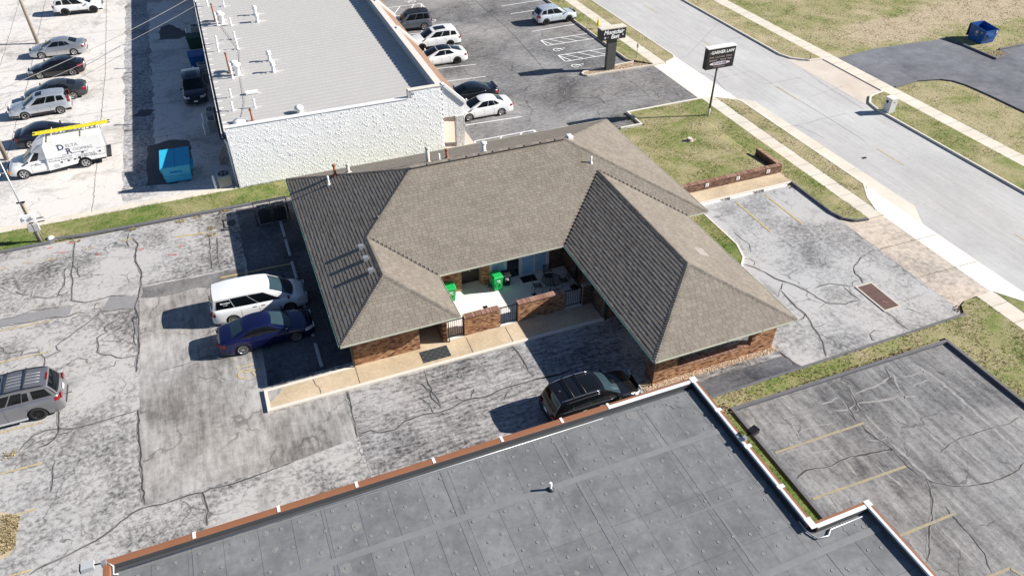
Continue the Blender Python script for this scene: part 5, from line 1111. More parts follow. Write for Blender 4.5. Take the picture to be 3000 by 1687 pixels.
# parapets
ZP = 3.80
def parapet(a, b, topm, name='parapet', w=.24, up=True):
    a, b = Vector((*a, 0)), Vector((*b, 0)); d = (b - a).normalized(); n = Vector((-d.y, d.x, 0))   # n points inwards
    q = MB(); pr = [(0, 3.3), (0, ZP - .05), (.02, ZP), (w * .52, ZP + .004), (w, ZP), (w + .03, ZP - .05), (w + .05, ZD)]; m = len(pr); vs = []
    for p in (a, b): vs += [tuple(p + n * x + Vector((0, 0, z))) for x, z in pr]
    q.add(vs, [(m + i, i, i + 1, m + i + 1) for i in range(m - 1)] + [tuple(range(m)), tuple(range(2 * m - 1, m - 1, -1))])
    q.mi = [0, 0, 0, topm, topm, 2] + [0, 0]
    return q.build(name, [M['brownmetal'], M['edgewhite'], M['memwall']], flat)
parapet((11.9, Y1), (X0, Y1), 0); parapet((X1, Y1), (11.9, Y1), 1); parapet((X1, Y2), (X1, Y1), 1); parapet((X2, Y2), (X1, Y2), 1); parapet((X2, YS), (X2, Y2), 1); parapet((X0, Y1), (X0, YS), 0)
for x in (-4.9, -1.9, 1.05, 4.15, 7.05, 9.75, 11.95): MB().box(x - .055, Y1 - .27, ZP + .006, x + .055, Y1 + .012, ZP + .016).box(x - .055, Y1 - .002, 3.62, x + .055, Y1 + .013, ZP + .002).build('white_clip', M['white'], flat)
for y in (16.6, 14.5, 12.4): MB().box(X1 - .28, y - .08, ZP + .006, X1 + .012, y + .08, ZP + .018).build('white_clip', M['white'], flat)
MB().box(X1 - .30, Y1 - .30, ZP + .005, X1 + .01, Y1 + .01, ZP + .02).build('corner_cap', M['edgewhite'], flat); MB().box(X2 - .26, Y2 - .26, ZP + .005, X2 + .0, Y2 + .0, ZP + .02).build('corner_cap', M['edgewhite'], flat); MB().box(X1 - .27, Y2 - .25, ZP + .005, X1 + .0, Y2 + .22, ZP + .018).build('corner_cap', M['edgewhite'], flat)
MB().tube([(X0 + .4, Y1 - .48, ZD + .05), (3, Y1 - .50, ZD + .05), (11.5, Y1 - .52, ZD + .05)], .022, 6).build('conduit', M['galv'], flat)
MB().tube([(X1 - .36, Y2 + .3, ZD + .06), (X1 - .36, Y2 - .2, ZD + .06), (X1 - .2, Y2 - .55, ZD + .06), (X1 + .25, Y2 - .6, ZD + .06), (X1 + .5, Y2 - .42, ZD + .06), (X2 - .6, Y2 - .42, ZD + .06)], .03, 6).build('conduit', M['galv'], flat)
MB().tube([(X1 - .38, Y1 - .4, ZD + .06), (X1 - .38, Y2 + .3, ZD + .06)], .03, 6).build('conduit', M['black'], flat)
vp = pipe(flat, 7.98, 15.72, ZD, .42, .055, M['white']); MB().lathe([(.15, 0), (.13, .03), (.075, .10)], (7.98, 15.72, ZD + .005), 16).build('pipe_boot', M['black'], flat)
q = MB()
for pts in ([(14.4, 17.9), (14.55, 17.7), (14.6, 17.5)], [(14.75, 17.75), (14.9, 17.5), (15.05, 17.42)], [(14.9, 17.9), (15.0, 17.75)]): q.ribbon(pts, .03, ZD + .012, .01)
q.build('tar_drip', M['crack'], flat, kind='stuff')
def flood(x, y, z, rz, m, label):
    f = thing('flood_light', label, 'light', (x, y, z), 'parapet flood lights'); f.rotation_euler.z = rz
    link('housing', MB().hexa([(-.55, -.17, .0), (-.12, -.17, .05), (-.12, .17, .05), (-.55, .17, .0), (-.52, -.15, .22), (-.12, -.15, .2), (-.12, .15, .2), (-.52, .15, .22)]).mesh('housing', m), f); link('lens', MB().box(-.575, -.15, .02, -.552, .15, .2).mesh('lens', M['black']), f)
    link('bracket', MB().tube([(-.14, 0, .1), (.1, 0, .06), (.15, 0, -.2)], .03, 8).mesh('bracket', M['black']), f); link('junction_box', MB().box(.08, -.08, -.1, .24, .08, .1).mesh('junction_box', M['galv']), f)
flood(X0 - .1, Y1 - .15, ZP + .02, 0, M['grey'], 'pale grey flood light at the left end of the brown parapet'); flood(X1 + .1, 14.9, ZP + .05, R(195), M['signblk'], 'dark flood light on the white parapet above the sealed lot')
MB().tube([(X0 + .2, Y1 - .2, ZP + .02), (X0 + .35, Y1 - .35, ZP - .02), (X0 + .3, Y1 - .55, ZD + .05), (X0 + .45, Y1 - .6, ZD + .05)], .025, 6).build('cable', M['white'], flat)
# ------------------------------------------------------------ vehicles
def wheel_meshes(r, rim_m, nsp, dark_hub=False):
    rr = r * .70; t = MB()
    prof = [(rr, -.10), (r * .93, -.105), (r, -.075), (r, .075), (r * .93, .105), (rr, .10)]
    n = 28; vs = []
    for rad, y in prof: vs += [(rad * math.cos(2 * math.pi * k / n), y, rad * math.sin(2 * math.pi * k / n)) for k in range(n)]
    t.add(vs, [(i * n + k, i * n + (k + 1) % n, (i + 1) * n + (k + 1) % n, (i + 1) * n + k) for i in range(len(prof) - 1) for k in range(n)], 0, True)
    h = MB(); vs = [(rr * math.cos(2 * math.pi * k / n), y, rr * math.sin(2 * math.pi * k / n)) for y in (-.06, .06) for k in range(n)]
    h.add(vs, [tuple(range(n)), tuple(range(2 * n - 1, n - 1, -1))])
    s = MB(); ring = []
    for rad, y in ((rr * 1.0, -.100), (rr * .90, -.107), (rr * .86, -.085), (rr * .86, .085), (rr * .90, .107), (rr * 1.0, .100)): ring += [(rad * math.cos(2 * math.pi * k / n), y, rad * math.sin(2 * math.pi * k / n)) for k in range(n)]
    s.add(ring, [(i * n + k, i * n + (k + 1) % n, (i + 1) * n + (k + 1) % n, (i + 1) * n + k) for i in range(5) for k in range(n)], 0, True)
    for sd in (-1, 1):
        for k in range(nsp):
            a = 2 * math.pi * k / nsp; w1, w2 = (.036, .05) if nsp > 7 else (.05, .085)
            c, d = math.cos(a), math.sin(a)
            def P_(q, w, y): return (q * c - w * d, sd * y, q * d + w * c)
            s.add([P_(.03, -w1 / 2, .10), P_(.03, w1 / 2, .10), P_(rr * .88, w2 / 2, .092), P_(rr * .88, -w2 / 2, .092), P_(.03, -w1 / 2, .065), P_(.03, w1 / 2, .065), P_(rr * .88, w2 / 2, .065), P_(rr * .88, -w2 / 2, .065)], [(0, 1, 2, 3), (3, 2, 1, 0), (0, 3, 7, 4), (1, 5, 6, 2)])
        s.add([(.055 * math.cos(2 * math.pi * k / 12), sd * .104, .055 * math.sin(2 * math.pi * k / 12)) for k in range(12)], [tuple(range(12))])
    return t.mesh('tyre', M['tyre']), h.mesh('wheel', M['black']), s.mesh('rim', rim_m)
WM = {}
def add_wheel(root, x, y, r, rim_m, nsp):
    k = (r, rim_m.name, nsp)
    if k not in WM: WM[k] = wheel_meshes(r, rim_m, nsp)
    t, h, s = WM[k]; w = link('wheel', h, root, (x, y, r)); link('tyre', t, w); link('rim', s, w); return w
PROF = ([0, .12, .40, .72, .90, 1.0], [.92, .982, 1.0, .975, .93, .865])
def car(spec, label, x, y, facing, paint_m, name='parked_car', cat='car', group='parked vehicles', rz=0):
    g = spec.get; L, Wd, H = spec['L'], spec['W'], spec['H']; hw0 = Wd / 2; Xs = g('Xs', 0.0)
    wx = spec['wx']; r = spec['r']; cl = g('cl', .2); ra = r * 1.17; xc = sum(wx) / len(wx) if 'xc' not in spec else spec['xc']
    bx, bz = zip(*spec['belt']); gx0, gx1, gx2, gx3 = spec['gh']; rz0, rz1, rz2 = spec['rz']; gr = g('gr', .66) * hw0; gb = g('gb', .865) * hw0
    root = thing(name, label, cat, (0, 0, 0), group)
    fr, rr_ = g('fround', .20), g('rround', .12)
    def wdt(X):
        f = 1.0
        d = L - X
        if d < .8: f -= fr * (1 - max(0, d) / .8) ** 2.4
        d = X - Xs
        if d < .6 and Xs == 0: f -= rr_ * (1 - max(0, d) / .6) ** 2.6
        return hw0 * f
    def zb(X): return float(np.interp(X, bx, bz))
    def zlow(X):
        z = cl + (.10 * max(0, 1 - (L - X) / .35) if L - X < .35 else 0) + (.12 * max(0, 1 - X / .35) if X < .35 and Xs == 0 else 0)
        for w in wx:
            if abs(X - w) < ra: z = max(z, r + math.sqrt(ra * ra - (X - w) ** 2) - .02)
        return min(z, zb(X) - .06)
    def hw(X, z): return wdt(X) * float(np.interp((z - cl) / max(.05, zb(X) - cl), *PROF))
    st = set(np.linspace(Xs, L, 44).tolist() + [Xs + .03, Xs + .08, L - .03, L - .08, gx0, gx3])
    for w in wx: st |= set((w + ra * np.cos(np.linspace(.0, math.pi, 17))).tolist())
    st = sorted(s for s in st if Xs <= s <= L); K = 8; T = 5; mb = MB(); n = 2 * (K + T) + 1; rows = []
    def ring(X, sc=1.0, dx=0):
        z0, z1 = zlow(X), zb(X); half = []
        for k in range(K + 1):
            z = z0 + (z1 - z0) * k / K; half.append((hw(X, z) * sc, z))
        ysh = half[-1][0]; cr = g('crown', .05)
        for k in range(1, T + 1):
            yy = ysh * (1 - k / T); half.append((yy, z1 + cr * (1 - (yy / max(ysh, .01)) ** 2)))
        pts = [(X + dx - xc, -q[0], q[1]) for q in half] + [(X + dx - xc, q[0], q[1]) for q in half[-2::-1]]
        return pts
    rings = [ring(X) for X in st]
    def shrink(rg, dx, s):
        zc_ = (min(p[2] for p in rg) + max(p[2] for p in rg)) / 2
        return [(p[0] + dx, p[1] * s, zc_ + (p[2] - zc_) * s) for p in rg]
    if Xs == 0: rings = [shrink(rings[0], -.045, .88)] + [shrink(rings[0], -.02, .96)] + rings
    rings = rings + [shrink(rings[-1], .025, .95), shrink(rings[-1], .05, .84)]
    for rg in rings: rows.append(len(mb.v)); mb.v.extend(rg)
    for i in range(len(rings) - 1):
        for k in range(n - 1):
            mb.f.append((rows[i] + k, rows[i + 1] + k, rows[i + 1] + k + 1, rows[i] + k + 1)); mb.mi.append(0); mb.sm.append(True)
    for rw_, rev in ((rows[0], 0), (rows[-1], 1)):
        f = tuple(rw_ + k for k in range(n)); mb.f.append(f if not rev else f[::-1]); mb.mi.append(0); mb.sm.append(False)
    # greenhouse
    def base(t, s):
        X = gx0 + (gx3 - gx0) * t; return Vector((X - xc, s * min(gb * (1 - .09 * (2 * t - 1) ** 4), hw(X, zb(X)) + .0), zb(X) - .005))
    def rtop(t, s):
        X = gx1 + (gx2 - gx1) * t; z = rz0 * (1 - t) * (1 - 2 * t) + 4 * rz1 * t * (1 - t) - rz2 * t * (1 - 2 * t); return Vector((X - xc, s * gr * (1 - .07 * (2 * t - 1) ** 4), z))
    def side(t, v, s, off=0):
        a, b = base(t, s), rtop(t, s); p = a.lerp(b, v); p.y += s * (.028 * math.sin(math.pi * v) + off); return p
    bw, br = g('bulge', (.13, .05))
    def wind(p, v, off=0, rear=False):
        t = 0 if rear else 1; a, b = base(t, 1), rtop(t, 1); a = Vector((a.x, a.y * p, a.z)); b = Vector((b.x, b.y * p, b.z)); sg = -1 if rear else 1; bb = br if rear else bw
        a.x += sg * bb * (1 - p * p); b.x += sg * bb * .55 * (1 - p * p); b.z += .035 * (1 - p * p); q = a.lerp(b, v); q.x += sg * (.03 * math.sin(math.pi * v) + off); q.z += off * .8; return q
    def rooff(t, p, off=0):
        c = rtop(t, 1); e_ = Vector((c.x, c.y * p, c.z + .035 * (1 - p * p) + off)); k = (1 - p * p)
        e_.x += (bw * .55 * k * t ** 3) - (br * .55 * k * (1 - t) ** 3); return e_
    def grid(m, fn, us, vs, mi=0, flip=False):
        b = len(m.v); m.v += [tuple(fn(u, v)) for u in us for v in vs]; nv = len(vs)
        for i in range(len(us) - 1):
            for j in range(nv - 1):
                f = (b + i * nv + j, b + (i + 1) * nv + j, b + (i + 1) * nv + j + 1, b + i * nv + j + 1); m.f.append(f[::-1] if flip else f); m.mi.append(mi); m.sm.append(True)
    ls = np.linspace
    for s in (-1, 1): grid(mb, lambda t, v: side(t, v, s), ls(0, 1, 17), ls(0, 1, 6), 0, s > 0)
    grid(mb, lambda p, v: wind(p, v), ls(-1, 1, 9), ls(0, 1, 6)); grid(mb, lambda p, v: wind(p, v, 0, True), ls(-1, 1, 9), ls(0, 1, 6), 0, True)
    roof_m = g('roofm'); rmb = MB() if roof_m else mb
    grid(rmb, lambda t, p: rooff(t, p, .004 if roof_m else 0), ls(0, 1, 13), ls(-1, 1, 9))
    body = link('body', mb.mesh('body', paint_m), root)
    if roof_m: link('roof', rmb.mesh('roof', roof_m), root)
    # underbody
    u = MB(); lo = max(Xs, .25); u.box(lo - xc, -hw0 * .80, cl + .03, L - .3 - xc, hw0 * .80, min(zb(L * .5), zb(L - .4), zb(max(.3, Xs))) - .12); link('underbody', u.mesh('underbody', M['black']), root)
    # glass
    def glass(nm, fn, us, vs, m, flip=False):
        q = MB(); grid(q, fn, us, vs, 0, flip); return link(nm, q.mesh(nm, m), root)
    gm = M['cglass']
    for s in (-1, 1):
        for (t0, t1, v0, v1) in spec['wins']: glass('side_window', lambda t, v: side(t, v, s, .007), ls(t0, t1, 7), ls(v0, v1, 4), gm, s > 0)
    glass('windshield', lambda p, v: wind(p, v, .008), ls(-.9, .9, 9), ls(g('wv0', .05), .95, 5), g('wsm', gm))
    glass('rear_window', lambda p, v: wind(p, v, .008, True), ls(-.84, .84, 9), ls(*g('rv', (.18, .9)), 5), g('rwm', gm), True)
    if g('sunroof'): t0, t1 = g('sunroof'); glass('sunroof', lambda t, p: rooff(t, p, .010), ls(t0, t1, 6), ls(-.62, .62, 7), M['cglass'])
    # lower side patches
    def patch(nm, X0, X1, za, zb_, s, m, off=.008, parent=None, nx=6, nz=3):
        q = MB(); grid(q, lambda X, w: Vector((X - xc, s * (hw(X, za + (zb_ - za) * w) + off), za + (zb_ - za) * w)), ls(X0, X1, nx), ls(0, 1, nz), 0, s > 0); return link(nm, q.mesh(nm, m), parent or root)
    tz0, tz1, tl = g('tail', (.72, .92, .30)); hz0, hz1, hl = g('head', (.60, .76, .45))
    for s in (-1, 1):
        if Xs == 0:
            patch('taillight', -.0, tl, tz0, tz1, s, M['tail'])
            ye = wdt(.0) * .97; link('taillight', MB().box(-xc - .055, s * ye * .60 if s > 0 else s * ye * .93, tz0, -xc - .02, s * ye * .93 if s > 0 else s * ye * .60, tz1).mesh('taillight', M['tail']), root)
        patch('headlight', L - hl, L - .01, hz0, hz1, s, M['lamp']); ye = wdt(L)
        link('headlight', MB().box(L - xc + .0, s * ye * .55 if s > 0 else s * ye * .92, hz0, L - xc + .056, s * ye * .92 if s > 0 else s * ye * .55, hz1).mesh('headlight', M['lamp']), root)
        for X in spec['handles']: link('door_handle', MB().box(X - xc - .10, s * hw(X, zb(X) - .13) - .02, zb(X) - .15, X - xc + .10, s * hw(X, zb(X) - .13) + .025, zb(X) - .115).mesh('door_handle', g('handm', paint_m)), root)
        for X in spec['seams']: patch('door_gap', X - .008, X + .008, cl + .12, zb(X) - .03, s, M['black'], .003, None, 2, 6)
        if g('trim'):
            cuts = [Xs] + sorted(v for w in wx for v in (w - ra - .02, w + ra + .02)) + [L]
            for i in range(0, len(cuts), 2):
                if cuts[i + 1] - cuts[i] > .05: patch('lower_trim', cuts[i] + .01, cuts[i + 1] - .01, cl + .005, cl + g('trim'), s, M['black'], .008, None, 8, 3)
        Xm = gx3 - .22; zm = zb(Xm) + .09; ym = hw(Xm, zb(Xm)) + .0
        link('mirror', MB().hexa([(Xm - xc - .06, s * ym, zm - .06), (Xm - xc + .06, s * ym, zm - .06), (Xm - xc + .05, s * (ym + .2), zm - .05), (Xm - xc - .06, s * (ym + .2), zm - .05), (Xm - xc - .06, s * ym, zm + .02), (Xm - xc + .04, s * ym, zm + .02), (Xm - xc + .03, s * (ym + .2), zm + .09), (Xm - xc - .06, s * (ym + .2), zm + .09)]).mesh('mirror', g('mirm', paint_m)), root)
        if g('rails'):
            q = MB().tube([tuple(rooff(t, .90 * s, .05 if .02 < t < .95 else -.005)) for t in ls(.03, .9, 12)], .024, 6); link('roof_rail', q.mesh('roof_rail', g('rails')), root)
        if g('board'): link('running_board', MB().box(wx[0] + ra - xc, s * hw0 * .95 if s > 0 else s * hw0 * 1.06, cl + .05, wx[1] - ra - xc, s * hw0 * 1.06 if s > 0 else s * hw0 * .95, cl + .10).mesh('running_board', M['grey']), root)
        for w in wx: add_wheel(root, w - xc, s * (hw0 - g('tuck', .13)), r, g('rim', M['alloy']), g('nsp', 5))
        for w in wx:   # wheel arch liner
            q = MB(); aa = ls(0, math.pi, 15); vs = [(w - xc + ra * .995 * math.cos(a), s * yq, r - .02 + ra * .995 * math.sin(a)) for yq in (hw0 * .975, hw0 * .6) for a in aa]; q.add(vs, [(i, i + 1, 15 + i + 1, 15 + i) for i in range(14)] + [tuple(range(15, 30))]); link('wheel_arch', q.mesh('wheel_arch', M['black']), root)
    for t in g('bars', ()): link('roof_crossbar', MB().tube([tuple(rooff(t, p, .085)) for p in (-.92, 0, .92)], .028, 6).mesh('roof_crossbar', g('barm', M['black'])), root)
    # ends
    yl = wdt(L) * .5; z0 = cl + .14; link('grille', MB().box(L - xc + .02, -yl, hz0 - .12, L - xc + .064, yl, hz1 - .02).mesh('grille', M['black']), root); link('front_plate', MB().box(L - xc + .03, -.15, cl + .2, L - xc + .068, .15, cl + .32).mesh('front_plate', M['white']), root)
    if Xs == 0:
        link('number_plate', MB().box(-xc - .062, -.16, tz0 - .06, -xc - .03, .16, tz0 + .09).mesh('number_plate', M['white']), root); link('rear_bumper_trim', MB().box(-xc - .06, -hw0 * .6, cl + .15, -xc - .02, hw0 * .6, cl + .26).mesh('rear_bumper_trim', M['black']), root)
    for fn in g('extra', ()): fn(root, xc, rooff, side, wind, paint_m, hw, zb)
    root.location = (x, y, 0); root.rotation_euler.z = (0 if facing > 0 else math.pi) + rz
    return root
def sedan(**k):
    s = dict(L=4.88, W=1.85, H=1.45, wx=(1.08, 3.90), r=.335, cl=.19, belt=[(0, .80), (.08, .98), (.3, 1.05), (.85, 1.07), (1.4, .985), (2.6, .955), (3.55, .95), (3.75, .955), (4.3, .85), (4.65, .75), (4.83, .62), (4.88, .5)],
             gh=(.62, 1.42, 2.70, 3.72), rz=(1.38, 1.46, 1.40), wins=[(.17, .29, .12, .80), (.305, .52, .08, .88), (.535, .86, .08, .88)], handles=(1.75, 2.65), seams=(1.72, 2.55, 3.45), gr=.67)
    s.update(k); return s
def suv(**k):
    s = dict(L=4.75, W=1.90, H=1.72, wx=(.95, 3.75), r=.365, cl=.23, belt=[(0, .82), (.05, 1.0), (.12, 1.08), (.5, 1.10), (2.5, 1.05), (3.5, 1.02), (3.7, 1.03), (4.2, .97), (4.55, .87), (4.7, .74), (4.75, .58)],
             gh=(.08, .42, 2.68, 3.66), rz=(1.62, 1.72, 1.64), wins=[(.07, .25, .14, .82), (.29, .53, .10, .88), (.55, .86, .10, .88)], handles=(1.6, 2.5), seams=(1.5, 2.45, 3.35), gr=.79, gb=.89, bulge=(.14, .05), rv=(.12, .86), tail=(.80, 1.08, .22), head=(.74, .90, .42), rround=.10, trim=.16)
    s.update(k); return s
PN = {k: paint(k, *v) for k, v in {'white car paint': ((.80, .80, .79),), 'navy car paint': ((.006, .011, .075), .55, .3), 'black car paint': ((.006, .006, .008), .2, .25), 'silver car paint': ((.50, .51, .53), .75, .35), 'pale silver paint': ((.55, .58, .62), .6, .35), 'dark grey paint': ((.045, .05, .055), .5, .3), 'slate paint': ((.13, .15, .17), .5, .3), 'ice blue paint': ((.62, .66, .70), .4, .3), 'dark navy paint': ((.012, .016, .03), .4, .3), 'warm silver paint': ((.30, .30, .315), .7, .36)}.items()}
def ex_barnabas(root, xc, rooff, side, wind, pm, hw, zb):
    p = side(.13, .55, -1, .012); q = side(.24, .55, -1, .012); up = side(.18, .8, -1) - side(.18, .3, -1)
    textm('Barnabas', .14, M['inkwhite'], root, ((p + q) / 2 + Vector((0, -.012, .05))), q - p, up, .002, 0, .006); textm('PREP', .07, M['inkwhite'], root, ((p + q) / 2 + Vector((0, -.012, -.10))), q - p, up, .002, sx=1.6)
# minivan
car(dict(L=5.12, W=1.98, H=1.75, wx=(1.02, 4.12), r=.335, cl=.19, belt=[(0, .82), (.05, 1.0), (.12, 1.06), (.5, 1.08), (2.6, 1.02), (3.9, .98), (4.3, .98), (4.65, .90), (4.92, .78), (5.06, .66), (5.12, .5)], gh=(.06, .28, 3.15, 4.38), rz=(1.75, 1.80, 1.72), wins=[(.05, .275, .05, .86), (.29, .575, .05, .90), (.59, .87, .05, .90)], handles=(2.3, 2.75), handm=M['black'], mirm=M['black'], seams=(1.55, 2.52, 3.6), gr=.85, bulge=(.18, .06), rv=(.1, .85), tail=(.72, 1.02, .2), head=(.62, .8, .5), rround=.1, wsm=M['tglass'], nsp=10, extra=(ex_barnabas,)),
    'white minivan with lettered dark rear window, parked beside the dark blue sedan', -1.15, 35.55, 1, PN['white car paint'], 'minivan', 'minivan', rz=R(-1))
car(sedan(rim=M['alloy'], nsp=10, r=.35, wsm=M['tglass'], rwm=M['tglass'], cl=.18), 'dark blue sedan with ten-spoke wheels parked beside the white minivan', -1.09, 32.78, 1, PN['navy car paint'], rz=R(0))
def ex_star(root, xc, rooff, side, wind, pm, hw, zb):
    for s in (-1, 1):
        q = MB().tube([tuple(side(t, .05, s, .014)) for t in np.linspace(.06, .88, 14)], .012, 5).tube([tuple(side(t, .9, s, .012)) for t in np.linspace(.12, .86, 14)], .010, 5); link('window_trim', q.mesh('window_trim', M['chrome']), root, None, 'stuff')
    link('antenna_fin', MB().hexa([tuple(rooff(.12, p, 0) + Vector((dx, 0, dz))) for dz, dd in ((0, 0), (.07, 1)) for dx, p in ((-.06, -.03), (.06 - .04 * dd, -.03), (.06 - .04 * dd, .03), (-.06, .03))]).mesh('antenna_fin', M['chrome']), root)
car(suv(L=4.82, W=1.95, rails=M['chrome'], bars=(.30, .58), sunroof=(.62, .95), rim=M['alloy'], cl=.22, r=.38, wsm=M['tglass'], extra=(ex_star,), tail=(.78, .96, .4), handm=M['chrome']), 'black SUV with silver roof rails parked by the brown parapet', 12.95, 21.85, 1, PN['black car paint'], 'parked_suv', 'SUV', rz=R(1))
def ex_hitch(root, xc, rooff, side, wind, pm, hw, zb):
    link('tow_hitch', MB().tube([(-xc - .04, 0, .45), (-xc - .28, 0, .45), (-xc - .28, 0, .52)], .035, 6).mesh('tow_hitch', M['galv']), root); p0, p1 = rooff(0, -.28), rooff(0, .28)
    link('brake_lamp', MB().box(p0.x - .012, -.25, p0.z + .004, p0.x + .06, .25, p0.z + .035).mesh('brake_lamp', M['tail']), root)
    for k in range(4): y = -.42 + k * .28; link('roof_strake', MB().tube([tuple(rooff(t, y, .008)) for t in np.linspace(.12, .75, 8)], .012, 5).mesh('roof_strake', M['grey']), root)
car(suv(L=5.18, W=2.0, wx=(1.18, 4.18), r=.40, H=1.9, belt=[(0, .92), (.05, 1.12), (.12, 1.2), (.5, 1.22), (2.5, 1.18), (3.7, 1.15), (3.95, 1.16), (4.6, 1.08), (4.95, .98), (5.12, .8), (5.18, .6)], gh=(.08, .40, 2.85, 3.85), rz=(1.78, 1.9, 1.82), rails=M['black'], bars=(.36, .68), sunroof=(.78, .97), rim=M['darkrim'], nsp=10, tail=(.95, 1.14, .26), trim=None, board=1, wins=[(.05, .27, .12, .84), (.32, .40, .12, .80), (.41, .58, .10, .88), (.60, .86, .10, .88)], extra=(ex_hitch,), rv=(.1, .9)), 'warm silver SUV with roof rack and tow hitch cut by the left frame edge', -13.65, 31.85, -1, PN['warm silver paint'], 'parked_suv', 'SUV', rz=R(0))
car(sedan(L=4.55, W=1.8, wx=(.98, 3.68), belt=[(0, .8), (.08, 1.0), (.3, 1.06), (.7, 1.07), (1.2, .98), (2.4, .95), (3.3, .94), (3.45, .95), (4.0, .85), (4.35, .74), (4.5, .62), (4.55, .5)], gh=(.5, 1.2, 2.4, 3.4)), 'dark navy sedan behind the white box truck, nose towards the shop', -13.75, 62.3, 1, PN['dark navy paint'], rz=R(0))
car(suv(L=4.55, W=1.79, wx=(.85, 3.47), r=.34, H=1.68, belt=[(0, .85), (.05, 1.02), (.12, 1.06), (.5, 1.07), (2.4, 1.02), (3.3, 1.0), (3.45, 1.0), (4.1, .92), (4.4, .82), (4.5, .7), (4.55, .58)], gh=(.05, .3, 2.4, 3.35), sunroof=(.72, .93), trim=.22, tail=(.9, 1.4, .12), rz=(1.6, 1.68, 1.6)), 'silver compact SUV with dark sunroof in the pale lot', -14.7, 67.95, -1, PN['pale silver paint'], 'parked_suv', 'SUV', rz=R(3))
car(sedan(L=4.7), 'dark grey sedan partly hidden behind the silver compact SUV', -13.95, 70.75, -1, PN['dark grey paint'], rz=R(2))
car(sedan(L=4.55, W=1.78, wx=(.95, 3.65), belt=[(0, .8), (.08, .98), (.3, 1.05), (.7, 1.06), (1.2, .985), (2.4, .95), (3.3, .94), (3.45, .95), (4.0, .85), (4.35, .74), (4.5, .62), (4.55, .5)], gh=(.45, 1.15, 2.4, 3.5), tail=(.78, .98, .42)), 'black sedan with bright alloy wheels between the grey and the silver sedans', -14.15, 76.35, -1, PN['black car paint'], rz=R(-3))
car(sedan(nsp=10), 'silver sedan parked nearest the wooden pole in the pale lot', -14.35, 81.6, -1, PN['silver car paint'], rz=R(-3))
car(suv(L=4.8, W=1.92, wx=(1.1, 3.9), r=.40, cl=.30, rim=M['darkrim'], H=1.8, trim=.2, tail=(.85, 1.1, .15)), 'white off-road SUV with black wheels at the top left corner', -12.95, 93.95, 1, PN['white car paint'], 'parked_suv', 'SUV', rz=R(-3))
car(suv(L=4.82, W=1.94, r=.38, sunroof=(.35, .95)), 'dark SUV facing the camera in the shade of the shop wall', -2.75, 67.0, 1, PN['dark navy paint'], 'parked_suv', 'SUV', rz=R(-91))
car(suv(L=4.4, W=1.89, wx=(.85, 3.52), r=.37, H=1.78, belt=[(0, .9), (.05, 1.08), (.12, 1.12), (.5, 1.12), (2.4, 1.1), (3.2, 1.08), (3.35, 1.10), (4.0, 1.06), (4.25, .98), (4.35, .8), (4.4, .6)], gh=(.06, .22, 2.4, 3.1), rz=(1.72, 1.78, 1.72), roofm=M['black'], rails=M['black'], bars=(.4,), rv=(.1, .85), tail=(.85, 1.08, .12), wins=[(.05, .27, .06, .9), (.29, .55, .08, .88), (.58, .88, .08, .88)]), 'grey boxy SUV with a black roof by the shop front', 19.05, 75.85, -1, PN['slate paint'], 'parked_suv', 'SUV', rz=R(-4))
car(suv(L=5.0, W=2.0, wx=(1.1, 3.96), H=1.78, sunroof=(.42, .88), belt=[(0, .85), (.05, 1.06), (.12, 1.12), (.5, 1.13), (2.6, 1.1), (3.6, 1.08), (3.8, 1.09), (4.5, 1.0), (4.85, .88), (4.96, .72), (5.0, .56)], gh=(.07, .4, 2.7, 3.65), rim=M['darkrim'], rails=M['white']), 'white SUV with a long dark sunroof by the shop front', 19.95, 70.35, -1, PN['white car paint'], 'parked_suv', 'SUV', rz=R(-2))
car(sedan(L=4.97, W=1.96, wx=(1.05, 4.01), r=.355, belt=[(0, .85), (.08, 1.02), (.4, 1.06), (.9, 1.05), (1.6, .98), (2.7, .93), (3.7, .92), (3.9, .92), (4.5, .82), (4.8, .7), (4.93, .6), (4.97, .5)], gh=(.35, 1.5, 2.7, 3.85), rz=(1.36, 1.445, 1.38), roofm=M['cglass'], rim=M['darkrim'], nsp=9, wins=[(.24, .50, .10, .86), (.52, .86, .08, .88)], rv=(.1, .96)), 'white sedan with a black glass roof and dark wheels by the shop front', 19.2, 66.15, -1, PN['white car paint'], rz=R(-2))
def ex_spoiler(root, xc, rooff, side, wind, pm, hw, zb):
    link('spoiler', MB().hexa([(.05 - xc, -.68, 1.10), (.28 - xc, -.68, 1.12), (.28 - xc, .68, 1.12), (.05 - xc, .68, 1.10), (.02 - xc, -.68, 1.16), (.24 - xc, -.68, 1.15), (.24 - xc, .68, 1.15), (.02 - xc, .68, 1.16)]).mesh('spoiler', pm), root)
    for s in (-1, 1): link('window_trim', MB().tube([tuple(side(t, .05, s, .014)) for t in np.linspace(.15, .88, 14)], .012, 5).mesh('window_trim', M['chrome']), root)
car(sedan(extra=(ex_spoiler,)), 'black sedan with a boot spoiler next to the white sedan by the shop', 18.95, 57.15, -1, PN['black car paint'], rz=R(-1))
car(sedan(nsp=10, L=4.85), 'white sedan parked closest to the white block wall end', 19.15, 54.3, -1, PN['white car paint'], rz=R(0))
car(suv(L=4.52, W=1.84, wx=(.85, 3.54), r=.36, H=1.68, rim=M['darkrim'], belt=[(0, .85), (.05, 1.02), (.12, 1.07), (.5, 1.08), (2.4, 1.03), (3.3, 1.0), (3.45, 1.0), (4.1, .9), (4.4, .78), (4.48, .66), (4.52, .5)], gh=(.07, .5, 2.4, 3.4), rz=(1.58, 1.68, 1.6), wsm=M['cglass']), 'pale blue silver SUV parked alone at the street side of the north lot', 33.95, 72.4, 1, PN['ice blue paint'], 'parked_suv', 'SUV', rz=R(2))
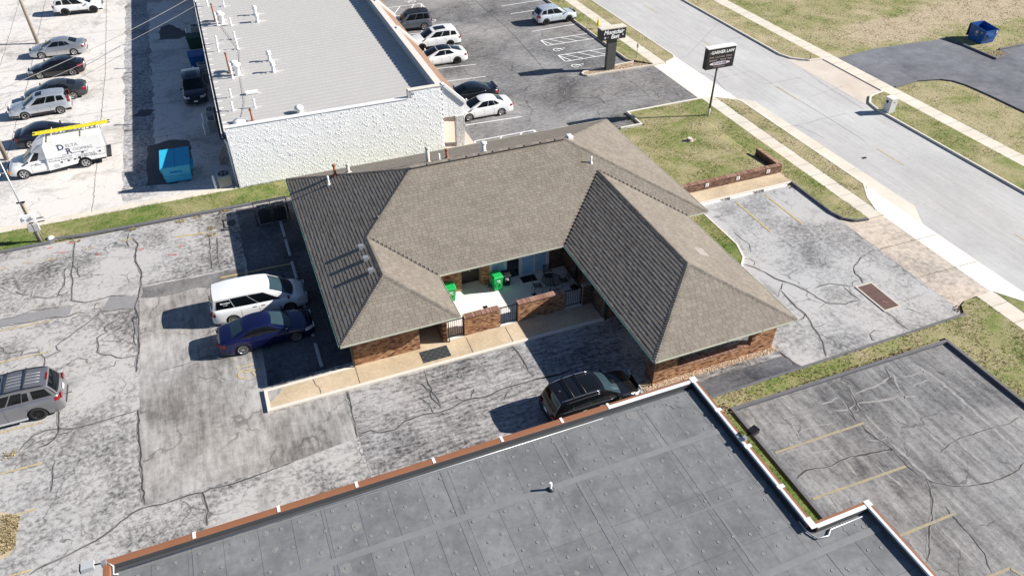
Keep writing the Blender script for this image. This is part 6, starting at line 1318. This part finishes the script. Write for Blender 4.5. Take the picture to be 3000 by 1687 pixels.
# ------------------------------------------------------------ box truck
def ex_truck(root, xc, rooff, side, wind, pm, hw, zb):
    Hc = 2.42; arch = [(1.80 + .46 * math.cos(t) - xc, .44 + .46 * math.sin(t)) for t in np.linspace(math.pi, 0, 13)]
    poly = [(.32 - xc, .62), (1.34 - xc, .60)] + [p for p in arch if p[1] > .58] + [(2.3 - xc, .50), (4.2 - xc, .34), (4.06 - xc, Hc - .1), (3.96 - xc, Hc), (.42 - xc, Hc), (.32 - xc, Hc - .1)]
    b = link('box', MB().prism_y(poly, -1.05, 1.05).mesh('box', pm), root)
    link('roof_fairing', MB().hexa([(3.98 - xc, -1.0, 1.72), (4.95 - xc, -.74, 1.78), (4.95 - xc, .74, 1.78), (3.98 - xc, 1.0, 1.72), (3.98 - xc, -.98, Hc - .02), (4.42 - xc, -.72, Hc - .16), (4.42 - xc, .72, Hc - .16), (3.98 - xc, .98, Hc - .02)]).mesh('roof_fairing', pm), root)
    link('rear_bumper', MB().box(.0 - xc, -.9, .48, .32 - xc, .9, .60).mesh('rear_bumper', M['black']), root); link('door_panel', MB().box(.16 - xc, -1.0, .72, .31 - xc, -.72, 1.78).mesh('door_panel', M['grey']), root)
    for s in (-1, 1): add_wheel(root, 1.80 - xc, s * .86, .38, M['chrome'], 5)
    link('chassis', MB().box(.4 - xc, -.75, .35, 4.3 - xc, .75, .58).mesh('chassis', M['black']), root)
    F = lambda X: X - xc
    ty = 1.058
    def tx(s, X, z, size, m, **k): return textm(s, size, m, b, (F(X), ty, z), (-1, 0, 0), (0, 0, 1), .002, **k)
    tx('D', 2.98, 1.93, .60, M['inknavy'], offset=.012); tx('ELTA', 2.24, 1.98, .34, M['inkgrey'], sx=1.05); tx('R', 2.55, 1.55, .60, M['inknavy'], offset=.012); tx('OOFING', 1.62, 1.62, .32, M['inkgrey'], sx=1.05)
    for X0, X1, z in ((1.35, 2.25, 1.36), (2.78, 3.05, 1.32)): link('rule_line', MB().box(F(X0), 1.05, z, F(X1), ty, z + .03).mesh('rule_line', M['inknavy']), b)
    for X0, z in ((3.16, 2.13), (3.16, 1.73), (2.73, 1.75), (2.73, 1.34), (2.36, 1.34)): link('serif', MB().box(F(X0) - .10, 1.05, z, F(X0) + .05, ty, z + .03).mesh('serif', M['inknavy']), b)
    tx('Your Commercial', 3.3, 1.20, .18, M['inkgrey'], sx=1.3); tx('Roofing Experts!', 3.25, 1.02, .18, M['inkgrey'], sx=1.3); tx('www.DeltaRoofing.net', 1.55, 1.14, .13, M['inkgrey']); tx('417-831-5634', 1.5, .98, .22, M['inkblack']); tx('Service', .62, 1.42, .1, M['inkgrey']); tx('Quality Work', .62, .92, .1, M['inkgrey']); [tx(w_, 3.62, .72 - .11 * i_, .1, M['inkgrey']) for i_, w_ in enumerate(('Roofing', 'Management', 'Service'))]
    for X, z in ((3.25, .82), (2.78, .86), (2.35, .88), (1.72, 1.30), (.62, 1.15)): link('latch', MB().box(F(X) - .07, 1.05, z - .05, F(X) + .07, ty + .01, z + .05).mesh('latch', M['black']), b)
    link('phone_mark', MB().lathe([(.10, 0), (.10, .006)], (0, 0, 0), 16).mesh('phone_mark', M['inkblack']), b, (F(2.05), ty - .002, .92)).rotation_euler = (-math.pi / 2, 0, 0)
    for X in (1.02, 2.22, 2.62, 3.05): link('panel_gap', MB().box(F(X) - .008, 1.05, .64, F(X) + .008, 1.054, 1.32).mesh('panel_gap', M['grey']), b)
    textm('D R', .24, M['inknavy'], root, (F(5.0), 1.0, 1.0), (-1, 0, 0), (0, 0, 1), .002); [textm(w_, .10, M['inkblack'], root, (F(4.72), 1.0, z_), (-1, 0, 0), (0, 0, 1), .002) for w_, z_ in (('DELTA', 1.03), ('ROOFING', .92))]
    for X in (1.15, 3.35):
        q = MB().tube([(F(X), -1.0, Hc), (F(X), -1.0, Hc + .24), (F(X), 1.0, Hc + .24), (F(X), 1.0, Hc)], .03, 6); link('rack_bar', q.mesh('rack_bar', M['white']), root)
    for k, X in enumerate((1.4, 2.7)): link('roof_tube', MB().tube([(F(X), -.35, Hc + .06), (F(X + 1.1), -.35, Hc + .06)], .04, 8).mesh('roof_tube', M['grey']), root)
    for s in (-1, 1): link('amber_lamp', MB().box(F(6.62), s * .86 - .06, .62, F(6.80), s * .86 + .06, .70).mesh('amber_lamp', M['amber']), root)
truck = car(dict(Xs=4.1, L=6.75, W=2.0, H=1.95, wx=(5.87,), xc=3.835, r=.38, cl=.30, belt=[(4.1, 1.15), (5.2, 1.12), (5.45, 1.12), (6.0, 1.05), (6.4, .98), (6.62, .88), (6.75, .7)], gh=(4.1, 4.1, 4.75, 5.6), rz=(1.92, 1.95, 1.86), wins=[(.42, .80, .08, .84)], handles=(4.45,), handm=M['black'], mirm=M['black'], seams=(4.3, 5.25), gr=.78, gb=.9, bulge=(.12, .0), head=(.62, .80, .12), wsm=M['tglass'], nsp=5, rim=M['chrome'], fround=.16, extra=(ex_truck,)), 'white box truck with navy roofing lettering on its side', -13.1, 57.55, -1, PN['white car paint'], 'box_truck', 'truck', rz=R(3))
lad = thing('ladder', 'yellow fibreglass extension ladder on the white box truck', 'ladder', (-11.3, 57.85, 2.70)); lad.rotation_euler.z = R(3)
for y in (-.20, .20, -.16): link('rail', MB().box(-2.5 if y != -.16 else -2.3, y - .022, 0 if y != -.16 else .085, 2.45, y + .022, .08 if y != -.16 else .15).mesh('rail', M['yellowglass']), lad)
for k in range(16): x = -2.35 + k * .31; link('rung', MB().box(x, -.2, .02, x + .05, .2, .07).mesh('rung', M['yellowglass' if k % 2 else 'grey']), lad)
for y in (-.2, .2): link('foot', MB().hexa([(2.45, y - .03, 0), (2.62, y - .01, .02), (2.62, y + .01, .02), (2.45, y + .03, 0), (2.45, y - .03, .08), (2.62, y - .01, .05), (2.62, y + .01, .05), (2.45, y + .03, .08)]).mesh('foot', M['black']), lad)
# ------------------------------------------------------------ signs
gs = thing('pole_sign', 'black law office sign with a white top on a tall slim pole', 'sign', (36.5, 46.95, 0))
MB().tube([(36.5, 46.95, 0), (36.5, 46.95, 1.2), (36.5, 46.95, 4.3)], [.10, .09, .075], 10).build('pole', M['signpole'], gs)
MB().tube([(36.5, 46.95, 0.02), (36.5, 46.95, .75)], [.105, .097], 10).build('pole_base', M['kerb_w'], gs)
cab = MB().box(35.25, 46.72, 4.25, 37.8, 47.18, 5.9).build('cabinet', M['signblk'], gs); MB().box(35.22, 46.69, 5.902, 37.83, 47.21, 5.99).build('cabinet_top', M['white'], cab)
def st(s, x, z, size, m, **k): return textm(s, size, m, cab, (x, 46.712, z), (1, 0, 0), (0, 0, 1), .003, **k)
st('T', 35.48, 5.52, .26, M['inkpink']); st('GARNER LAW', 36.62, 5.58, .34, M['inkwhite'], offset=.008, sx=.98)
[st(w_, x_, 5.20, .19, M['inkpink'], sx=.85) for w_, x_ in (('Family', 35.66), ('Law-Criminal', 36.42), ('Defense', 37.26))]; [st(w_, x_, 4.97, .19, M['inkpink'], sx=.85) for w_, x_ in (('Bankruptcy', 35.84), ('-', 36.34), ('Personal', 36.76), ('Injury', 37.36))]
ov = MB().add([(36.5 + .95 * math.cos(t), 46.715, 4.68 + .14 * math.sin(t)) for t in np.linspace(0, 6.1, 28)], [tuple(range(28))]).build('oval', M['pinkoval'], cab); textm('417-319-2200', .22, M['inknavy'], cab, (36.5, 46.709, 4.68), (1, 0, 0), (0, 0, 1), .002, offset=.003); st('Free Consultation', 36.5, 4.42, .14, M['inkpink'])
mo = thing('pylon_sign', 'black Montclair East sign on a charcoal pylon in the gravel island', 'sign', (33.35, 58.6, 0)); mo.rotation_euler.z = R(0)
MB().box(32.95, 58.45, 0, 33.82, 58.85, 3.0).build('pylon', M['signpole'], mo)
c2 = MB().box(32.05, 58.25, 3.0, 34.55, 59.0, 3.97).build('cabinet', M['signblk'], mo); MB().box(32.02, 58.22, 3.972, 34.58, 59.03, 4.05).build('cabinet_top', M['walk'], c2)
textm('Montclair', .52, M['inkwhite'], c2, (33.3, 58.24, 3.68), (1, 0, 0), (0, 0, 1), .003, .25, .014, sx=1.0); textm('East', .50, M['inkwhite'], c2, (33.45, 58.24, 3.26), (1, 0, 0), (0, 0, 1), .003, .2, .014); textm('AT', .16, M['inkgrey'], c2, (32.72, 58.24, 3.22), (1, 0, 0), (0, 0, 1), .003)
MB().add([(32.45 + (.15 if k % 2 == 0 else .04) * math.cos(k * math.pi / 4), 58.235, 3.24 + (.17 if k % 2 == 0 else .04) * math.sin(k * math.pi / 4)) for k in range(8)], [tuple(range(8))]).build('star_mark', M['inkwhite'], c2); MB().add([(34.25 + .06 * math.cos(t), 58.235, 3.36 + .07 * math.sin(t)) for t in np.linspace(0, 5.5, 8)], [tuple(range(8))]).build('dot_mark', M['inkwhite'], c2)
mbx = thing('stone_mailbox', 'white stone kerbside mailbox pillar throwing a shadow on the road', 'mailbox', (50.95, 42.05, 0)); mbx.rotation_euler.z = R(0)
q = MB(); q.box(50.68, 41.7, 0, 51.32, 42.4, 1.28); q.build('pillar', M['mailbox'], mbx); MB().box(50.65, 41.67, 1.282, 51.35, 42.43, 1.35).build('cap', M['walk_new'], mbx)
md = link('mail_door', MB().lathe([(.13, 0), (.13, .02)], (0, 0, 0), 16).mesh('mail_door', M['black']), mbx, Vector((50.685, 42.15, .98)) - wloc(mbx)); md.rotation_euler = (0, -math.pi / 2, 0); MB().box(50.95, 41.69, .98, 51.06, 41.7, 1.06).build('number_plate', M['signblk'], mbx)
def post(x, y, h, m, label, cat, nm):
    t = thing(nm, label, cat, (x, y, 0)); link('stake', MB().tube([(0, 0, 0), (0, 0, h)], .03, 6).mesh('stake', m), t); return t
p_ = post(37.1, 68.3, .9, M['yellowglass'], 'small yellow utility marker in the verge behind the pylon sign', 'marker', 'utility_marker'); link('marker_cap', MB().lathe([(.16, .5), (.10, .95), (.02, 1.25)], (0, 0, 0), 8).mesh('marker_cap', M['yellowglass']), p_)
p_ = post(36.95, 59.9, 1.5, M['galv'], 'thin metal post with a small plate beside the apron', 'post', 'sign_post'); link('plate', MB().box(-.03, -.12, 1.15, .03, .12, 1.5).mesh('plate', M['galv']), p_)
p_ = post(52.3, 53.6, .7, M['signblk'], 'thin dark reflector stake at the east apron kerb', 'post', 'reflector_stake'); link('reflector', MB().box(-.03, -.03, .55, .03, .03, .7).mesh('reflector', M['amber']), p_)
sp = thing('tree_stump', 'cut grey tree stump in the lawn', 'stump', (32.45, 43.5, .2)); link('stump', MB().lathe([(.34, 0), (.24, .12), (.20, .26)], (0, 0, 0), 11).mesh('stump', M['wood']), sp); link('cut_face', MB().lathe([(.19, .262), (.19, .272)], (0, 0, 0), 11).mesh('cut_face', M['walk']), sp)
tag(MB().sheet(wob([(31.9, 43.2), (32.9, 43.1), (33.2, 43.6), (32.5, 44.0), (31.8, 43.8)], .06, .3), .235).build('soil_patch', M['straw']), None, None, None, 'structure')
dr = tag(MB().box(43.42, 36.5, .002, 43.72, 36.66, .05).build('road_debris', M['black']), 'small black scrap lying on the road', 'debris')
# ------------------------------------------------------------ dumpsters
td = thing('teal_dumpster', 'large teal dumpster on a dark asphalt patch by the white shop', 'dumpster', (-4.75, 52.9, 0)); td.rotation_euler.z = R(-3)
link('body', MB().hexa([(-.85, -1.0, .12), (.85, -1.0, .12), (.85, 1.0, .12), (-.85, 1.0, .12), (-.98, -1.05, 1.30), (.98, -1.05, 1.30), (.98, 1.1, 1.62), (-.98, 1.1, 1.62)]).mesh('body', M['teal']), td)
for k, (xa, xb) in enumerate(((-1.0, -.01), (.01, 1.0))): link('lid', MB().hexa([(xa, -1.08, 1.31), (xb, -1.08, 1.31), (xb, 1.12, 1.63), (xa, 1.12, 1.63), (xa, -1.08, 1.35), (xb, -1.08, 1.35), (xb, 1.12, 1.67), (xa, 1.12, 1.67)]).mesh('lid', M['teal']), td)
link('rim', MB().box(-1.02, -1.10, 1.22, 1.02, -1.03, 1.31).mesh('rim', M['teal']), td); link('seam_bar', MB().box(-.93, -1.06, .56, .93, -1.0, .62).mesh('seam_bar', M['teal']), td); link('lift_pocket', MB().box(-.42, -1.16, .72, .32, -1.02, .90).mesh('lift_pocket', M['teal']), td)
for sx in (-1, 1): link('fork_sleeve', MB().box(sx * 1.0 - .09, -.6, .72, sx * 1.0 + .09, .7, .92).mesh('fork_sleeve', M['teal']), td); link('skid', MB().box(sx * .6 - .08, -.95, 0, sx * .6 + .08, .95, .12).mesh('skid', M['black']), td)
bd = thing('blue_dumpster', 'open dark blue dumpster with a round logo across the road', 'dumpster', (71.75, 51.4, .03)); bd.rotation_euler.z = R(0)
a, b, h = .85, .98, 1.35; q = MB(); o_ = [(-a * .95, -b * .85, .05), (a * .95, -b * .85, .05), (a * .95, b * .85, .05), (-a * .95, b * .85, .05), (-a, -b, h), (a, -b, h), (a, b, h + .25), (-a, b, h + .25)]
i_ = [(x * .95, y * .95, z + (.04 if z < 1 else 0)) for x, y, z in o_]; q.add(o_ + i_, [(3, 2, 1, 0), (0, 1, 5, 4), (1, 2, 6, 5), (2, 3, 7, 6), (3, 0, 4, 7), (8, 9, 10, 11), (12, 13, 9, 8), (13, 14, 10, 9), (14, 15, 11, 10), (15, 12, 8, 11), (4, 5, 13, 12), (5, 6, 14, 13), (6, 7, 15, 14), (7, 4, 12, 15)]); link('body', q.mesh('body', M['blue']), bd)
link('fork_sleeve', MB().box(-.55, -b - .14, .78, .45, -b + .02, .95).mesh('fork_sleeve', M['blue']), bd); link('fork_sleeve', MB().box(-.5, b - .02, .78, .5, b + .14, .95).mesh('fork_sleeve', M['blue']), bd)
link('lid', MB().hexa([(-a, b + .05, .3), (a, b + .05, .3), (a, b + .12, .3), (-a, b + .12, .3), (-a, b + .1, 1.55), (a, b + .1, 1.55), (a, b + .17, 1.55), (-a, b + .17, 1.55)]).mesh('lid', M['black']), bd)
link('side_board', MB().box(a + .0, -b * .6, .25, a + .1, b * .9, 1.2).mesh('side_board', M['black']), bd)
lg = link('logo', MB().add([(-a - .018, .02 + .2 * (1 if k % 2 else .72) * math.cos(k * .449), .98 + .2 * (1 if k % 2 else .72) * math.sin(k * .449)) for k in range(14)], [tuple(range(14))]).mesh('logo', plain('logo pale red', (.55, .35, .42), .6)), bd); link('logo_star', MB().add([(-a - .021, .02 + (.1 if k % 2 else .04) * math.cos(k * .628), .98 + (.1 if k % 2 else .04) * math.sin(k * .628)) for k in range(10)], [tuple(range(10))]).mesh('logo_star', M['inkwhite']), lg)
for z, w in ((.70, .2), (.60, .16)): link('caption_bar', MB().box(-a - .018, .0 - w, z, -a - .0, .0 + w, z + .05).mesh('caption_bar', M['inkgrey']), bd)
link('sticker', MB().box(-a - .022, -.62, .98, -a - .0, -.48, 1.16).mesh('sticker', M['yellow']), bd); link('sticker', MB().box(.55, -b - .012, 1.0, .72, -b + .01, 1.25).mesh('sticker', M['pinkoval']), bd)
# ------------------------------------------------------------ poles and wires
def upole(x, y, h, label, r=.16): 
    p = thing('utility_pole', label, 'pole', (x, y, 0), 'wooden utility poles'); link('pole', MB().tube([(0, 0, 0), (0, 0, h * .5), (0, 0, h)], [r, r * .88, r * .75], 12).mesh('pole', M['wood']), p); link('crossarm', MB().box(-.06, -1.1, h - .9, .06, 1.1, h - .75).mesh('crossarm', M['wood']), p)
    for k in (-1, 0, 1): link('insulator', MB().lathe([(.04, 0), (.06, .06), (.03, .16)], (0, k * .95, h - .75), 8).mesh('insulator', M['grey']), p)
    return p
upole(-16.6, 85.4, 10.0, 'tall wooden utility pole near the silver sedan', .17); upole(-16.7, 60.2, 10.0, 'tall wooden utility pole at the front of the white box truck', .17)
sv = thing('service_pole', 'slim meter pole with white and grey boxes in the grass strip', 'pole', (-13.55, 47.4, 0))
for nm, dx, r_, h_, m_ in (('mast', 0, .045, 5.9, 'galv'), ('timber', .14, .10, 2.9, 'wood'), ('conduit', .30, .03, 1.9, 'galv')): link(nm, MB().tube([(dx, 0, 0), (dx, 0, h_)], r_, 8).mesh(nm, M[m_]), sv)
link('meter_cabinet', MB().bev(-.36, -.18, 1.62, .46, .02, 2.15, .02).mesh('meter_cabinet', M['whitemetal']), sv); link('lower_box', MB().bev(-.16, -.22, .95, .44, .0, 1.45, .02).mesh('lower_box', M['acgrey']), sv); link('cabinet_seam', MB().box(.12, -.225, .9, .15, -.218, 1.5).mesh('cabinet_seam', M['black']), sv)
for dx in (-.22, .26): link('meter', MB().lathe([(.11, 0), (.10, .07)], (0, 0, 0), 14).mesh('meter', M['galv']), sv, (dx, -.18, 1.9)).rotation_euler = (math.pi / 2, 0, 0)
for z in (1.45, 1.7): link('bracket', MB().box(.46, -.05, z, .85, -.0, z + .05).mesh('bracket', M['black']), sv)
link('crossbar', MB().box(-.18, -.05, 2.95, .28, .05, 3.02).mesh('crossbar', M['black']), sv)
link('lamp_arm', MB().tube([(0, 0, 5.05), (-.22, 0, 5.1), (-.4, 0, 5.05)], .03, 6).mesh('lamp_arm', M['galv']), sv); link('lamp_head', MB().lathe([(.06, .14), (.17, .03), (.19, 0), (.15, -.06), (.05, -.1)], (-.45, 0, 5.02), 14).mesh('lamp_head', M['whitemetal']), sv)
tag(MB().lathe([(.22, 0), (.2, .1), (.08, .16)], (-12.85, 47.5, .05), 9).build('white_rock', M['white'], origin=(-12.85, 47.5, .05)), 'white lump lying in the grass by the meter pole', 'rock')
def wire(p, q, sag, r, label):
    p, q = Vector(p), Vector(q); pts = [p.lerp(q, t) - Vector((0, 0, sag * 4 * t * (1 - t))) for t in np.linspace(0, 1, 14)]; tag(MB().tube([tuple(v) for v in pts], r, 5).build('overhead_wire', plain('wire', (.22, .215, .21), .6)), label, 'wire', 'overhead wires')
wire((-1.15, 79.3, 4.6), (-16.7, 60.2, 4.9),   .35, .022, 'thick pale service cable from the shop mast to the nearer wooden pole'); wire((-1.15, 78.6, 3.9), (-16.7, 60.4, 4.2), .35, .016, 'thin cable running below the thick service cable'); wire((-16.7, 60.2, 9.4), (-16.6, 85.4, 9.4), .4, .016, 'thin wire strung between the two wooden poles'); wire((-13.55, 47.4, 5.8), (-16.7, 60.2, 8.0), .3, .016, 'thin wire from the meter pole to the nearer wooden pole')
# ------------------------------------------------------------ caged air conditioners at the office
for x, lab in ((.28, 'dark air conditioner in the iron cage, left one'), (1.25, 'dark air conditioner in the iron cage, right one')): acunit(x, 44.62, 0, .95, lab, 1.05, 'signpole')
cg = thing('iron_cage', 'black iron cage over the two dark air conditioners', 'cage', (.77, 44.6, 0))
for x in (-.3, .77, 1.82):
    for y in (44.15, 45.1): MB().box(x - .025, y - .025, 0, x + .025, y + .025, 1.25).build('post', M['iron'], cg)
for y in (44.15, 45.1):
    for z in (.1, 1.2): MB().box(-.3, y - .02, z, 1.82, y + .02, z + .04).build('rail', M['iron'], cg)
for x in (-.3, .77, 1.82): MB().box(x - .02, 44.15, 1.2, x + .02, 45.1, 1.242).build('rail', M['iron'], cg)
for k in range(12):
    x = -.2 + k * .178; MB().box(x - .01, 44.14, .14, x + .01, 44.16, 1.2).build('bar', M['iron'], cg)
ir = thing('floor_grate', 'small black iron grate lying on the lot near the caged air conditioners', 'grate', (-1.88, 45.2, 0))
for k in range(5): MB().box(-2.12 + k * .11, 44.95, .012, -2.08 + k * .11, 45.45, .03).build('bar', M['iron'], ir)
for y in (44.95, 45.2, 45.42): MB().box(-2.12, y, .03, -1.64, y + .03, .04).build('bar', M['iron'], ir)
